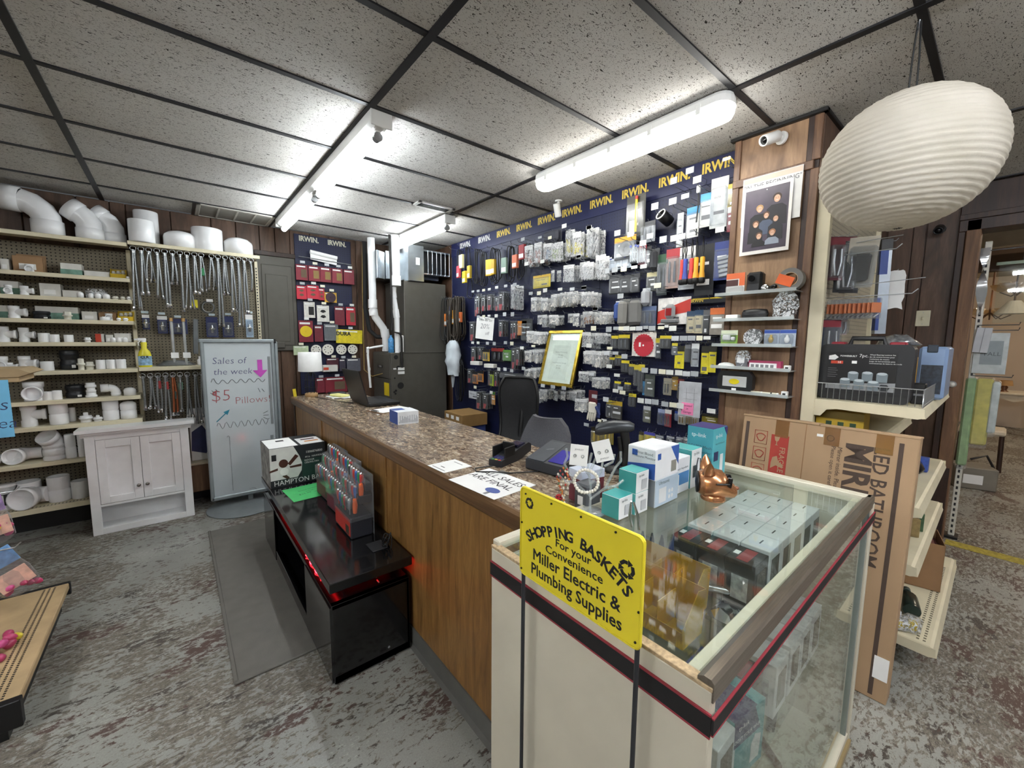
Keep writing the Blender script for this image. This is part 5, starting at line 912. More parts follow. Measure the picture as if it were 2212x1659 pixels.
# --- drill bit packs
BKC = M('#191a1d', .45); REDC = M('#a8323a', .5)
for i, (y, z, wd, h, n) in enumerate(BITS):
    wd = min(wd*.72, .085); hook(y, z, .16, lab='steel peg hook behind the %s drill pack of the %s' % DROW[i])
    for q in range(n):
        t = thing('drill_bit_pack', 'black and red drill bit pack, %s from the furnace in the %s' % DROW[i], 'pack', (2.655-.035*q-.02, y-.006*q, z), RW+random.uniform(-.12, .12), 'black and red drill bit packs')
        obj('card', B().rbox(-wd/2, wd/2, 0, .003, -h, 0, .001), t, mats=[BKC]); obj('red_corner', B().prism([(-wd/2, -h), (-wd/2, -h*.66), (wd*.15, -h*.66), (-wd*.1, -h)], -.001, 0), t, mats=[REDC])
        obj('print', B().box(-wd*.4, wd*.02, -.001, 0, -h*.18, -h*.1).box(-wd*.4, -wd*.1, -.001, 0, -h*.3, -h*.25), t, mats=[PAPER])
        s_ = B()
        for e in range(9): s_.cyl((wd*.27, -.006, -h*.2-e*h*.07), (wd*.27, -.006, -h*.2-(e+.6)*h*.07), wd*.07, 6)
        obj('drill_bit', s_, t, mats=[STEEL]); obj('film', B().rbox(-wd/2-.003, wd/2+.003, -.014, .004, -h-.003, .012, .005), t, mats=[FILM])
# --- coloured cards and packs
for i, (y, z, wd, h, col, hdc, lb) in enumerate(CARDS):
    x = 2.60 if wd < .2 else 2.62
    t = thing('hanging_pack', lb, 'pack', (x, y, z), RW+(random.uniform(-.1, .1) if wd < .12 else 0)); hook(y, z-.004, .10, lab='short peg hook behind the '+cut(lb, 10))
    obj('card', B().rbox(-wd/2, wd/2, -.001, .003, -h, 0, .001), t, mats=[M(col, .5, var=.12, vs=30)])
    if hdc != '-': obj('header', B().rbox(-wd/2-.0005, wd/2+.0005, -.0025, -.0005, -h*.24, .0005, .0005), t, mats=[M(hdc, .5)])
    if 'film' in lb or 'clear' in lb or 'blister' in lb or 'pack' in lb: obj('film', B().rbox(-wd*.47, wd*.47, -.022, -.0006, -h*.95, -h*.2, .008), t, mats=[FILM])
    if 'blister' in lb or 'bit' in lb or 'chisel' in lb or 'tool' in lb or 'knife' in lb or 'brass' in lb:
        m = M('#b08d4a', .3, .7) if 'brass' in lb else (M('#c9a92c', .4) if 'yellow tool' in lb or 'of yellow' in lb else M('#5d6167', .3, .6))
        for q in (-1, 1): obj('content', B().lathe([(wd*.07, -h*.85), (wd*.10, -h*.7), (wd*.08, -h*.5), (wd*.05, -h*.32)], 8, X=Matrix.Translation((q*wd*.18, -.012, 0)) @ Matrix.Diagonal((1, .5, 1, 1))), t, mats=[m])
    elif h > .05 and wd > .04 and 'pouch' not in lb:
        pm = PAPER if sum(srgb(col)[:3]) < 1.2 else M('#5b5c60', .6)
        u0 = random.uniform(-.4, -.25); obj('print', B().box(wd*u0, wd*random.uniform(0, .35), -.0017, -.0008, -h*.40, -h*(.40-random.uniform(.03, .07))), t, mats=[pm])
        z0 = random.uniform(.5, .8); obj('print', B().box(wd*random.uniform(-.4, 0), wd*random.uniform(.1, .4), -.0017, -.0008, -h*(z0+random.uniform(.06, .16)), -h*z0), t, mats=[pm])
    if 'red circular' in lb:
        P = []; 
        for q in range(48): r = wd*(.40 if q % 2 else .43); a = 2*PI*q/48; P.append((r*math.cos(a), -h*.54+r*math.sin(a)))
        obj('saw_blade', B().prism(P, -.006, -.003), t, mats=[M('#b93340', .4)]); obj('blade_hub', B().cyl((0, -.0065, -h*.54), (0, -.007, -h*.54), .007, 12), t, mats=[PAPER]); obj('print', B().box(-.035, -.02, -.0075, -.0055, -h*.6, -h*.42), t, mats=[PAPER])
    if 'white and red card' in lb:
        obj('red_print', B().prism([(-wd*.5, -h*.98), (-wd*.5, -h*.5), (wd*.5, -h*.08), (wd*.5, -h*.55), (wd*.1, -h*.62)], -.0025, -.0012), t, mats=[M('#c33a30', .5)])
        obj('clamp_body', B().rbox(-wd*.22, wd*.1, -.04, -.003, -h*.8, -h*.25, .02), t, mats=[M('#a9acae', .35, .5)]); obj('clamp_window', B().rbox(-wd*.15, wd*.03, -.043, -.038, -h*.68, -h*.4, .01), t, mats=[M('#8c1f22', .3)]); obj('clamp_base', B().rbox(-wd*.3, wd*.2, -.045, -.003, -h*.95, -h*.8, .006), t, mats=[M('#8f9294', .35, .6)])
    if 'brand header' in lb: txt('IRWIN', .028, IRY, t, (-wd*.36, -.003, -h*.45), bold=.03)
    if 'signal torch' in lb: obj('torch_tube', B().cyl((.012, -.014, -h*.9), (.012, -.014, -h*.12), .009, 12), t, mats=[M('#e0c81e', .4)]); obj('torch_cap', B().cyl((.012, -.014, -h*.13), (.012, -.014, -h*.05), .011, 12), t, mats=[M('#b3382e', .4)]); obj('photo_print', B().box(-.05, -.005, -.003, -.001, -h*.95, -h*.6), t, mats=[PAPER])
    if 'black reel' in lb: obj('reel', B().lathe([(.018, -.003), (.02, .014), (.052, .014), (.056, .01), (.056, -.002)], 28, X=Matrix.Translation((.01, -.004, -h*.55)) @ Matrix.Rotation(PI/2, 4, 'X')), t, mats=[M('#2b2c2e', .4)])
    if 'organiser' in lb:
        for q in range(4): obj('divider', B().box(-wd*.4+q*wd*.26, -wd*.39+q*wd*.26, -.02, -.001, -h*.9, -h*.1), t, mats=[M('#e4e8ec', .3)])
        for q in (-1, 1): obj('latch', B().rbox(q*wd*.3-.008, q*wd*.3+.008, -.026, -.02, -h*.12, .0, .002), t, mats=[M('#4a5aa8', .4)])
    if 'silver utility' in lb:
        for q in range(5): obj('knife', B().rbox(-wd*.45, wd*.45, -.012, -.003, -h*(.42+.11*q)-.012, -h*(.42+.11*q)+.008, .004, X=Matrix.Rotation(R(-8), 4, 'Y')), t, mats=[M('#c9ced4', .25, .6)])
    if 'pouch' in lb: obj('pouch', B().rbox(-wd*.45, wd*.45, -.05, -.002, -h*.98, -h*.08, .02), t, mats=[M(col, .8)])
# --- pieces that need their own shapes
nt = thing('discount_note', 'white handwritten twenty percent off note hung on the pegboard', 'note', (2.53, 3.50, 1.815), rot=(0, R(6), RW+.25)); obj('sheet', B().rbox(-.12, .12, -.0006, .0006, -.235, 0, .0004), nt, mats=[PAPER]); txt('Chain Bar Oil', .032, M('#50525a', .7), nt, (0, -.001, -.035), bold=-.01, shear=.2); txt('20%', .075, M('#50525a', .7), nt, (0, -.001, -.10), bold=-.015, shear=.15); txt('off', .05, M('#50525a', .7), nt, (.035, -.001, -.17), bold=-.012, shear=.2)
fr = thing('picture_frame', 'gold framed notice leaning on pegboard hooks', 'frame', (2.502, 2.448, 1.186), rot=(R(-15.3), 0, RW))
GLD = M('#b79a3a', .25, .85, var=.2, vs=30); W_, H_ = .2, .495
for a in ((-W_, W_, 0, .03), (-W_, W_, H_-.03, H_)): obj('frame_rail', B().rbox(a[0], a[1], -.012, .012, a[2], a[3], .004), fr, mats=[GLD])
for s in (-1, 1): obj('frame_stile', B().rbox(min(s*W_, s*(W_-.028)), max(s*W_, s*(W_-.028)), -.012, .012, .028, H_-.028, .004), fr, mats=[GLD])
obj('mat_board', B().box(-W_+.02, W_-.02, .0, .004, .02, H_-.02), fr, mats=[M('#eeeeea', .6)]); obj('sheet', B().box(-.10, .10, -.002, 0, .06, .36), fr, mats=[M('#e2e2df', .7)]); obj('glazing', B().box(-W_+.02, W_-.02, -.007, -.005, .02, H_-.02), fr, mats=[GLASS])
GT = M('#7d7d80', .7)
for z, s in ((.30, 'Return Processing'), (.275, '30 days'), (.255, '$ 50.00'), (.205, 'Small Returns Savings'), (.18, '30 days'), (.158, '$ 4.00')): txt(s, .019, GT, fr, (0, -.0025, z), bold=-.005)
t = thing('insulated_mug', 'black cup lying on a peg hook with its white rim outward', 'cup', (2.60, 1.535, 2.40), rot=(R(62), 0, RW-.3)); obj('cup', B().lathe([(.025, -.045), (.036, -.042), (.038, .045), (.034, .05), (.031, .045), (.029, -.03), (.001, -.032)], 20), t, mats=[BLACK]); obj('rim', B().lathe([(.0375, .046), (.038, .052), (.032, .053), (.031, .047)], 20, caps=False), t, mats=[PAPER])
for i, (y, col, nm) in enumerate(((1.36, '#c23b33', 'red flashlight at the end of the hanging row'), (1.335, '#35489c', 'blue flashlight hanging between two red ones'), (1.30, '#c23b33', 'red flashlight hanging beside a yellow one'), (1.266, '#e0a22c', 'yellow flashlight hanging next to the red one'), (1.232, '#e0a22c', 'yellow flashlight hanging nearest the blue blade pack'))):
    t = thing('flashlight', nm, 'flashlight', (2.53-.01*(i % 2), y, 2.095), RW); m = M(col, .35)
    obj('grip', B().lathe([(.012, 0), (.014, -.005), (.013, -.085), (.016, -.10), (.018, -.125)], 14), t, mats=[m]); obj('head', B().lathe([(.019, -.125), (.021, -.13), (.021, -.15), (.015, -.158)], 14), t, mats=[BLACK]); obj('strap', B().tube([(0, 0, -.002), (.006, 0, .05), (0, -.003, .12), (-.005, 0, .06), (0, 0, -.002)], .003, 5), t, mats=[BLACK])
t = thing('plug_adapter', 'black cord with white plug hanging near the header strip', 'plug', (2.58, 1.307, 2.545), RW); obj('plug', B().rbox(-.011, .011, -.01, .01, -.045, 0, .004), t, mats=[PAPER]); obj('cord', B().tube([(0, 0, -.04), (.004, 0, -.12), (-.004, 0, -.22), (.002, 0, -.3)], .004, 6), t, mats=[BLACK])
t = thing('drawing_sleeve', 'clear sleeve with line drawing and pink note hung low by the column', 'document', (2.50, 1.25, 1.324), RW); obj('sleeve', B().rbox(-.072, .072, -.002, .002, -.222, 0, .001), t, mats=[M('#b9bcc0', .35, var=.1, vs=20)])
obj('drawing', B().tube([(-.04, -.003, -.07), (.05, -.003, -.07)], .0006, 4).tube([(-.04, -.003, -.11), (.05, -.003, -.11)], .0006, 4).tube([(-.02, -.003, -.04), (-.02, -.003, -.13)], .0006, 4).tube([(.03, -.003, -.04), (.03, -.003, -.16)], .0006, 4), t, mats=[GT]); pk = obj('pink_note', B().rbox(-.048, .03, -.006, -.003, -.212, -.135, .0006), t, mats=[M('#f08ab8', .6)])
PKI = M('#5a2030', .6)
for s, z in (('Located', -.153), ('in', -.173), ('Garage', -.195)): txt(s, .019, PKI, pk, (-.009, -.0065, z), shear=.15)
t = thing('work_glove', 'white and navy work glove hanging above the bar code scanner', 'glove', (2.53, 2.045, 1.10), RW); GLW = M('#d9d4c6', .85); obj('header', B().rbox(-.045, .04, -.003, .003, -.02, .085, .001), t, mats=[M('#5a1f26', .6)])
obj('palm', B().rbox(-.045, .035, -.012, .012, -.10, -.005, .011), t, mats=[GLW])
for q in range(4): obj('finger', B().tube([(-.036+q*.021, 0, -.09), (-.045+q*.022, -.004, -.13), (-.052+q*.023, -.002, -.165+.008*abs(q-1.5))], [.0105, .0095, .007], 8), t, mats=[GLW])
obj('thumb', B().tube([(.03, 0, -.04), (.055, -.004, -.07), (.068, -.002, -.10)], [.012, .011, .008], 8), t, mats=[M('#2c3a6c', .8)]); obj('rear_glove', B().rbox(.0, .06, .006, .02, -.13, -.01, .006), t, mats=[M('#2c3a6c', .8)])
for y, z, wd in ((3.70, 1.30, .13), (3.44, 1.285, .13)): tag(obj('white_carton', B().rbox(-wd/2, wd/2, -.03, .03, 0, .04, .002), loc=(2.55, y, z), rot=(0, 0, RW+.25), mats=[BXW]), 'long white carton with red end resting on peg hooks' if y > 3.6 else 'long white carton beside the one with red end', 'box')
# --- belts
BELT = M('#19191a', .6); BELTB = M('#3a332b', .7)
def belt(y, z, wd, h, n, m, xf, lab, grp):
    for q in range(n):
        t = thing('drive_belt', lab, 'belt', (xf-.025*q, y+random.uniform(-.01, .01), z), RW+random.uniform(-.4, .4), grp); a = wd*random.uniform(.30, .42); hh = h*random.uniform(.85, 1.0)
        pts = []
        for k in range(22): an = 2*PI*k/22; pts.append((a*math.sin(an)*(1+.35*math.cos(an+PI))*.8, .008*math.sin(3*an), -hh/2+hh/2*math.cos(an)))
        obj('loop', B().tube(pts, .0055 if m is BELT else .0075, 6, closed=True), t, mats=[m])
for i, (y, z, wd, h, n) in enumerate(BELTS): belt(y, z, min(wd, .2), h, n, BELT, 2.64, 'black drive belt looped on a hook at the top of the pegboard', 'black belts on the pegboard'); hook(y, z-.003, .2)
for i, (y, z, wd, h, n) in enumerate(BELTS2): y = 4.02+(y-3.85)*.42; belt(y, z, .17, h*1.1, n+2, BELTB if i > 1 else BELT, 2.62, 'dark belt in the bundle hanging between furnace and pegboard', 'belts hanging beside the furnace'); hook(y, z-.003, .2)
for y, z, wd, h, c, nm in ((4.0, 2.527, .085, .149, '#d8cf9a', 'white and yellow'), (3.467, 2.399, .09, .165, '#dcb32c', 'bright yellow'), (3.40, 2.39, .06, .15, '#c9a22c', 'dull yellow'), (3.219, 2.381, .07, .152, '#8aa294', 'green and white'), (3.053, 2.384, .075, .125, '#d77a5a', 'salmon orange'), (2.953, 2.46, .08, .134, '#9a3038', 'dark red'), (3.936, 2.338, .08, .129, '#d8ba2c', 'lower yellow'), (3.84, 2.386, .06, .138, '#b59a30', 'mustard'), (4.06, 2.411, .07, .132, '#c04450', 'bright red'), (4.34, 1.886, .075, .151, '#d97a2c', 'orange'), (4.24, 2.0, .05, .138, '#4a58a0', 'blue'), (4.165, 1.919, .07, .163, '#dc9a2c', 'orange yellow'), (4.03, 1.89, .05, .116, '#cf6a34', 'reddish orange')):
    t = thing('belt_sleeve', nm+' paper sleeve around hanging drive belts', 'sleeve', (2.555, y, z), RW+random.uniform(-.2, .2)); obj('sleeve', B().rbox(-wd/2, wd/2, -.015, .015, -h, 0, .003), t, mats=[M(c, .6)]); obj('print', B().box(-wd*.4, wd*.4, -.0162, -.0148, -h*.9, -h*.62), t, mats=[PAPER])
t = thing('plastic_carrier_bag', 'crumpled white plastic bag hanging beside the furnace', 'bag', (2.52, 4.13, 1.56), RW)
rnd = random.Random(3); rg = []
for j in range(9):
    v = j/8; r = .03+.10*math.sin(min(1, .12+v*.95)*PI*.82)**.8; rg.append([(r*math.cos(2*PI*k/12)*(1+rnd.uniform(-.28, .28)), r*.6*math.sin(2*PI*k/12)*(1+rnd.uniform(-.3, .3)), -.40*v+rnd.uniform(-.012, .012)) for k in range(12)])
obj('bag', B().ring(rg), t, mats=[M('#c9d2d9', .35, var=.06)]); obj('tail', B().prism([(-.05, -.38), (.02, -.40), (-.02, -.55)], -.01, .01), t, mats=[M('#c9d2d9', .35, var=.06)])
t = thing('cord_bundle', 'bundle of black cords hanging under the white plastic bag', 'cords', (2.56, 4.05, 1.35), RW)
for k in range(7): obj('cord', B().tube([(.03*math.sin(k)+.012*k*math.sin(a), .02*math.cos(k*2), -.25+.25*math.cos(a)) for a in [2*PI*j/16 for j in range(16)]], .0045, 5, closed=True), t, mats=[BLACK])
# ---------------------------------------------------------------- navy panel of sanding supplies on the back wall
nb_ = obj('pegboard_panel', B().rbox(1.06, 1.656, 4.985, 5.0, .95, 2.70, .002), wb, mats=[NAVYB])
for x in (1.208, 1.504): txt('IRWIN.', .075, M('#cfcdb8', .5), wb, (x, 4.983, 2.655), bold=.035, sx=.86)
MAR = M('#7d2230', .5, var=.1); CRIM = M('#c0293c', .5); SANDP = M('#6a5a48', .9); SANDT = M('#8a7448', .9)
def bk(x, z, wd, h, col, lb, y=4.93, inner=None, ishape=None, group=None, film=False):
    t = thing('sandpaper_pack', lb, 'pack', (x, y, z), group=group); obj('card', B().rbox(-wd/2, wd/2, 0, .006, -h, 0, .001), t, mats=[M(col, .5, var=.1, vs=30) if isinstance(col, str) else col])
    obj('header_print', B().box(-wd*.42, wd*.3, -.0008, 0, -h*.17, -h*.08), t, mats=[PAPER])
    if ishape == 'sq': obj('sheet_window', B().box(-wd*.08, wd*.4, -.001, 0, -h*.82, -h*.3), t, mats=[inner])
    if ishape == 'tri':
        for q in (.62, .3): obj('sanding_triangle', B().prism([(-wd*.25, -h*(q+.08)), (0, -h*(q+.16)), (wd*.25, -h*(q+.08)), (wd*.1, -h*(q-.03)), (-wd*.1, -h*(q-.03))], -.001, 0), t, mats=[inner])
    if ishape == 'disc': obj('disc', B().cyl((0, -.006, -h*.5), (0, 0, -h*.5), wd*.42, 28), t, mats=[inner]); obj('disc_hub', B().cyl((0, -.012, -h*.5), (0, -.006, -h*.5), wd*.05, 12), t, mats=[inner])
    if film: obj('film', B().rbox(-wd/2, wd/2, -.02, 0, -h, 0, .008), t, mats=[FILM])
    hk = thing('peg_hook', 'steel peg hook with price tag on the small navy panel', 'hook', (x, 4.985, z-.004), group='hooks on the small navy panel'); obj('wire', HK[.1], hk); obj('price_tag', B().rbox(-.024, .024, -.102, -.10, .012, .038, .0005), hk, mats=[TGM[int(x*50) % 4]]); return t
for i, x in enumerate((1.111, 1.236, 1.357, 1.481, 1.609)): bk(x, 2.37, .118, .165, MAR, 'dark red sandpaper pack with %s window in the top row' % ('tan' if i in (1, 2) else 'grey'), inner=[SANDP, SANDT, SANDT, SANDT, MAR][i], ishape='sq', group='dark red sandpaper packs in the top row')
bk(1.099, 2.145, .1, .145, CRIM, 'crimson pack with sanding triangles at the panel edge', inner=SANDP, ishape='tri'); bk(1.212, 2.157, .122, .147, CRIM, 'crimson pack with sanding triangles in the middle', 4.925, inner=SANDP, ishape='tri'); bk(1.304, 2.133, .061, .13, '#b02a3c', 'narrow crimson pack beside the yellow headed card', 4.935, inner=SANDP, ishape='tri'); bk(1.398, 2.095, .13, .111, '#c79a2c', 'mustard card with dark disc in the second row', inner=M('#40303a', .8), ishape='disc')
bk(1.17, 1.976, .112, .173, '#d2d0c8', 'white pack with black sanding square', inner=BLACK, ishape='sq'); bk(1.31, 1.946, .13, .183, '#d6d4cc', 'white pack with black sanding triangle', inner=BLACK, ishape='tri'); bk(1.49, 1.943, .112, .214, '#6e2430', 'tall maroon sanding sheet pack in the third row'); bk(1.615, 1.944, .108, .211, '#b32c3a', 'tall crimson sanding sheet pack in the third row', inner=SANDP, ishape='sq')
bk(1.125, 1.77, .145, .235, MAR, 'maroon pack with large yellow round pad', inner=M('#d9bf22', .4), ishape='disc'); bk(1.256, 1.723, .09, .184, '#6e2430', 'small maroon pack beside grey film pack'); bk(1.389, 1.74, .15, .187, '#8d9094', 'grey film wrapped sanding pack', film=True)
t = bk(1.591, 1.68, .30, .16, '#e2cf2c', 'wide yellow card pack lying slanted below the crimson packs', 4.92); t.rotation_euler = (0, R(2), 0); txt('DURA', .06, INK, t, (-.07, -.001, -.05), bold=.04)
for i, x in enumerate((1.221, 1.347, 1.494, 1.623)):
    t = thing('sanding_disc', 'round white sanding disc with ring of dust holes', 'disc', (x, 4.93, 1.45), group='white sanding discs in a row'); r = (.055, .062, .058, .056)[i]; obj('disc', B().cyl((0, 0, 0), (0, .008, 0), r, 28), t, mats=[M('#dcd9cf', .7)])
    for k in range(8): obj('hole', B().cyl((r*.6*math.cos(k*PI/4), -.0006, r*.6*math.sin(k*PI/4)), (r*.6*math.cos(k*PI/4), .0, r*.6*math.sin(k*PI/4)), .006, 8), t, mats=[BLACK])
bk(1.06, 1.494, .15, .10, '#b9c9a4', 'green and white narrow pack above the lamp', 4.90); bk(1.391, 1.352, .135, .122, '#4a1f2c', 'dark maroon pack behind a white carton'); bk(1.498, 1.342, .07, .144, '#3a3644', 'narrow dark violet pack beside the grey carton', 4.92); bk(1.62, 1.346, .16, .153, '#5b5c66', 'grey carton with violet edge near the drain pipe', 4.90)
bk(1.422, 1.133, .245, .178, MAR, 'wide maroon multi purpose sander pack behind laptop', inner=SANDP, ishape='sq'); bk(1.248, 1.129, .098, .168, '#7d2a38', 'narrow maroon pack beside the cage lamp')
t = thing('parts_carton', 'small white carton with red and green print on the panel', 'box', (1.354, 4.92, 1.20)); obj('body', B().rbox(-.08, .08, -.03, .03, 0, .075, .002), t, mats=[BXW]); obj('print', B().box(-.075, -.02, -.0306, -.03, .02, .05), t, mats=[REDB]); hk = thing('peg_hook', 'bare hook holding the small white carton', 'hook', (1.354, 4.985, 1.195)); obj('wire', HK[.1], hk)
tag(obj('paper_roll', B().tube([(-.14, 0, .02), (.14, 0, -.015)], .022, 14).prism([(-.14, -.06), (.135, -.095), (.14, -.01), (-.14, .02)], .0, .002), loc=(1.345, 4.94, 2.50), mats=[PAPER]), 'curled white paper sheet on the navy panel', 'paper')
tag(obj('hang_bar', B().tube([(1.09, 4.93, 2.455), (1.64, 4.93, 2.43)], .004, 6).tube([(1.09, 4.985, 2.455), (1.09, 4.93, 2.455)], .003, 5).tube([(1.64, 4.985, 2.43), (1.64, 4.93, 2.43)], .003, 5), mats=[STEEL]), 'thin steel bar across the navy panel behind the paper roll', 'bar')
# ---------------------------------------------------------------- things on the counter
lm = thing('table_lamp', 'small table lamp with white drum shade and black cage base', 'lamp', (.985, 4.22, CTZ))
obj('base', B().lathe([(.055, 0), (.057, .005), (.057, .03), (.05, .036), (.001, .036)], 24), lm, mats=[M('#a8875c', .6)]); obj('shade', B().lathe([(.106, .245), (.100, .425), (.098, .425), (.104, .245)], 32, caps=False), lm, mats=[M('#e4e4e2', .8)])
for k in range(10): a = 2*PI*k/10; obj('cage_wire', B().tube([(.048*math.cos(a), .048*math.sin(a), .034), (.054*math.cos(a), .054*math.sin(a), .12), (.045*math.cos(a), .045*math.sin(a), .215), (.012*math.cos(a), .012*math.sin(a), .24)], .0026, 4), lm, mats=[BLACK])
for z in (.09, .16): obj('cage_ring', B().tube([(.054*math.cos(2*PI*k/16), .054*math.sin(2*PI*k/16), z) for k in range(16)], .0018, 4, closed=True), lm, mats=[BLACK])
obj('socket', B().cyl((0, 0, .2), (0, 0, .3), .013, 10), lm, mats=[BLACK])
tag(obj('price_card', B().rbox(-.014, .014, -.001, .001, 0, .075, .0005), loc=(.86, 4.30, CTZ), rot=(0, R(-6), 0), mats=[M('#e2cc2e', .6)]), 'yellow price card standing at the counter corner', 'card')
lp = thing('laptop', 'open black laptop on the counter seen from behind', 'laptop', (1.19, 3.475, CTZ)); DKL = M('#17171a', .35, var=.25, vs=20)
obj('base', B().rbox(0, .27, -.215, .215, .004, .028, .004), lp, mats=[DKL]); obj('keyboard', B().box(.03, .17, -.19, .19, .028, .0295), lp, mats=[BLACK]); sc_ = obj('lid', B().rbox(-.009, .0, -.215, .215, 0, .285, .004), lp, (0, 0, .026), (0, R(-14), 0), mats=[DKL]); obj('screen', B().box(.0, .0012, -.2, .2, .02, .27), sc_, mats=[M('#0a0b0e', .15)])
tag(obj('power_cord', B().tube([(1.0, 4.15, CTZ+.004), (1.05, 3.9, CTZ+.004), (1.10, 3.7, CTZ+.004), (1.16, 3.55, CTZ+.004)], .003, 5), mats=[BLACK]), 'thin black cord running from lamp to laptop', 'cord')
t = thing('clipboard', 'clipboard with white paper beside the laptop', 'clipboard', (1.28, 3.05, CTZ), R(12)); obj('board', B().rbox(-.15, .15, -.1, .1, 0, .004, .001), t, mats=[M('#6b4d33', .6)]); obj('sheet', B().rbox(-.13, .15, -.09, .09, .004, .0055, .0005), t, mats=[PAPER]); obj('clip', B().rbox(-.15, -.125, -.04, .04, .004, .016, .003), t, mats=[CHROME])
t = thing('papers', 'heap of white papers behind the laptop', 'papers', (1.20, 4.05, CTZ))
for k in range(4): obj('sheet', B().rbox(-.1, .1, -.13, .13, .003*k, .003*k+.002, .0005), t, (.02*k, -.03*k, 0), (0, 0, .4*k), mats=[PAPER])
obj('yellow_pad', B().rbox(-.05, .05, -.09, .09, .012, .03, .006), t, (-.02, -.05, 0), (0, 0, .3), mats=[M('#dcd98f', .7)]); obj('dark_pouch', B().rbox(-.08, .08, -.05, .05, .012, .035, .012), t, (.0, .10, 0), mats=[BLACK])
t = thing('product_box', 'small blue and white carton standing alone on the counter', 'box', (1.165, 2.55, CTZ), R(-4)); obj('body', B().rbox(-.072, .072, -.078, .078, 0, .084, .001), t, mats=[M('#dfe2e6', .5)]); obj('blue_print', B().box(-.0725, -.071, -.077, .077, .001, .083).box(-.071, .01, .0, .077, .0836, .0845), t, mats=[M('#2f4f9a', .5)])
for k in range(18): obj('grey_print', B().box(-.065+k*.0074, -.061+k*.0074, -.0787, -.0778, .01, .02+.04*abs(math.sin(k*1.7))), t, mats=[M('#9aa0a8', .5)])
t = thing('code_sheet', 'small white leaflet with grey print near the counter edge', 'leaflet', (.908, 1.527, CTZ), R(2)); obj('sheet', B().rbox(-.073, .073, -.068, .068, 0, .0012, .0004), t, mats=[PAPER]); obj('print', B().box(-.06, -.055, -.05, .05, .0012, .0015), t, mats=[GT]); obj('print', B().box(.045, .05, -.03, .035, .0012, .0015), t, mats=[GT]); obj('print', B().box(-.035, -.030, -.01, .02, .0012, .0015), t, mats=[INK])
t = thing('sales_notice', 'white all sales final notice lying on the counter', 'notice', (.928, 1.243, CTZ), R(4)); obj('sheet', B().rbox(-.108, .108, -.14, .14, 0, .0014, .0005), t, mats=[PAPER]); NR_ = (0, 0, -PI/2)
txt('ALL SALES', .052, INK, t, (.058, .0, .0018), NR_, shear=.1); txt('ARE FINAL', .052, INK, t, (.002, .01, .0018), NR_, shear=.1)
obj('blue_drawing', B().add([(-.055+.022*math.cos(2*PI*k/18), -.07+.035*math.sin(2*PI*k/18), .0018) for k in range(18)], [tuple(range(18))]), t, mats=[M('#4a5c9c', .6)]); obj('drawn_stand', B().box(-.1, -.075, -.08, -.065, .0014, .0018), t, mats=[GT]); obj('tape', B().box(.098, .13, .03, .08, .0014, .002), t, mats=[FILM])
t = thing('card_reader', 'black card reader with coloured keys on the counter', 'card reader', (1.18, 1.43, CTZ), R(16)); t.scale = (.82, .82, .82); obj('body', B().prism([(-.15, 0), (-.15, .035), (-.08, .045), (.02, .07), (.12, .085), (.15, .07), (.15, .03), (.06, .01), (0, 0)], -.043, .043), t, mats=[M('#222428', .4)])
obj('privacy_shield', B().rbox(-.12, -.02, .036, .044, .04, .10, .003).rbox(-.12, -.02, -.044, -.036, .04, .10, .003).rbox(-.03, -.02, -.04, .04, .05, .11, .003), t, mats=[BLACK]); obj('screen', B().rbox(.02, .10, -.032, .032, .074, .087, .002), t, mats=[M('#23223c', .15)])
for k, c in enumerate(('#b83a34', '#c9b53a', '#3f8f4f')): obj('key', B().rbox(-.145, -.132, -.03+k*.022, -.013+k*.022, .033, .0375, .001), t, mats=[M(c, .5)])
for i in range(3):
    for j in range(3): obj('key', B().rbox(-.128+i*.014, -.117+i*.014, -.03+j*.022, -.013+j*.022, .037+i*.002, .041+i*.002, .001), t, mats=[M('#3a3c78', .5)])
t = thing('payment_terminal', 'grey payment terminal with small blue screen on the counter', 'terminal', (1.262, 1.21, CTZ), R(10)); t.scale = (.86, .9, .8); PTG = M('#303338', .45); obj('body', B().prism([(-.12, .01), (-.11, 0), (.13, 0), (.14, .02), (.12, .115), (.10, .118), (-.12, .06)], -.105, .105), t, mats=[PTG])
PR = R(14.2); obj('cover', B().rbox(-.115, .10, .0, .10, 0, .004, .002), t, (-.005, 0, .0895), (0, -PR, 0), mats=[M('#44484d', .4)]); obj('screen', B().rbox(-.10, .03, -.095, -.015, 0, .004, .001), t, (-.005, 0, .0895), (0, -PR, 0), mats=[M('#3a3590', .2)]); txt('poynt', .028, M('#c9ccd0', .5), t, (.0, .05, .0965), (0, -PR, -PI/2))
tag(obj('reader_cable', B().tube([(1.05, 1.40, CTZ+.004), (.97, 1.42, CTZ+.004), (.95, 1.38, CTZ+.004), (1.0, 1.33, CTZ+.006), (1.05, 1.27, CTZ+.006), (1.16, 1.22, CTZ+.004)], .0028, 5), mats=[BLACK]), 'black cable looping between card reader and payment terminal', 'cable')
t = thing('barcode_scanner', 'black and grey bar code scanner on its stand', 'scanner', (1.43, 1.02, CTZ), R(-60)); t.scale = (.9, .9, .95); obj('stand_base', B().lathe([(.055, 0), (.055, .012), (.03, .02), (.018, .025)], 20), t, mats=[BLACK]); obj('stand_neck', B().tube([(0, 0, .02), (.02, 0, .09), (.01, 0, .16)], .012, 8), t, mats=[BLACK]); obj('handle', B().tube([(.035, 0, .03), (.045, 0, .11), (.03, 0, .19)], [.017, .018, .022], 10), t, mats=[BLACK])
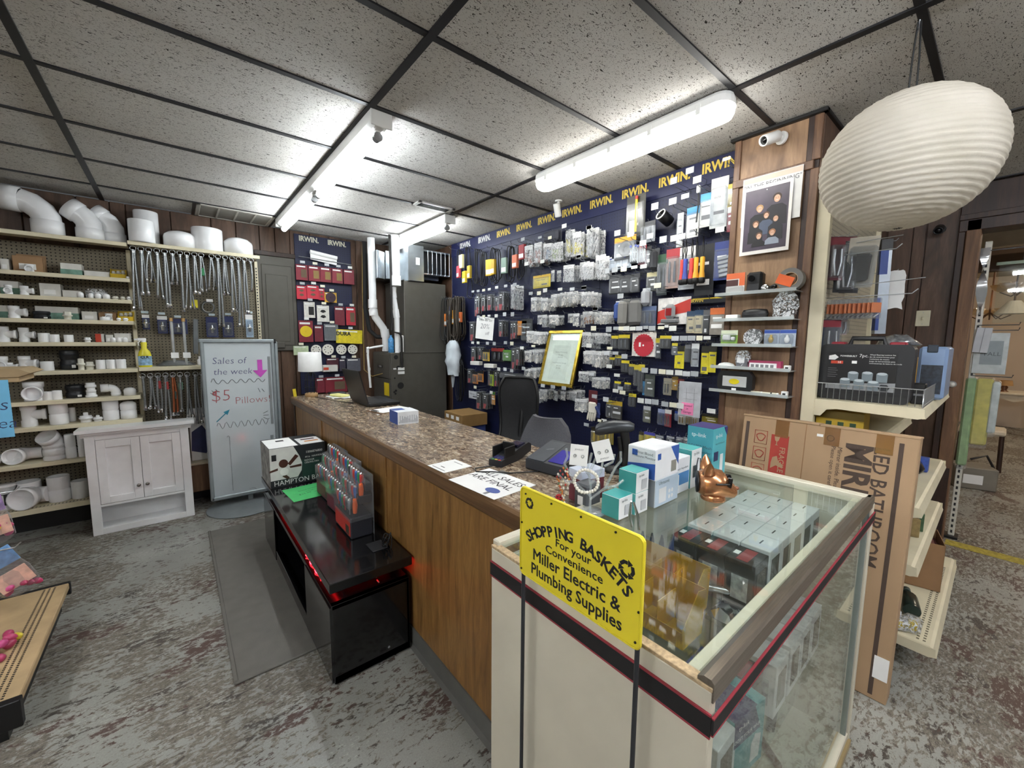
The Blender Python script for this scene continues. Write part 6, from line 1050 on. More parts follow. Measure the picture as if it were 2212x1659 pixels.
obj('head', B().ring([[(x, q*math.cos(a), z+e*math.sin(a)) for a in [2*PI*k/14 for k in range(14)]] for x, q, z, e in ((-.10, .038, .185, .022), (-.085, .045, .19, .03), (-.02, .042, .205, .03), (.05, .03, .21, .026), (.075, .014, .21, .014))]), t, mats=[M('#3f4245', .35, .3)]); obj('window', B().rbox(-.102, -.098, -.03, .03, .172, .198, .002), t, mats=[BLACK])
# ---------------------------------------------------------------- things on the black console
FR = M('#dcdcd8', .5)
t = thing('ceiling_fan_box', 'large ceiling fan carton in black, white and green on the console', 'box', (.645, 3.395, .512), R(1)); t.scale = (1.06, 1.0, 1.1); a, d, h = .176, .165, .262
obj('carton', B().rbox(-a, a, -d, d, 0, h, .002), t, mats=[M('#22262a', .45)]); obj('white_face', B().prism([(-a+.001, .05), (-.01, .05), (.015, .09), (.02, .14), (.005, .19), (-.03, h-.002), (-a+.001, h-.002)], -d-.0012, -d), t, mats=[FR]); obj('green_face', B().box(.02, a-.001, -d-.001, -d, .035, .16), t, mats=[M('#1f3a34', .5)])
obj('end_face', B().box(-a-.0012, -a, -d+.002, d-.002, .002, h-.002), t, mats=[M('#8d8c88', .5, var=.5, vs=25)]); obj('top_label', B().box(-a+.002, .0, -d+.005, d-.03, h, h+.0012), t, mats=[PAPER]); obj('top_label', B().box(.02, a-.005, -d+.005, .05, h, h+.0012), t, mats=[PAPER]); obj('orange_print', B().box(.06, .15, -.09, -.06, h+.001, h+.0018), t, mats=[M('#d88a3c', .5)]); obj('red_print', B().box(.05, .14, -.02, .01, h+.001, h+.0018), t, mats=[M('#4a1c1c', .5)]); obj('bar_code', B().box(-.1, -.05, .03, .07, h+.001, h+.0018), t, mats=[INK])
BLD = M('#4a2a22', .4); fy = -d-.002
obj('fan_motor', B().cyl((-.095, fy, .155), (-.095, fy+.001, .155), .028, 18), t, mats=[BLD]); obj('fan_lamp', B().cyl((-.092, fy-.0004, .10), (-.092, fy+.001, .10), .026, 18), t, mats=[M('#f2f2ee', .4)])
for q in ([(-.07, .15), (-.02, .205), (.0, .19), (-.055, .135)], [(-.06, .13), (.015, .135), (.015, .118), (-.055, .118)], [(-.13, .13), (-.18, .118), (-.18, .105), (-.13, .115)], [(-.09, .085), (-.06, .055), (-.075, .045), (-.105, .07)]): obj('fan_blade', B().prism(q, fy, fy+.0012), t, mats=[BLD])
txt('HAMPTON BAY', .046, WHITE, t, (.0, -d-.0014, .026), sx=.98); txt('44 in  HAWKINS', .017, WHITE, t, (.10, -d-.0014, .175)); txt('INDOOR', .016, WHITE, t, (.035, -d-.0014, .152), align='LEFT'); txt('CEILING FAN', .016, WHITE, t, (.035, -d-.0014, .136), align='LEFT'); txt('1006876800', .022, WHITE, t, (.10, -d-.0014, .208)); obj('energy_mark', B().rbox(-a+.012, -a+.04, -d-.0022, -d-.001, .18, .22, .0005), t, mats=[INK])
t = thing('green_note', 'bright green handwritten note on the glossy console', 'note', (.645, 3.02, .512), R(4)); obj('sheet', B().rbox(-.12, .12, -.14, .14, 0, .0016, .0005), t, mats=[M('#4fc872', .6)])
for k, (s, x, y, z) in enumerate((('Speed screws', .02, .05, .024), ('Set of', .02, .01, .022), ('$25.00', -.02, -.03, .03), ('ea', .05, -.03, .022))): txt(s, z, INK, t, (x, y, .002), (0, 0, .15), shear=.2, bold=-.01)
def toolpack(x, y, rz, h, lb, red):
    t = thing('screwdriver_set', lb, 'tool set', (x, y, .512), rz); wd, dp = .135, .062
    obj('tray', B().rbox(-wd, wd, -dp, dp*.9, .0, h*.36, .006), t, mats=[M('#26282e', .35)]); obj('print_panel', B().box(-wd*.95, wd*.95, -dp-.0012, -dp, .015, h*.33), t, mats=[M('#b8392f', .5) if red else M('#6d3440', .5)]); obj('picture', B().box(wd*.4, wd*.8, -dp-.0022, -dp-.001, .02, h*.2), t, mats=[M('#3a3a2c', .5)])
    for r_ in range(3):
        obj('tier', B().rbox(-wd, wd, -dp*.75+r_*dp*.55, dp*.9, h*(.36+.2*r_), h*(.5+.2*r_), .004), t, mats=[M('#2b2d33', .35)]) if r_ else None
        for k in range(6):
            hx = -wd*.85+k*wd*.28; cc = ('#c23a34', '#3a6ab0', '#2f8f5f', '#c23a34', '#4a4c50', '#8d9094')[(k+r_*2) % 6]; o = obj('driver', B().lathe([(.004, 0), (.004, .03), (.010, .04), (.0115, .07), (.0095, .09), (.002, .095)], 10), t, (hx, -dp*.72+r_*dp*.55, h*(.34+.2*r_)), mats=[M(cc, .3)]); obj('driver_cap', B().lathe([(.0097, .088), (.0095, .096), (.004, .10)], 10), o, mats=[CHROME])
    for k in (0, 1): obj('cutter', B().tube([(wd*.86, -dp*.5+k*.035, h*(.42+.24*k)), (wd*.9, -dp*.5+k*.035, h*(.55+.24*k)), (wd*.86, -dp*.5+k*.035, h*(.66+.24*k))], [.011, .014, .01], 8), t, mats=[M('#e2642c', .4)])
    obj('shell', B().prism([(-dp*1.06, h*.3), (-dp*1.06, h*.62), (-dp*.35, h*.66), (-dp*.3, h*.85), (dp*.3, h*.88), (dp*.35, h*1.02), (dp*.98, h*1.02), (dp*.98, h*.3)], -wd*1.04, wd*1.04, 'x'), t, mats=[FILM]); obj('back_card', B().rbox(-wd*1.08, wd*1.08, dp*.95, dp, 0, h*1.04, .002), t, mats=[FILM]); return t
toolpack(.72, 2.262, R(-90), .325, 'red and black screwdriver set in clear shell nearest the console cables', True); toolpack(.755, 2.55, R(-88), .32, 'screwdriver set in clear shell between two other sets', False); toolpack(.765, 2.83, R(-88), .32, 'screwdriver set in clear shell beside the green note', False)
# ---------------------------------------------------------------- inside the showcase
SL = M('#d9dbdc', .45, var=.04); GS = .806; FS = .506
def wbox(x, y, z, h=.15, lab='', grp=None, blk=False):
    t = thing('watch_box', lab, 'box', (x, y, z), group=grp); a, d = .051, .041
    obj('carton', B().rbox(-a, a, -d, d, 0, h, .0015), t, mats=[BLACK if blk else SL]); obj('hang_slot', B().box(-.015, .015, -.002, .002, h-.0002, h+.0006), t, mats=[INK]); obj('window', B().box(-a*.65, a*.65, -d-.0008, -d, h*.15, h*.8), t, mats=[M('#4a4038', .25)]); obj('side_print', B().box(-a-.0008, -a, -d*.6, d*.5, h*.2, h*.7), t, mats=[M('#aeb2b4', .5, var=.3, vs=60)])
    if blk: obj('red_print', B().rbox(-a*.8, a*.8, -.016, .016, h-.0002, h+.001, .0004), t, mats=[M('#8f2c30', .4)]); obj('sticker', B().box(-.012, .012, .02, .035, h, h+.0012), t, mats=[PAPER])
    return t
for i in range(5):
    for j in range(3): wbox(1.375+i*.106, .432+j*.0845, GS, .152, 'white carton with slotted top standing in rows under the glass', 'white cartons on the upper glass shelf')
for j in range(3): wbox(1.265, .432+j*.0845, GS, .145, 'black carton with red top label standing before the white cartons', 'black cartons with red labels', True)
for i, x in enumerate((.93, 1.30, 1.42, 1.53, 1.64)): wbox(x, .37, FS, .16, 'white carton with slotted top on the middle glass shelf', 'white cartons on the middle glass shelf')
wbox(1.19, .40, FS, .15, 'black carton with red label on the middle glass shelf', None, True)
for k, (x, y) in enumerate(((.985, .56), (1.10, .60))):
    t = thing('yellow_bin', ['clear yellow plastic bin nearest the sign under the glass', 'clear yellow plastic bin in front of the black cartons'][k], 'bin', (x, y, GS)); YC = clear('clear_yellow_%d' % k, '#f2d13c', .3, .1, .45, '#e6c02c')
    for s in (-1, 1): obj('side_wall', B().prism([(-.05, 0), (.05, 0), (.062, .12), (.02, .13), (-.058, .05)], s*.11-.001, s*.11+.001, 'y'), t, mats=[YC])
    obj('floor', B().box(-.05, .05, -.11, .11, 0, .002), t, mats=[YC]); obj('rear_wall', B().prism([(.05, 0), (.052, 0), (.064, .12), (.062, .12)], -.11, .11, 'y'), t, mats=[YC]); obj('front_wall', B().prism([(-.05, 0), (-.048, 0), (-.056, .05), (-.058, .05)], -.11, .11, 'y'), t, mats=[YC])
    for q in range(2): obj('divider', B().box(-.045, .05, -.035+q*.07, -.033+q*.07, .002, .09), t, mats=[YC])
    obj('tag', B().box(-.0595, -.0585, .05, .075, .015, .03), t, mats=[PAPER])
for k, c in enumerate(('#d8742c', '#c9962c', '#b5432c', '#d8742c')):
    t = thing('pliers', ['orange handled pliers lying upright behind yellow bin', 'yellow handled pliers between the orange ones', 'red handled pliers behind yellow bin', 'orange handled pliers next to the black cartons'][k], 'pliers', (1.17+.012*k, .72-.028*k, GS))
    for s in (-1, 1): obj('grip', B().tube([(s*.012, 0, 0), (s*.015, 0, .05), (s*.004, 0, .10)], [.006, .007, .005], 8), t, mats=[M(c, .4)])
    obj('jaw', B().tube([(0, 0, .095), (0, 0, .115), (0, 0, .14)], [.01, .008, .003], 8), t, mats=[BLACK])
for k in range(5): tag(obj('socket_bar', B().cyl((0, -.06, .012), (0, .06, .012), .01, 10), loc=(1.195, .62-.028*k, GS+.006*k), rot=(0, 0, .5), mats=[STEEL]), 'shiny steel bar tool lying between bins and black cartons', 'tool', 'steel bar tools under the glass')
t = thing('foil_packet', 'crumpled silver packet lying beside the yellow bin', 'packet', (1.16, .42, GS)); rnd = random.Random(5); obj('foil', B().add([(-.06+.03*i, -.05+.025*j, .012+rnd.uniform(0, .022)*(0 < i < 4 and 0 < j < 4)) for i in range(5) for j in range(5)], [(i*5+j, i*5+j+1, (i+1)*5+j+1, (i+1)*5+j) for i in range(4) for j in range(4)]).box(-.06, .06, -.05, .05, 0, .013), t, mats=[CHROME])
t = thing('extender_box', 'teal carton with dark blue flap reading boost your wifi in the showcase', 'box', (1.045, .36, FS), R(-8)); TEAL = M('#4f9fa3', .45); NVB = M('#2b2f63', .45)
obj('carton', B().rbox(-.07, .07, -.04, .04, 0, .17, .0015), t, mats=[TEAL]); obj('blue_flap', B().prism([(-.07, .17), (.02, .17), (.05, .10), (-.07, .10)], -.0412, -.04).box(-.07, .03, -.04, .04, .17, .1712), t, mats=[NVB]); obj('white_side', B().box(.0699, .0712, -.039, .039, .002, .168), t, mats=[SL]); txt('BOOST YOUR WI-FI', .014, WHITE, t, (-.015, -.0415, .115)); txt('tp-link', .018, WHITE, t, (-.03, -.0415, .145)); obj('photo', B().prism([(.01, .02), (.05, .02), (.055, .08), (.03, .09), (.012, .07)], -.0412, -.04), t, mats=[SL])
t = thing('extender_box', 'blue carton standing behind the teal one in the showcase', 'box', (1.12, .47, FS)); obj('carton', B().rbox(-.05, .05, -.035, .035, 0, .16, .0015), t, mats=[M('#4a5aa0', .45)]); obj('print', B().box(-.04, .03, -.0358, -.035, .1, .13), t, mats=[PAPER])
for k, (x, y, c, r) in enumerate(((.80, .42, '#26282a', .3), (.98, .44, '#7a5a42', 1.0), (1.18, .40, '#232426', .7), (1.36, .43, '#1e1f21', .4), (1.55, .42, '#6b4a38', .9), (1.7, .45, '#26282a', .2))):
    t = thing('pocket_knife', ['black folding knife', 'brown handled folding knife', 'black folding knife with clip', 'dark folding knife', 'reddish brown folding knife', 'black slim folding knife'][k]+' on the showcase floor', 'knife', (x, y, .12), r); obj('handle', B().rbox(-.07, .05, -.014, .014, 0, .016, .006), t, mats=[M(c, .4)]); obj('blade', B().prism([(.05, -.009), (.13, .002), (.05, .010)], .004, .008, 'z'), t, mats=[STEEL])
t = thing('lamp_bulb', 'round white and black light fitting on the middle glass shelf', 'fitting', (.80, .38, FS)); obj('ring', B().lathe([(.03, 0), (.032, .02), (.025, .025), (.02, .01)], 18), t, mats=[SL]); obj('core', B().lathe([(.012, 0), (.014, .02), (.001, .025)], 12), t, mats=[BLACK])
# ---------------------------------------------------------------- on top of the showcase
TOP = 1.0375
def pbox(name, x0, x1, y0, y1, h, col, lb, z=TOP, rz=0, front=None, left=None, top=None):
    a, d = (x1-x0)/2, (y1-y0)/2; t = thing(name, lb, 'box', ((x0+x1)/2, (y0+y1)/2, z), rz); obj('carton', B().rbox(-a, a, -d, d, 0, h, .0012), t, mats=[M(col, .45, var=.03)])
    if left: obj('side_face', B().box(-a-.001, -a, -d+.001, d-.001, .001, h-.001), t, mats=[M(left, .45, var=.05)])
    if front: obj('front_face', B().box(-a+.001, a-.001, -d-.001, -d, .001, h-.001), t, mats=[M(front, .45, var=.04)])
    if top: obj('top_face', B().box(-a+.001, a-.001, -d+.001, d-.001, h, h+.001), t, mats=[M(top, .45)])
    return t
TL = '#3fa0a0'; DTX = M('#3a4a50', .5); LR = (PI/2, 0, -PI/2)
def plug(t, x, y, z, s=.02): obj('plug_picture', B().rbox(x-s*.7, x+s*.7, y, y+.0008, z-s, z+s*.6, .0003), t, mats=[M('#b9bcbe', .5)])
t = pbox('smart_plug_box', 1.003, 1.072, .70, .765, .068, '#e8eaea', 'single small teal smart plug carton on the showcase', left='#3f9a96', top='#49aaa6'); plug(t, .008, -.0345, .03); txt('tp-link', .011, DTX, t, (-.008, -.034, .057))
t = pbox('smart_plug_box', 1.074, 1.142, .69, .755, .068, '#e8eaea', 'small teal smart plug carton under an identical one', left='#3f9a96', top='#49aaa6'); plug(t, .008, -.0345, .03); txt('tp-link', .011, DTX, t, (-.008, -.034, .057))
t = pbox('smart_plug_box', 1.074, 1.142, .69, .755, .066, '#e8eaea', 'small teal smart plug carton on top of an identical one', TOP+.069, left='#3f9a96', top='#49aaa6'); plug(t, .008, -.0345, .03); txt('tp-link', .011, DTX, t, (-.008, -.034, .055))
t = pbox('device_box', 1.17, 1.315, .682, .775, .092, '#cfd6dc', 'grey carton with white ultrasonic device picture under the blood pressure box', left='#8d949a', front='#b5c6d4'); obj('device_picture', B().rbox(-.05, -.005, -.0478, -.0466, .01, .06, .0004), t, mats=[SL]); txt('Ultrasonic', .016, DTX, t, (-.02, -.0478, .078))
for k in range(4): obj('icon', B().cyl((.015+.018*(k % 2), -.0478, .02+.02*(k//2)), (.015+.018*(k % 2), -.0466, .02+.02*(k//2)), .007, 12), t, mats=[SL])
MB_ = '#2f5aa8'; t = pbox('blood_pressure_box', 1.165, 1.31, .682, .785, .10, '#eef0f2', 'white and blue blood pressure monitor carton on top of another', TOP+.093, left='#e9ecef', top='#eceef0')
obj('blue_side', B().prism([(-.051, .002), (.051, .002), (.051, .04), (-.051, .055)], -.0742, -.0725, 'x'), t, mats=[M(MB_, .45)]); obj('blue_corner', B().prism([(.02, .099), (.072, .099), (.072, .03)], -.0522, -.0514), t, mats=[M(MB_, .45)]); obj('blue_mark', B().box(-.0742, -.0728, .015, .035, .07, .09).box(-.06, -.042, -.0526, -.0514, .066, .086), t, mats=[M(MB_, .45)]); txt('Wrist Blood', .013, DTX, t, (-.0745, -.01, .083), LR); txt('Pressure Monitor', .012, DTX, t, (-.0745, -.01, .07), LR); obj('monitor_picture', B().rbox(.025, .058, -.0528, -.0514, .012, .05, .0005), t, mats=[M('#8d8f86', .4)])
t = pbox('thermometer_box', 1.318, 1.428, .70, .79, .128, '#e9edf0', 'white and blue touchless thermometer carton between two other cartons', front='#e4e9ee'); obj('blue_print', B().box(-.05, .05, -.0464, -.0454, .03, .075), t, mats=[M('#4a86c0', .5)]); txt('Touch Anywhere', .012, DTX, t, (0, -.0464, .09)); obj('thermometer_picture', B().rbox(-.045, -.02, -.047, -.0454, .02, .07, .0005), t, mats=[SL])
t = pbox('plug_box', 1.432, 1.508, .695, .785, .145, '#eceeee', 'teal and white outdoor plug carton with black cord picture', left=TL, top='#58b2ae'); obj('plug_picture', B().rbox(-.024, .006, -.0472, -.0454, .04, .085, .0006), t, mats=[M('#3c3f44', .4)]); obj('cord_picture', B().tube([(0, -.047, .085), (.008, -.047, .11), (.026, -.047, .105), (.03, -.047, .07), (.02, -.047, .04)], .0022, 5), t, mats=[M('#3c3f44', .4)]); txt('tp-link', .016, DTX, t, (-.005, -.0468, .13))
t = pbox('extender_box', 1.53, 1.645, .665, .765, .215, '#4fa8b2', 'tall teal mesh wifi extender carton with violet top', left='#4397a4', top='#3b3270'); obj('violet_corner', B().prism([(.03, .214), (.057, .214), (.057, .18)], -.0518, -.0502), t, mats=[M('#3b3270', .45)]); txt('tp-link', .022, WHITE, t, (-.012, -.0514, .185)); txt('AC1750 Mesh', .016, DTX, t, (-.0586, -.0, .14), LR); txt('Wi-Fi Extender', .014, DTX, t, (-.0586, 0, .12), LR); txt('tp-link', .022, WHITE, t, (-.0586, .005, .185), LR); txt('Mesh Wi-Fi Extender', .009, DTX, t, (0, -.0514, .155)); obj('extender_picture', B().rbox(.005, .03, -.0522, -.0502, .02, .11, .0008), t, mats=[SL]); obj('label', B().box(-.045, -.012, -.0514, -.0502, .09, .125), t, mats=[M('#27305c', .5)])
# dog head speaker, an ornament
dg = thing('dog_head_speaker', 'shiny copper dog head speaker wearing black sunglasses', 'speaker', (1.405, .60, TOP), R(-58)); dg.scale = (1.15, 1.2, 1.12); COP = M('#c58a60', .22, .75, var=.12, vs=25)
rg = []
for x, ry, rz_, zc in ((-.046, .012, .014, .052), (-.042, .032, .034, .05), (-.025, .042, .044, .05), (.0, .043, .046, .05), (.02, .039, .042, .05), (.032, .032, .034, .044), (.042, .026, .026, .036), (.055, .022, .02, .032), (.062, .012, .010, .03)): rg.append([(x, ry*math.cos(2*PI*k/18), zc+rz_*math.sin(2*PI*k/18)) for k in range(18)])
obj('head', B().ring(rg), dg, mats=[COP]); obj('collar', B().lathe([(.034, 0), (.036, .004), (.03, .016)], 20), dg, mats=[COP])
for s in (-1, 1): obj('ear', B().ring([[(-.02+a_*w2, s*(.03+.004*k)+b_*w2*.35, .082+k*.011) for a_, b_ in ((1, 0), (.5, .9), (-.5, .9), (-1, 0), (-.5, -.9), (.5, -.9))] for k, w2 in ((0, .017), (1, .017), (2, .014), (3, .009), (4, .002))]), dg, mats=[COP])
for s in (-1, 1):
    obj('lens', B().cyl((.036, s*.019, .062), (.045, s*.021, .061), .014, 16), dg, mats=[M('#0b0b0c', .1)]); obj('temple', B().tube([(.036, s*.034, .062), (.0, s*.045, .062)], .003, 6), dg, mats=[M('#0b0b0c', .1)])
obj('bridge', B().tube([(.043, -.01, .064), (.046, 0, .066), (.043, .01, .064)], .003, 6), dg, mats=[M('#0b0b0c', .1)]); obj('nose', B().lathe([(.001, -.006), (.008, -.003), (.008, .003), (.001, .006)], 10), dg, (.060, 0, .042), mats=[M('#7d4a30', .3)]); obj('jaw', B().rbox(.03, .056, -.018, .018, .014, .026, .007), dg, mats=[COP])
obj('grille', B().lathe([(.001, 0), (.033, .0), (.033, .004), (.001, .008)], 20), dg, (-.044, 0, .05), (0, -PI/2, 0), mats=[BLACK])
# jewellery tree
CL = clear('acrylic', '#f4f8fa', .9, .05, .18, '#e8eef2'); jt = thing('jewelry_tree', 'clear acrylic jewellery tree holding earring cards and a pearl bracelet', 'jewellery stand', (.99, .80, TOP), R(-50))
obj('base', B().lathe([(.05, 0), (.052, .003), (.03, .007), (.01, .01)], 20), jt, mats=[CL]); br = [[(0, 0, .005), (.0, 0, .08), (-.01, 0, .14), (.0, 0, .19)], [(0, 0, .04), (.045, 0, .08), (.075, 0, .15)], [(0, 0, .05), (-.05, 0, .09), (-.085, 0, .15)], [(0, 0, .09), (.03, 0, .13), (.04, 0, .20)], [(0, 0, .11), (-.03, 0, .15), (-.045, 0, .215)], [(.045, 0, .08), (.08, 0, .09), (.10, 0, .11)], [(-.05, 0, .09), (-.085, 0, .095), (-.105, 0, .115)], [(.075, 0, .15), (.09, 0, .17), (.088, 0, .20)], [(.04, 0, .15), (.065, 0, .165), (.07, 0, .19)], [(-.085, 0, .15), (-.075, 0, .175), (-.08, 0, .20)], [(0, 0, .14), (.015, 0, .18), (.012, 0, .225)]]
for q in br: obj('branch', B().tube(q, .0042, 6), jt, mats=[CL])
pr = thing('pearl_bracelet', 'white pearl bracelet hanging on the acrylic tree', 'bracelet', (.955, .79, 1.15), R(-50)); PRL = M('#e9e4d8', .2, var=.03); pm_ = B().lathe([(.001, -.0055), (.004, -.004), (.0055, 0), (.004, .004), (.001, .0055)], 8).mesh('pearl', [PRL])
for k in range(26): a = 2*PI*k/26; obj('pearl', pm_, pr, (.036*math.cos(a), -.012+.003*math.sin(k), .036*math.sin(a)))
for k, (dx, z, ry) in enumerate(((-.035, 1.245, .06), (.03, 1.262, -.28))):
    t = thing('earring_card', ['white earring card hanging upright on the acrylic tree', 'white earring card hanging tilted on the acrylic tree'][k], 'card', (.985+dx*.64, .80-dx*.76, z), rot=(0, ry, R(-50))); obj('card', B().rbox(-.028, .028, -.0008, .0008, -.06, .008, .0004), t, mats=[PAPER])
    for s in (-1, 1): obj('earring', B().tube([(s*.012+.004*math.cos(2*PI*q/8), -.002, -.028+.005*math.sin(2*PI*q/8)) for q in range(8)], .0012, 4, closed=True), t, mats=[STEEL])
    txt('JEWELRY', .007, GT, t, (0, -.001, -.008 if k == 0 else -.05))
nk = thing('beaded_necklace', 'tangle of red and cream beaded necklaces on the acrylic tree', 'necklace', (.93, .86, 1.13)); rnd = random.Random(11); bm_ = {c: B().lathe([(.001, -.004), (.004, 0), (.001, .004)], 6).mesh('bead', [M(c, .4)]) for c in ('#b5403a', '#d9c9a8', '#6a8f6a', '#c97a3a', '#e2dcd0')}
for s in range(5):
    for k in range(14): obj('bead', bm_[rnd.choice(list(bm_))], nk, (.004*s-.012+.012*math.sin(k*.7+s), .010*s-.02+.012*math.cos(k*.6+s), .05-k*.0115-.004*s))
lb_ = thing('ladybug_charm', 'red ladybug charm on the beaded necklaces', 'charm', (.925, .875, 1.075)); obj('shell', B().lathe([(.012, 0), (.011, .004), (.006, .008), (.001, .009)], 14), lb_, rot=(PI/2, 0, R(-50)), mats=[M('#b8282c', .35)])
for k in range(4): obj('spot', B().cyl((.006*math.cos(k*1.57+.7), 0, .006*math.sin(k*1.57+.7)), (.006*math.cos(k*1.57+.7), -.0085, .006*math.sin(k*1.57+.7)), .0022, 8), lb_, rot=(0, 0, R(-50)), mats=[INK])
t = thing('grey_cup', 'dark grey square cup behind the acrylic tree', 'cup', (1.03, .845, 1.022)); obj('cup', B().rbox(-.035, .035, -.03, .03, 0, .09, .006), t, mats=[M('#55585c', .5)]); obj('sticker', B().box(-.0355, -.0348, -.01, .012, .02, .05), t, mats=[PAPER])
t = thing('cosmetic_box', 'dark red carton with white lettering behind the acrylic tree', 'box', (1.09, .90, CTZ), R(-10)); obj('carton', B().rbox(-.05, .05, -.035, .035, 0, .11, .001), t, mats=[M('#6a2a34', .4)]); obj('white_top', B().rbox(-.051, .051, -.036, .036, .085, .115, .001), t, mats=[M('#c9d0e0', .4)])
t = thing('steel_tongs', 'pair of shiny steel tongs leaning on the teal carton', 'tongs', (1.0, .64, TOP))
for s in (-1, 1): obj('arm', B().tube([(0, s*.012, 0), (-.01, s*.014, .04), (-.02, s*.004, .085)], [.004, .005, .003], 6), t, mats=[CHROME])
# ---------------------------------------------------------------- column: camera, posters, acrylic shelves
def cctv(name, loc_, rz, lab, down=False, WHITE=WHITE):
    t = thing(name, lab, 'camera', loc_, rz)
    obj('mount', B().cyl((0, 0, 0), (0, -.012, 0), .032, 20) if not down else B().cyl((0, 0, 0), (0, 0, -.012), .03, 20), t, mats=[WHITE])
    if not down: obj('arm', B().tube([(0, -.01, 0), (0, -.03, 0), (0, -.05, -.008)], .013, 10), t, mats=[WHITE]); X = Matrix.Translation((0, -.075, -.012)) @ Matrix.Rotation(R(-78), 4, 'X') @ Matrix.Rotation(0, 4, 'Z')
    else: obj('arm', B().tube([(0, 0, -.01), (0, 0, -.04), (.0, -.01, -.06)], .011, 10), t, mats=[WHITE]); X = Matrix.Translation((0, -.02, -.085)) @ Matrix.Rotation(R(-155), 4, 'X')
    X = X if down else Matrix.Translation((0, -.085, -.014)) @ Matrix.Rotation(R(112), 4, 'X')
    b = obj('body', B().lathe([(.024, -.055), (.028, -.05), (.028, .045), (.026, .05), (.022, .05), (.021, .04), (.001, .04)], 20, X=X), t, mats=[WHITE]); obj('lens', B().lathe([(.001, .0405), (.02, .0405), (.02, .044), (.001, .046)], 18, X=X), t, mats=[M('#0c0d10', .1)]); return t
cctv('security_camera', (2.55, .85, 2.652), R(-112), 'white bullet security camera high on the wooden column'); cctv('security_camera', (2.52, 2.46, 2.727), R(-70), 'white security camera hanging from the ceiling before the pegboard', True)
cctv('security_camera', (4.60, .40, 2.45), R(-90), 'dark security camera on the wall above the light switch', WHITE=BLACK)
t = thing('poster_sleeve', 'white paper in clear sleeve with old lettering behind the family photograph', 'poster', (2.536, .882, 2.485), RW); obj('paper', B().rbox(-.145, .143, .0, .002, -.26, 0, .0005), t, mats=[M('#cfcfcc', .5)]); obj('brown_strip', B().box(-.14, .14, -.0006, 0, -.03, -.004), t, mats=[M('#cfb8a6', .6)]); txt('"IN THE BEGINNING"', .034, M('#5b5c60', .6), t, (0, -.0008, -.052), sx=.86)
ph = thing('family_photograph', 'framed print of a posed family of seven in dark clothes', 'photograph', (2.528, .898, 2.43), RW); obj('border', B().rbox(-.122, .122, 0, .0022, -.365, 0, .0006), ph, mats=[M('#dedbd6', .35)]); obj('picture', B().box(-.107, .107, -.0008, 0, -.345, -.018), ph, mats=[M('#4b4350', .35, var=.3, vs=6)])
SK = M('#c99f84', .5); HRS = [M('#3a2a22', .6), M('#a8855a', .6), M('#5a3c2a', .6), M('#6a4a34', .6), M('#332820', .6), M('#5a4030', .6), M('#9a6a4a', .6)]; CLO = [M('#26242a', .6), M('#191a1e', .6), M('#4a5468', .6), M('#1c1c20', .6), M('#222228', .6), M('#17171a', .6), M('#8a93a0', .6)]
for k, (x, z, r, sw, sh) in enumerate(((.052, -.085, .021, .05, .14), (-.03, -.125, .018, .048, .14), (.005, -.165, .016, .034, .10), (-.045, -.205, .0165, .038, .10), (.052, -.19, .0165, .036, .11), (-.025, -.27, .0165, .036, .055), (.04, -.262, .016, .034, .06))):
    e = .0010+.0002*k; g = obj('person_print', B().prism([(x-sw, z-sh), (x-sw*.95, z-r*2.4), (x-sw*.5, z-r*1.5), (x+sw*.5, z-r*1.5), (x+sw*.95, z-r*2.4), (x+sw, z-sh)], -e-.0002, -e), ph, mats=[CLO[k]])
    obj('hair_print', B().cyl((x, -e-.0002, z+r*.25), (x, -e-.0003, z+r*.25), r*1.02, 16), g, mats=[HRS[k]]); obj('face_print', B().prism([(x+r*.72*math.cos(a), z-r*.12+r*.92*math.sin(a)) for a in [2*PI*q/14 for q in range(14)]], -e-.0005, -e-.0003), g, mats=[SK]); obj('smile_print', B().box(x-r*.25, x+r*.25, -e-.0007, -e-.0005, z-r*.55, z-r*.45), g, mats=[M('#f0e4dc', .5)])
    for s in (-1, 1): obj('eye_print', B().box(x+s*r*.3-r*.08, x+s*r*.3+r*.08, -e-.0007, -e-.0005, z, z+r*.1), g, mats=[INK])
obj('push_pin', B().cyl((0, -.004, -.03), (0, 0, -.03), .003, 8), ph, mats=[PAPER])
ACR = clear('acrylic_shelf', '#f4f8f8', .8, .05, .35, '#e2e8e8'); CSH = (1.845, 1.70, 1.557, 1.43, 1.292)
for i, z in enumerate(CSH): tag(obj('acrylic_shelf', B().rbox(2.44, 2.562, .70, 1.105, z-.006, z, .001).rbox(2.438, 2.442, .70, 1.105, z-.006, z+.012, .001), mats=[ACR]), 'small clear acrylic shelf on the column, %s of five' % ('topmost', 'second', 'middle', 'fourth', 'lowest')[i], 'shelf')
t = thing('ant_trap_pack', 'orange and white pest bait pack on the top acrylic shelf', 'pack', (2.49, 1.015, CSH[0]), RW); obj('card', B().rbox(-.05, .05, 0, .008, 0, .122, .001), t, mats=[M('#dcd8d0', .5)]); obj('orange_print', B().box(-.05, .05, -.0008, 0, .09, .122).box(.02, .05, -.0008, 0, .05, .09), t, mats=[M('#d86a3c', .5)]); obj('dark_print', B().box(-.05, .015, -.0008, 0, .05, .085), t, mats=[M('#4a2c2a', .5)]); obj('film', B().rbox(-.048, .048, -.02, 0, .002, .05, .008), t, mats=[FILM])
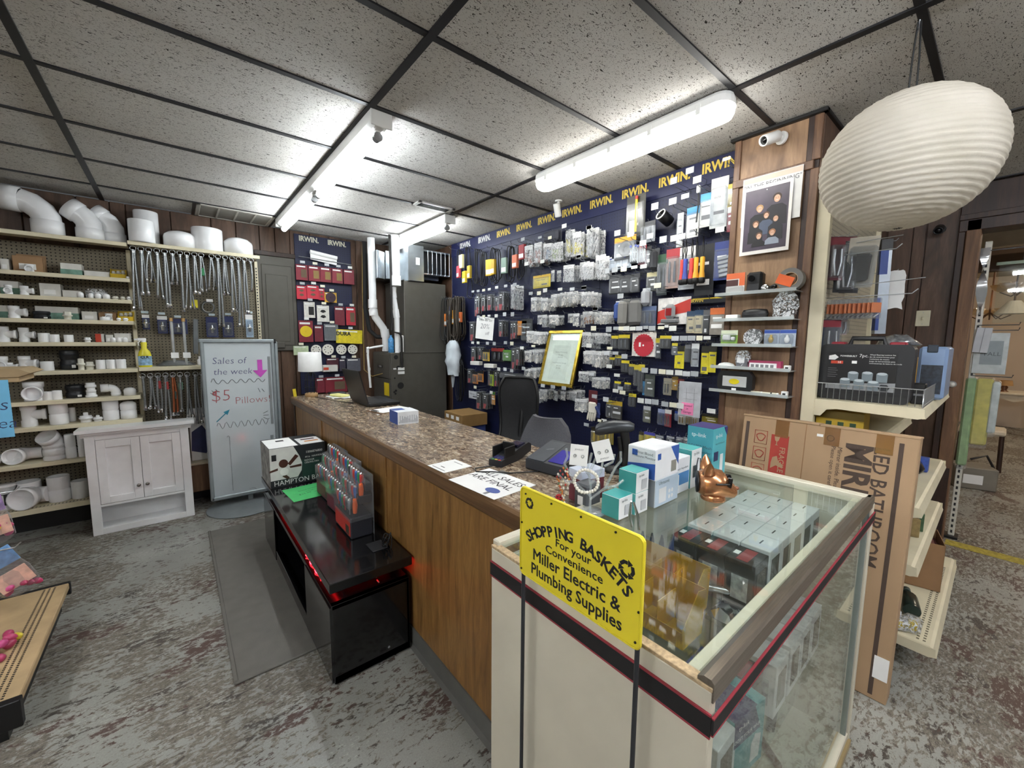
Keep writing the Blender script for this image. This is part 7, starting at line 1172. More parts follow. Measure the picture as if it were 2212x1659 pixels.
t = thing('trail_camera', 'black trail camera with strap on the top acrylic shelf', 'camera', (2.50, .912, CSH[0]), RW); obj('body', B().rbox(-.04, .04, -.03, .03, 0, .115, .012), t, mats=[BLACK]); obj('lens', B().cyl((-.01, -.03, .08), (-.01, -.042, .08), .016, 14), t, mats=[M('#0c0c0e', .15)]); obj('panel', B().rbox(-.03, .03, -.033, -.028, .01, .05, .004), t, mats=[M('#2a2b2e', .4)])
t = thing('headlamp', 'black headlamp with silver reflector on the top acrylic shelf', 'lamp', (2.49, .838, CSH[0]), RW); obj('band', B().tube([(.028*math.cos(a), .012*math.sin(a), .025+.012*math.sin(a*2)) for a in [2*PI*k/16 for k in range(16)]], .008, 6, closed=True), t, mats=[BLACK]); obj('reflector', B().lathe([(.006, 0), (.018, .02), (.019, .022), (.001, .012)], 14, X=Matrix.Translation((-.012, -.012, .022)) @ Matrix.Rotation(PI/2, 4, 'X')), t, mats=[CHROME])
t = thing('tape_roll', 'large roll of grey tape with orange price label on the top acrylic shelf', 'tape', (2.50, .742, CSH[0]), rot=(R(0), 0, RW)); obj('tape', B().ring([[(.058*s*math.cos(2*PI*k/32)*1.0, y_, .058+.058*s*math.sin(2*PI*k/32)) for k in range(32)] for s, y_ in ((1, -.024), (1, .024), (.6, .024), (.6, -.024))], closed=True, sm=False), t, mats=[M('#6d6b66', .4)]); obj('core', B().ring([[(.0355*s*math.cos(2*PI*k/24), y_, .058+.0355*s*math.sin(2*PI*k/24)) for k in range(24)] for s, y_ in ((1, -.025), (1, .025), (.92, .025), (.92, -.025))], closed=True, sm=False), t, mats=[M('#b59a78', .7)]); obj('price_label', B().rbox(-.04, .038, -.027, -.0255, .012, .062, .0004, X=Matrix.Rotation(R(22), 4, 'Y')), t, (-.035, 0, .02), mats=[M('#e2642a', .5)])
tag(obj('white_box', B().rbox(-.033, .033, -.025, .025, 0, .033, .003), loc=(2.50, 1.02, CSH[1]), rot=(0, 0, RW), mats=[WHITE]), 'small white box on the second acrylic shelf', 'box')
t = thing('glasses_case', 'black zipped case on the second acrylic shelf', 'case', (2.50, .905, CSH[1]), RW); obj('case', B().ring([[(.068*a*math.cos(2*PI*k/20)*(1 if abs(math.cos(2*PI*k/20)) < .8 else .98), .032*a*math.sin(2*PI*k/20), z) for k in range(20)] for a, z in ((.95, 0), (1, .006), (1, .042), (.9, .056), (.5, .06))]), t, mats=[BLACK]); obj('zip', B().tube([(.069*math.cos(2*PI*k/20), .0325*math.sin(2*PI*k/20), .03) for k in range(20)], .0018, 4, closed=True), t, mats=[M('#2c2d30', .4)])
def sack(name, lab, x, y, z, w_, h_, m, cat='bag'):
    t = thing(name, lab, cat, (x, y, z), RW); rnd = random.Random(int(y*999)); rg = []
    for j in range(8): v = j/7; r = w_/2*(.85+.25*math.sin(v*PI*.9)-(.35 if v > .75 else 0)*(v-.75)*4); rg.append([(r*math.cos(2*PI*k/12)*(1+rnd.uniform(-.1, .1)), .55*r*math.sin(2*PI*k/12)*(1+rnd.uniform(-.1, .1)), h_*v) for k in range(12)])
    obj('bag', B().ring(rg), t, mats=[m]); return t, rnd
t, rnd = sack('chain_bag', 'clear bag of steel chain on the second acrylic shelf', 2.50, .762, CSH[1], .11, .14, BAGF)
for k in range(26): obj('link', B().tube([(.009*math.cos(a), .004*math.sin(a), .0) for a in [2*PI*q/8 for q in range(8)]], .002, 4, closed=True), t, (rnd.uniform(-.035, .035), rnd.uniform(-.018, .018), .01+rnd.uniform(0, .09)), (rnd.uniform(0, 3), rnd.uniform(0, 3), 0), mats=[DSTEEL])
t = thing('night_light_pack', 'green and white blister card on the middle acrylic shelf', 'pack', (2.49, 1.03, CSH[2]), RW); obj('card', B().rbox(-.046, .046, 0, .004, 0, .088, .001), t, mats=[M('#8fb84a', .5)]); obj('top_print', B().box(-.046, .046, -.0008, 0, .06, .088), t, mats=[M('#dfe6c9', .5)]); obj('lamp', B().rbox(-.03, .012, -.025, 0, .03, .06, .006).rbox(.015, .036, -.02, 0, .03, .05, .005), t, mats=[WHITE]); obj('film', B().rbox(-.042, .042, -.03, 0, .02, .068, .006), t, mats=[FILM])
t = thing('disc_tin', 'round grey wrapped disc on the middle acrylic shelf', 'disc', (2.495, .90, CSH[2]), RW); obj('disc', B().cyl((0, -.018, .045), (0, .018, .045), .045, 26), t, mats=[M('#6d6f70', .4)]); obj('hub', B().cyl((0, -.02, .045), (0, -.018, .045), .014, 14), t, mats=[STEEL]); obj('film', B().cyl((0, -.022, .046), (0, .02, .046), .0475, 26), t, mats=[BAGF])
for k, (y, m) in enumerate(((.81, M('#c9a850', .35, .6)), (.735, WHITE))): t = blister(0, 0, .074, .088, 0, M('#aeb8c4', .45), ['blue topped blister card with brass bulb on the middle acrylic shelf', 'blue topped blister card with white bulb on the middle acrylic shelf'][k], top=M('#3a58a8', .5)); t.location = (2.49, y, CSH[2]+.088); t.rotation_euler = (0, 0, RW); obj('bulb', B().lathe([(.006, -.07), (.012, -.06), (.012, -.045), (.007, -.04), (.006, -.028)], 12), t, (0, -.01, 0), mats=[m])
t, rnd = sack('parts_bag', 'grey packet in clear bag on the fourth acrylic shelf', 2.50, .95, CSH[3], .075, .10, BAGF); obj('grey_block', B().rbox(-.03, .03, -.02, .02, .002, .055, .003), t, mats=[M('#6d6f72', .5)]); obj('label', B().box(-.025, .015, -.0215, -.0205, .03, .06), t, mats=[PAPER])
tag(obj('white_packet', B().ring([[(.05*a*math.cos(2*PI*k/14), .025*a*math.sin(2*PI*k/14), z) for k in range(14)] for a, z in ((.9, 0), (1, .008), (.8, .02), (.3, .027))]), loc=(2.50, 1.04, CSH[3]), rot=(0, 0, RW), mats=[WHITE]), 'flat white packet on the fourth acrylic shelf', 'packet')
t = thing('button_cell_box', 'long magenta and white carton on the fourth acrylic shelf', 'box', (2.49, .83, CSH[3]), RW); obj('carton', B().rbox(-.078, .078, -.02, .02, 0, .046, .001), t, mats=[M('#a33a5c', .5)]); obj('white_face', B().box(-.074, .06, -.0208, -.02, .002, .034), t, mats=[PAPER])
for k in range(5): obj('picture', B().rbox(-.066+.024*k, -.05+.024*k, -.0215, -.0205, .008, .026, .0003), t, mats=[GT])
for k, (z, y) in enumerate(((CSH[3], .722), (CSH[4], .725))): t = thing('jack_box', ['small white wall jack on the fourth acrylic shelf', 'small white wall jack on the lowest acrylic shelf'][k], 'jack', (2.48, y, z), RW); obj('body', B().rbox(-.014, .014, -.012, .012, 0, .027, .002), t, mats=[WHITE]); obj('port', B().box(-.007, .007, -.0126, -.0118, .006, .018), t, mats=[INK])
t = thing('work_light', 'black cased work light with yellow panel on the lowest acrylic shelf', 'light', (2.485, .975, CSH[4]), RW); obj('case', B().prism([(-.075, 0), (.075, 0), (.095, .025), (.095, .09), (.075, .118), (-.075, .118), (-.095, .09), (-.095, .025)], -.022, .022), t, mats=[M('#1b1c1e', .4)]); obj('reflector', B().rbox(-.065, .065, -.024, -.021, .03, .09, .002), t, mats=[M('#d9dcdc', .25, .3)]); obj('led_panel', B().prism([(.028*math.cos(2*PI*k/16), .06+.016*math.sin(2*PI*k/16)) for k in range(16)], -.0265, -.0235), t, mats=[M('#e2cf1e', .4)]); obj('sticker', B().box(-.012, .012, -.0235, -.0215, .008, .022), t, mats=[PAPER])
for k, (y, L_) in enumerate(((.862, .05), (.81, .04), (.775, .03))): t = thing('door_stop', ['longest white spring door stop', 'white door stop with black tip', 'short white door stop beside the wall jack'][k]+' on the lowest acrylic shelf', 'door stop', (2.475, y, CSH[4]), RW); obj('rod', B().cyl((-L_/2, 0, .008), (L_/2, 0, .008), .007, 10), t, mats=[M('#d9d4c0', .5)]); obj('tip', B().cyl((L_/2, 0, .008), (L_/2+.008, 0, .008), .0075, 10), t, mats=[BLACK if k == 1 else WHITE])
# ---------------------------------------------------------------- ceiling vents
t = thing('ceiling_register', 'white framed slot air register in the ceiling before the short strip light', 'vent', (1.82, 3.29, 2.727)); VW = M('#cfcdc8', .5)
obj('frame', B().rbox(-.175, .175, -.07, -.045, -.008, .004, .002).rbox(-.175, .175, .045, .07, -.008, .004, .002).rbox(-.175, -.145, -.07, .07, -.008, .004, .002).rbox(.145, .175, -.07, .07, -.008, .004, .002), t, mats=[VW]); obj('opening', B().box(-.145, .145, -.045, .045, -.002, .004), t, mats=[M('#1a1a1b', .8)])
for k in range(5): obj('louver', B().box(-.145, .145, -.036+k*.018, -.034+k*.018, -.006, -.001), t, mats=[M('#4a4a48', .5)])
t = thing('return_grille', 'wide pale grille panel in the ceiling above the back shelving', 'grille', (.52, 4.77, 2.727)); obj('frame', B().rbox(-.30, .30, -.22, -.19, -.006, .006, .002).rbox(-.30, .30, .19, .22, -.006, .006, .002).rbox(-.30, -.27, -.22, .22, -.006, .006, .002).rbox(.27, .30, -.22, .22, -.006, .006, .002), t, mats=[M('#b8b5ac', .6)]); obj('panel', B().box(-.27, .27, -.19, .19, -.001, .004), t, mats=[M('#8f8c84', .7)])
for k in range(3): obj('rib', B().rbox(-.145+k*.14, -.13+k*.14, -.19, .19, -.006, .0, .001), t, mats=[M('#b8b5ac', .6)])
obj('dark_gap', B().box(-.325, -.302, -.22, .22, -.003, .004), t, mats=[BLACK])
# ---------------------------------------------------------------- end shelves beyond the column
deck(1.09, .38)
kc = thing('tool_case', 'black moulded tool case with printed socket set label on the end shelf', 'tool case', (2.645, .445, 1.286), RW)
obj('shell', B().prism(rrect(-.18, .18, 0, .285, .03, 5), -.0, .055).prism(rrect(-.18, .18, 0, .285, .03, 5), .06, .11), kc, mats=[M('#1d1d1f', .5)]); obj('handle', B().tube([(-.07, .055, .275), (-.06, .055, .315), (.06, .055, .315), (.07, .055, .275)], .012, 8), kc, mats=[M('#1d1d1f', .5)])
for s in (-1, 1): obj('latch', B().rbox(s*.115-.03, s*.115+.03, .03, .09, .275, .297, .005), kc, mats=[M('#8f2530', .45)])
lb2 = obj('label_sheet', B().box(-.145, .125, -.0015, 0, .055, .245), kc, mats=[M('#19191b', .3)]); obj('picture_ground', B().prism([(-.145, .055), (.125, .055), (.125, .10), (-.145, .08)], -.0025, -.0015), kc, mats=[M('#8d9092', .4)])
for k, (x, z) in enumerate(((-.065, .085), (-.01, .082), (.045, .078), (-.035, .12), (.02, .122), (.075, .12))): g = obj('socket_picture', B().prism([(x-.02, z-.02), (x+.02, z-.02), (x+.021, z+.022), (x-.021, z+.022)], -.004-.0004*(3-k//3), -.0028), kc, mats=[M('#7f8b92', .35, .4)]); obj('socket_opening', B().prism([(x+.019*math.cos(a), z+.022+.007*math.sin(a)) for a in [2*PI*q/10 for q in range(10)]], -.0058, -.0044), g, mats=[M('#b9c3c8', .35)])
obj('socket_picture', B().prism([(.085+.022*math.cos(a), .075+.018*math.sin(a)) for a in [2*PI*q/6 for q in range(6)]], -.006, -.003), kc, mats=[M('#2c3034', .35)])
obj('logo', B().prism([(-.14, .205), (-.14, .225), (-.115, .232), (-.10, .218), (-.115, .204)], -.0025, -.0015), kc, mats=[PAPER]); obj('red_tag', B().box(-.13, -.08, -.0025, -.0015, .185, .2), kc, mats=[REDB]); txt('58', .015, WHITE, kc, (-.095, -.003, .192)); txt('POWERBUILT', .011, WHITE, kc, (-.06, -.002, .225), bold=.02); txt('7pc.', .022, WHITE, kc, (.0, -.002, .228)); obj('sticker', B().box(-.045, -.025, -.003, -.0015, .188, .202), kc, mats=[PAPER])
for k, s in enumerate(('Wheel Bearing Locknut Set', 'Jeu de contre-ecrous pour', 'roulement de moyeu', 'Juego de herramientas para', 'contratuercas de baleros de rueda')): txt(s, .0085, WHITE, kc, (.022, -.002, .234-k*.0105), align='LEFT')
for k in range(5): obj('small_print', B().box(-.14, -.105+.006*(k % 2), -.0022, -.0015, .16-k*.011, .162-k*.011), kc, mats=[GT])
DR = M('#7d2430', .5)
ORG = M('#e0762a', .5)
hk = thing('double_hook', 'double wire hook holding the orange tool bags', 'hook', (2.72, .636, 1.815)); obj('wire', B().tube([(0, 0, 0), (0, -.33, .0), (0, -.35, .02)], .0025, 5).tube([(0, 0, .05), (0, -.37, .07)], .002, 5), hk, mats=[STEEL])
for k in range(11):
    t = thing('tool_bag', 'small clear bag with orange card hanging in a row above the tool case', 'bag', (2.72, .615-.0185*k, 1.805), group='orange carded bags above the tool case', rz=random.uniform(-.5, -.3)); obj('card', B().rbox(-.028, .028, -.003, .003, -.075, -.025, .001), t, mats=[ORG]); obj('film', B().rbox(-.03, .03, -.006, .006, -.105, 0, .005), t, mats=[FILM]); obj('tool', B().cyl((-.015, 0, -.098), (.015, 0, -.08), .004, 6), t, mats=[STEEL])
hk = thing('double_hook', 'upper wire hook over the orange tool bags', 'hook', (2.70, .636, 2.03)); obj('wire', B().tube([(0, 0, 0), (0, -.26, .0), (0, -.28, .02)], .0025, 5).tube([(0, 0, .05), (0, -.28, .06)], .002, 5), hk, mats=[STEEL])
for k, (x, y, z, wd, h, c, lb) in enumerate(((2.66, .60, 2.12, .08, .22, '#5a1f2c', 'dark red packs hanging behind the clear tilted pack'), (2.72, .57, 2.10, .10, .26, '#26262a', 'black carded pack hanging behind the clear tilted pack'), (2.85, .60, 2.15, .10, .24, '#6a2330', 'dark red carded pack near the long blue carton'), (2.98, .60, 2.12, .10, .26, '#33343a', 'dark pack beside the long blue carton'), (2.70, .60, 1.70, .09, .20, '#2a3040', 'dark blue pack hanging below the orange bags'), (2.80, .58, 1.72, .06, .10, '#c9b5b0', 'small pale pack hanging below the orange bags'))):
    t = thing('hanging_pack', lb, 'pack', (x, y, z), R(-45)); obj('card', B().rbox(-wd/2, wd/2, -.002, .002, -h, 0, .001), t, mats=[M(c, .5)]); obj('header', B().box(-wd/2, wd/2, -.003, -.002, -h*.2, -.004), t, mats=[M('#8d9094', .5) if k % 2 else DR]); obj('film', B().rbox(-wd*.45, wd*.45, -.03, -.002, -h*.95, -h*.2, .008), t, mats=[FILM])
    for q in (-1, 1): obj('content', B().tube([(q*wd*.2, -.015, -h*.3), (q*wd*.22, -.018, -h*.6), (q*wd*.1, -.015, -h*.9)], .006, 6), t, mats=[STEEL])
    h2 = thing('peg_hook', 'wire hook behind the %s' % lb.split(' hanging')[0].split(' near')[0].split(' beside')[0], 'hook', (x, .636, z)); obj('wire', B().tube([(0, 0, 0), (0, -.08, 0), (0, -.085, .01)], .002, 5), h2, mats=[STEEL])
t = thing('clear_pack', 'tilted clear plastic pack with white edge on the upper wire hook', 'pack', (2.715, .50, 2.07), rot=(R(22), 0, R(-70))); obj('backing', B().rbox(-.06, .06, 0, .004, -.22, .04, .001), t, mats=[M('#d8d2c4', .6)]); obj('shell', B().rbox(-.055, .055, -.045, 0, -.21, .0, .012), t, mats=[FILM]); obj('content', B().rbox(-.035, .035, -.03, -.002, -.18, -.04, .01), t, mats=[M('#3a3b3e', .4)])
t = thing('level_carton', 'long blue and silver carton hanging beside the wood wall', 'carton', (3.1, .47, 1.63), rot=(0, R(-1), R(-60))); obj('carton', B().rbox(-.025, .025, -.02, .02, 0, .52, .001), t, mats=[M('#a9b2bd', .35, .3)]); obj('blue_print', B().box(-.0255, -.01, -.0205, .0205, .02, .20), t, mats=[M('#2f4a96', .5)]); obj('blue_print', B().box(-.0255, .01, -.0205, .0, .33, .46), t, mats=[M('#2f4a96', .5)]); obj('dark_end', B().rbox(-.026, .026, -.021, .021, .46, .522, .001), t, mats=[BLACK])
h2 = thing('peg_hook', 'long wire hook carrying the blue and silver carton', 'hook', (3.1, .636, 2.14)); obj('wire', B().tube([(0, 0, 0), (0, -.2, 0), (0, -.21, .012)], .002, 5), h2, mats=[STEEL])
t = thing('paper_sheet', 'crumpled white paper sheet hanging behind the long blue carton', 'paper', (3.2, .435, 1.99), rot=(0, 0, R(-70))); rnd = random.Random(9); obj('sheet', B().add([(-.03+.014*i+rnd.uniform(-.006, .006), rnd.uniform(-.008, .008), -.036*j+rnd.uniform(-.006, .006)) for j in range(7) for i in range(6)], [(j*6+i, j*6+i+1, (j+1)*6+i+1, (j+1)*6+i) for j in range(6) for i in range(5)], 0, True), t, mats=[PAPER])
h2 = thing('peg_hook', 'long wire hook carrying the crumpled white paper', 'hook', (3.2, .636, 1.985)); obj('wire', B().tube([(0, 0, 0), (0, -.2, 0), (0, -.21, .012)], .002, 5), h2, mats=[STEEL])
t = thing('yellow_carton', 'narrow yellow carton between tool case and blue organiser', 'box', (2.95, .31, 1.286)); obj('carton', B().rbox(-.04, .04, -.025, .025, 0, .22, .001), t, mats=[M('#d8a62c', .5)]); obj('white_part', B().box(-.0408, -.04, -.024, .024, .12, .2), t, mats=[PAPER])
t = thing('organiser_case', 'translucent blue organiser case standing on the end shelf', 'case', (3.2, .24, 1.286)); obj('body', B().rbox(-.16, .16, -.058, .05, 0, .275, .012), t, mats=[M('#7d93b4', .3)]); obj('latch', B().rbox(-.165, -.155, -.02, .02, .245, .285, .003), t, mats=[M('#26303c', .4)]); obj('contents', B().box(-.162, -.16, -.045, .035, .03, .18), t, mats=[M('#2c3440', .5, var=.4, vs=60)])
t = thing('black_holder', 'small black plastic block beside the tool case', 'block', (2.78, .25, 1.286)); obj('block', B().rbox(-.03, .03, -.025, .025, 0, .10, .004), t, mats=[BLACK]); obj('groove', B().box(-.0305, -.03, -.02, .02, .04, .05), t, mats=[GT])
t = thing('film_bag', 'crinkled silver film bag lying on top behind the tool case', 'bag', (3.25, .40, 1.56)); rnd = random.Random(4); obj('film', B().ring([[(.14*a*math.cos(2*PI*k/12)*(1+rnd.uniform(-.15, .15)), .09*a*math.sin(2*PI*k/12)*(1+rnd.uniform(-.15, .15)), z+rnd.uniform(-.006, .006)) for k in range(12)] for a, z in ((.8, 0), (1, .015), (.8, .045), (.35, .065))]), t, mats=[M('#b9bdc0', .2, .6, var=.4, vs=30)]); obj('box_below', B().rbox(-.10, .10, -.06, .06, -.274, 0, .003), t, mats=[M('#4a4640', .6)])
t = thing('hardware_carton', 'yellow and black carton with can pictures under the end shelf', 'box', (2.72, .52, 1.092)); obj('carton', B().rbox(-.07, .07, -.10, .10, 0, .13, .001), t, mats=[M('#b99a2c', .5)]); obj('dark_top', B().box(-.0708, -.07, -.099, .099, .09, .129), t, mats=[M('#7d6a24', .5)])
for k in range(3): obj('can_picture', B().box(-.0712, -.0705, -.07+k*.05, -.045+k*.05, .02, .075), t, mats=[M('#2f4a34', .5)])
t = thing('plastic_sachet', 'dark glossy sachet lying on the shelf behind the mirror carton', 'sachet', (3.25, .30, .845)); obj('sachet', B().ring([[(.12*a*math.cos(2*PI*k/12), .07*a*math.sin(2*PI*k/12), z) for k in range(12)] for a, z in ((.9, 0), (1, .02), (.8, .05), (.3, .065))]), t, mats=[M('#1c1d20', .25, var=.4, vs=20)]); obj('label', B().box(-.03, .05, -.03, .03, .062, .068), t, mats=[M('#d9c9a0', .5)])
tag(obj('blue_carton', B().rbox(-.03, .03, -.03, .03, 0, .08, .002), loc=(3.35, .255, .832), mats=[M('#3f58a4', .5, var=.2, vs=50)]), 'small blue carton at the edge of the shelf behind the mirror carton', 'box')
for k, (x, y, z, c, lb) in enumerate(((3.25, .26, .552, '#c9c6bc', 'white boxed part on the shelf below the blue carton'), (3.12, .24, .552, '#3c5a3c', 'green boxed part on the shelf below the blue carton'), (3.0, .25, .552, '#8f7a50', 'tan boxed part on the shelf below the blue carton'))): tag(obj('boxed_part', B().rbox(-.04, .04, -.035, .035, 0, .10, .002), loc=(x, y, z), rot=(0, 0, .2*k), mats=[M(c, .6, var=.2, vs=40)]), lb, 'box')
t = thing('brown_carton', 'open brown carton with red contents on the lowest end shelf', 'carton', (3.3, .22, .202), .2); obj('walls', B().box(-.13, .13, -.085, -.082, 0, .27).box(-.13, .13, .082, .085, 0, .27).box(-.13, -.127, -.085, .085, 0, .27).box(.127, .13, -.085, .085, 0, .27).box(-.13, .13, -.085, .085, 0, .003), t, mats=[M('#93704e', .8)]); obj('contents', B().rbox(-.12, .12, -.075, .075, .01, .24, .02), t, mats=[M('#6a3a34', .6, var=.5, vs=30)])
t = thing('dark_bottle', 'dark green bottle lying on the lowest end shelf', 'bottle', (2.86, .20, .24), rot=(0, PI/2, .2)); obj('body', B().lathe([(.034, -.09), (.036, -.08), (.036, .05), (.014, .09), (.014, .12)], 16), t, mats=[M('#23302c', .25)]); obj('cap', B().lathe([(.017, .115), (.017, .145), (.001, .147)], 12), t, mats=[M('#55625c', .4)])
for k, (x, y) in enumerate(((2.66, .17), (2.70, .26), (2.62, .22))): t = thing('yellow_packet', ['yellow part in clear packet on the lowest end shelf edge', 'yellow part in clear packet behind another', 'large yellow part in clear packet by the mirror carton'][k], 'packet', (x, y, .202), k); obj('part', B().rbox(-.03, .03, -.02, .02, .004, .04, .01), t, mats=[M('#d8bc2c', .45)]); obj('film', B().rbox(-.05, .05, -.035, .035, 0, .06, .015), t, mats=[BAGF])
b = B()
for i in range(40):
    for j in range(2): b.box(2.6+i*.025, 2.612+i*.025, .115+j*.022, .125+j*.022, .2, .2005)
part('deck_slots', b, gs, [M('#6b6450', .7)])
# ---------------------------------------------------------------- doorway wall and the room beyond
ls = thing('light_switch', 'cream wall plate with switch on the dark panelled wall', 'switch', (4.602, .44, 1.775), RW); obj('plate', B().rbox(-.041, .041, -.006, 0, -.062, .062, .003), ls, mats=[M('#d6d0b4', .5)]); obj('toggle', B().rbox(-.006, .006, -.014, -.005, -.012, .012, .002), ls, mats=[M('#c9c2a4', .5)])
for z in (-.045, .045): obj('screw', B().cyl((0, -.0065, z), (0, -.006, z), .003, 8), ls, mats=[STEEL])
t = thing('coat_peg', 'small white knob on the dark door post', 'peg', (4.55, .235, 1.27), RW); obj('knob', B().lathe([(.012, 0), (.01, .012), (.02, .025), (.016, .036), (.001, .04)], 14, X=Matrix.Rotation(PI/2, 4, 'X')), t, mats=[M('#d9d6cc', .3)]); obj('rose', B().cyl((0, 0, 0), (0, -.004, 0), .025, 16), t, mats=[STEEL])
t = thing('plastic_cover', 'white plastic alarm box on top of the wooden door post', 'alarm', (4.60, .20, 2.481)); obj('box', B().rbox(-.04, .04, -.05, .04, 0, .09, .006), t, mats=[PAPER]); obj('wire', B().tube([(0, .03, .05), (0, .07, .08), (0, .08, .02)], .003, 5), t, mats=[BLACK])
rk = thing('foam_rack', 'white slotted steel upright with hooks standing in the doorway', 'rack', (4.82, .15, 0)); obj('upright', B().rbox(-.02, .02, -.018, .018, 0, 2.35, .003), rk, mats=[M('#c9c5b8', .5)]); b = B()
for k in range(48): b.box(-.021, -.0195, -.006, .006, .04+k*.046, .064+k*.046)
obj('slots', b, rk, mats=[INK]); obj('foot', B().rbox(-.06, .06, -.04, .04, 0, .02, .004), rk, mats=[BLACK])
for z in (1.33, 1.68, 1.72, 2.28): obj('arm', B().tube([(-.02, 0, z), (-.02, -.20, z), (-.02, -.205, z+.02)], .004, 6), rk, mats=[DSTEEL])
for k, (y, z0, z1, wd, c, lb) in enumerate(((.145, .62, 1.31, .035, '#8fae72', 'long green foam sheet in film hanging on the doorway rack'), (.075, .80, 1.31, .055, '#c9bb52', 'yellow foam sheet in film hanging on the doorway rack'), (.02, .90, 1.29, .03, '#c9cfc9', 'clear bubble wrap roll hanging on the doorway rack'))):
    t = thing('foam_sheet', lb, 'foam', (4.80, y, z0)); obj('foam', B().rbox(-.07, .07, -wd*.8, wd*.8, 0, z1-z0, .012), t, mats=[M(c, .7, var=.12, vs=20, bump=.3, bs=30)]); obj('film', B().rbox(-.075, .075, -wd*.85, wd*.85, -.03, z1-z0+.01, .012), t, mats=[FILM])
t = thing('display_sleeve', 'clear bag with grey fall print hanging on the doorway rack', 'bag', (4.79, .07, 1.66), RW); obj('sheet', B().rbox(-.085, .085, -.004, .004, -.31, 0, .002), t, mats=[M('#aeb4b4', .4, var=.15, vs=12)]); obj('grey_print', B().box(-.05, .06, -.0048, -.004, -.24, -.06), t, mats=[M('#7f878a', .5)]); txt('FALL', .04, M('#4a5054', .5), t, (.01, -.0055, -.16))
t = thing('grey_carton', 'pale grey carton hanging above the bag with fall print', 'carton', (4.77, .125, 1.51), rot=(0, R(4), RW)); obj('carton', B().rbox(-.04, .04, -.02, .02, 0, .19, .002), t, mats=[M('#aeb0b4', .5)]); obj('fold', B().box(-.002, .002, -.0208, -.02, 0, .19), t, mats=[GT])
t = thing('foil_strip', 'long twisted silver film strip hanging on the door post', 'film', (4.78, .165, 2.30)); obj('strip', B().add([(.01*math.sin(k*.9+s), .03*s*math.cos(k*.5)-.01*k*.15, -.05*k) for k in range(11) for s in (-1, 1)], [(2*k, 2*k+1, 2*k+3, 2*k+2) for k in range(10)], 0, True), t, mats=[M('#d0d4d6', .12, .7)])
t = thing('floor_carton', 'grey carton with label and strap on the floor beyond the doorway', 'carton', (6.75, .12, 0), .3); obj('carton', B().rbox(-.15, .15, -.16, .16, 0, .24, .01), t, mats=[M('#7d776c', .7)]); obj('label', B().box(-.152, -.15, -.05, .1, .06, .16), t, mats=[PAPER]); obj('strap', B().tube([(0, -.17, .02), (0, -.175, .2), (.0, -.1, .36), (0, .02, .3)], .012, 6), t, mats=[BLACK])
WARM = emit('warm_bulb', '#ffdba8', 12); CRW = M('#d9cfbb', .5)
tb = thing('side_table', 'cream side table with turned legs in the far room', 'table', (11.4, -.15, 0)); obj('top', B().rbox(-.35, .35, -.30, .25, .70, .735, .008), tb, mats=[CRW]); obj('apron', B().prism([(-.27, .70), (.22, .70), (.22, .60), (.12, .63), (-.02, .58), (-.17, .63), (-.27, .60)], -.32, -.30, 'x'), tb, mats=[CRW])
for sx in (-.3, .3):
    for sy in (-.26, .21): obj('leg', B().lathe([(.03, 0), (.022, .04), (.03, .3), (.036, .55), (.036, .7)], 10), tb, (sx, sy, 0), mats=[CRW])
t = thing('small_lamp', 'small brown lamp on the cream table in the far room', 'lamp', (11.3, -.05, .735)); obj('base', B().lathe([(.06, 0), (.03, .03), (.045, .08), (.02, .12)], 12), t, mats=[M('#7a5236', .4)]); obj('shade', B().lathe([(.10, .11), (.085, .2)], 16, caps=False), t, mats=[M('#b08a5c', .6)])
def chandelier(x, y, z, lb):
    t = thing('chandelier', lb, 'light', (x, y, z)); obj('stem', B().cyl((0, 0, .1), (0, 0, 2.85-z), .012, 8), t, mats=[M('#5a4030', .4)])
    for k in range(5):
        a = 2*PI*k/5; obj('arm', B().tube([(0, 0, .1), (.12*math.cos(a), .12*math.sin(a), .0), (.22*math.cos(a), .22*math.sin(a), .06)], .009, 6), t, mats=[M('#5a4030', .4)]); s = obj('glass_bowl', B().lathe([(.02, 0), (.07, .04), (.095, .09), (.09, .09), (.065, .042), (.015, .005)], 16), t, (.22*math.cos(a), .22*math.sin(a), .06), mats=[M('#e2c9a0', .4)]); obj('bulb', B().lathe([(.001, .03), (.025, .05), (.03, .075), (.001, .10)], 10), s, mats=[WARM])
chandelier(8.2, -.10, 2.18, 'brown chandelier with glowing glass bowls in the far room'); chandelier(9.6, .20, 1.95, 'lower chandelier hanging behind another in the far room'); chandelier(9.2, -.75, 2.15, 'chandelier hanging to the side in the far room')
t = thing('pleated_shade', 'white pleated lamp shade hanging in the far room', 'shade', (7.6, -.02, 1.93)); obj('shade', B().lathe([(.15, 0), (.05, .15)], 24, caps=False, sm=False), t, mats=[M('#d8d2c4', .7)]); obj('stem', B().cyl((0, 0, .15), (0, 0, .92), .008, 6), t, mats=[M('#5a4030', .4)])
t = thing('ceiling_lamp', 'round glowing ceiling lamp in the far room', 'light', (6.3, -1.2, 2.85)); obj('pan', B().lathe([(.17, 0), (.17, -.03)], 20), t, mats=[CRW]); obj('globe', B().lathe([(.15, -.03), (.15, -.07), (.10, -.12), (.001, -.135)], 20), t, mats=[emit('globe_glow', '#ffecd2', 30)])
t = thing('ceiling_lamp', 'round glowing ceiling lamp deep in the far room', 'light', (10.3, -1.4, 2.85)); obj('pan', B().lathe([(.17, 0), (.17, -.03)], 20), t, mats=[CRW]); obj('globe', B().lathe([(.15, -.03), (.15, -.07), (.10, -.12), (.001, -.135)], 20), t, mats=[MATS['globe_glow']])
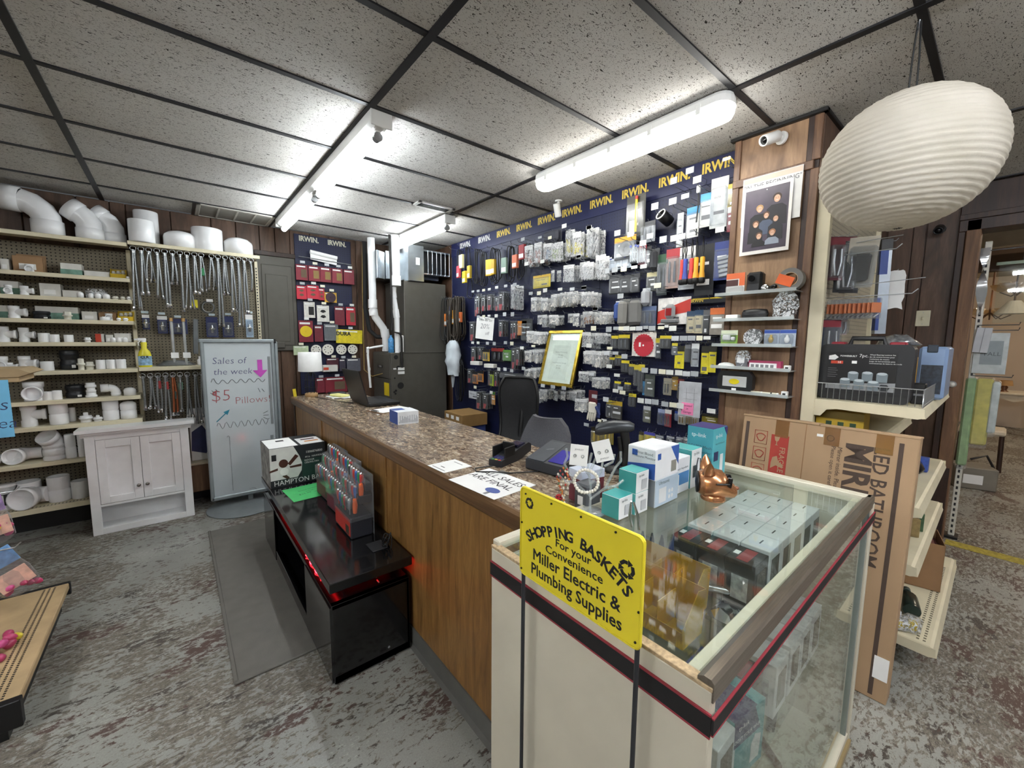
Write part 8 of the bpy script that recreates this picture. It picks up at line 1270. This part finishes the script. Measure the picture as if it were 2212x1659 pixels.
for k, (x, z, c) in enumerate(((5.6, 2.42, '#b5a894'), (6.2, 2.28, '#4a3a2e'), (7.0, 2.5, '#4a3a2e'))): struct(obj('trim_%d' % (6+k), B().rbox(x, x+.08, -4.0, .88, z, z+.16, .006), mats=[M(c, .6)]))
t = thing('hanging_sheet', 'clear plastic sheet hanging just beyond the doorway', 'sheet', (5.3, -.05, 1.75)); obj('sheet', B().box(-.002, .002, -.10, .14, 0, .48), t, mats=[GLASS]); obj('top_rail', B().rbox(-.008, .008, -.12, .16, .475, .50, .003), t, mats=[M('#8fa08a', .4)]); obj('cord', B().cyl((0, .02, .5), (0, .02, 1.10), .002, 5), t, mats=[DSTEEL])
t = thing('dark_stool', 'dark wooden chair leg frame with pale cushion in the far room', 'chair', (7.9, .10, 0)); obj('cushion', B().rbox(-.2, .2, -.2, .2, .45, .52, .02), t, mats=[CRW])
for sx in (-1, 1):
    for sy in (-1, 1): obj('leg', B().tube([(sx*.18, sy*.18, 0), (sx*.17, sy*.17, .45)], .022, 8), t, mats=[DTRIM])
# ---------------------------------------------------------------- low display at the left: eggs, bags and sign
part('upper_shelf', B().rbox(-1.35, -.62, 3.18, 3.46, 1.345, 1.372, .003), lg, [TAN])
t = thing('cardboard_tray', 'brown cardboard tray edge above the blue sign', 'tray', (-.98, 3.32, 1.372)); obj('tray', B().prism([(-.36, 0), (.36, 0), (.40, .018), (.36, .04), (-.36, .04)], -.15, .14), t, mats=[M('#a08a68', .8)]); obj('price_sticker', B().box(.22, .27, -.1508, -.15, .012, .026), t, mats=[PAPER])
t = thing('blue_sign', 'light blue handwritten price sign hanging from the tray', 'sign', (-.80, 3.165, 1.36)); SKB = M('#6fb6dc', .7); obj('sheet', B().rbox(-.16, .145, -.001, .001, -.29, 0, .0005), t, mats=[SKB])
for s, z, sz, x in (('Picks', -.125, .085, .05), ('50\u00a2 ea', -.22, .075, .06)): txt(s, sz, M('#27305c', .6), t, (x, -.0016, z), shear=.15, bold=-.012)
EGG = [M('#b8436c', .3), M('#d8c83c', .3), M('#c9558c', .3), M('#8fc4cc', .3), M('#a83a5c', .3)]; eggm = [B().lathe([(.001, 0), (.013, .004), (.0185, .016), (.018, .026), (.012, .040), (.001, .047)], 12).mesh('egg', [m]) for m in EGG]
for k, (x, y, z, c) in enumerate(((-.69, 2.89, .16, 0), (-.675, 2.83, .16, 1), (-.685, 2.76, .16, 4), (-.70, 2.70, .16, 2), (-.66, 2.67, .16, 0), (-.665, 2.60, .16, 3), (-.72, 2.83, .16, 0), (-.73, 2.76, .16, 1), (-.69, 2.79, .19, 0), (-.695, 2.735, .19, 2))): tag(obj('plastic_egg', eggm[c], loc=(x, y, z+.018), rot=(1.3, .4*k, k), mats=None), ['dark pink', 'yellow', 'bright pink', 'pale blue', 'wine red'][c]+' plastic egg lying on the tan display deck', 'egg', 'plastic eggs on the tan deck')
for k, (x, y, z, lb) in enumerate(((-.70, 2.84, .585, 'hanging bag of plastic eggs with blue header nearest the deck'), (-.73, 2.92, .83, 'upper hanging bag of purple plastic eggs'))):
    hk = thing('long_hook', ['long steel hook carrying the lower bag of eggs', 'long steel hook carrying the upper bag of eggs'][k], 'hook', (-1.35, y, z+.02)); obj('wire', B().tube([(0, 0, 0), (.72, 0, 0), (.74, 0, .02)], .003, 6), hk, mats=[STEEL])
    t = thing('egg_bag', lb, 'bag', (x, y, z), R(20), None, (0, R(-22 if k == 0 else -8), R(20))); t.scale = (.8, .8, .8); rnd = random.Random(k+2); obj('header', B().rbox(-.075, .075, -.004, .004, -.09, .02, .002), t, mats=[M('#6f9fd0' if k == 0 else '#9a86b8', .5, var=.25, vs=20)]); obj('print_card', B().rbox(-.07, .07, -.047, -.043, -.22, -.11, .002), t, mats=[M('#e0b8a4', .5, var=.15, vs=25)]); obj('film', B().ring([[(.08*a*math.cos(2*PI*q/14), .05*a*math.sin(2*PI*q/14), z_) for q in range(14)] for a, z_ in ((.5, -.28), (1, -.25), (1.05, -.14), (.9, -.08), (.7, 0))]), t, mats=[FILM])
    for q in range(14): obj('egg', eggm[(0, 4, 2, 1, 4)[(q*3+k) % 5]], t, (rnd.uniform(-.05, .05), rnd.uniform(-.025, .025), rnd.uniform(-.265, -.14)), (rnd.uniform(0, 3), rnd.uniform(0, 3), 0))
# ---------------------------------------------------------------- low stock behind the counter
for k, (y, z, c, lb) in enumerate(((3.75, 0, '#8f6f4c', 'brown carton on the floor below the drill packs'), (3.75, .36, '#2b3b78', 'blue carton on top of the brown one below the drill packs'), (3.72, .66, '#8a6a3c', 'tan carton with white labels at the top of the stack'))):
    t = thing('stock_carton', lb, 'carton', (2.42, y, z), R(-92)); h = (.36, .30, .13)[k]; obj('carton', B().rbox(-.19, .19, -.16, .16, 0, h, .004), t, mats=[M(c, .7)])
    for q in range(3): obj('label', B().box(-.15+q*.11, -.09+q*.11, -.161, -.16, h*.5, h*.8), t, mats=[PAPER])
t = thing('shopping_bag', 'white plastic shopping bag on the office chair seat', 'bag', (1.70, 2.32, .67)); rnd = random.Random(8); obj('bag', B().ring([[(.13*a*math.cos(2*PI*k/12)*(1+rnd.uniform(-.15, .15)), .11*a*math.sin(2*PI*k/12)*(1+rnd.uniform(-.15, .15)), z) for k in range(12)] for a, z in ((.9, 0), (1, .03), (.85, .09), (.4, .14))]), t, mats=[M('#d3d6da', .4)]); obj('handle', B().tube([(-.05, 0, .12), (-.03, 0, .19), (.03, 0, .19), (.05, 0, .12)], .006, 6), t, mats=[M('#d3d6da', .4)])
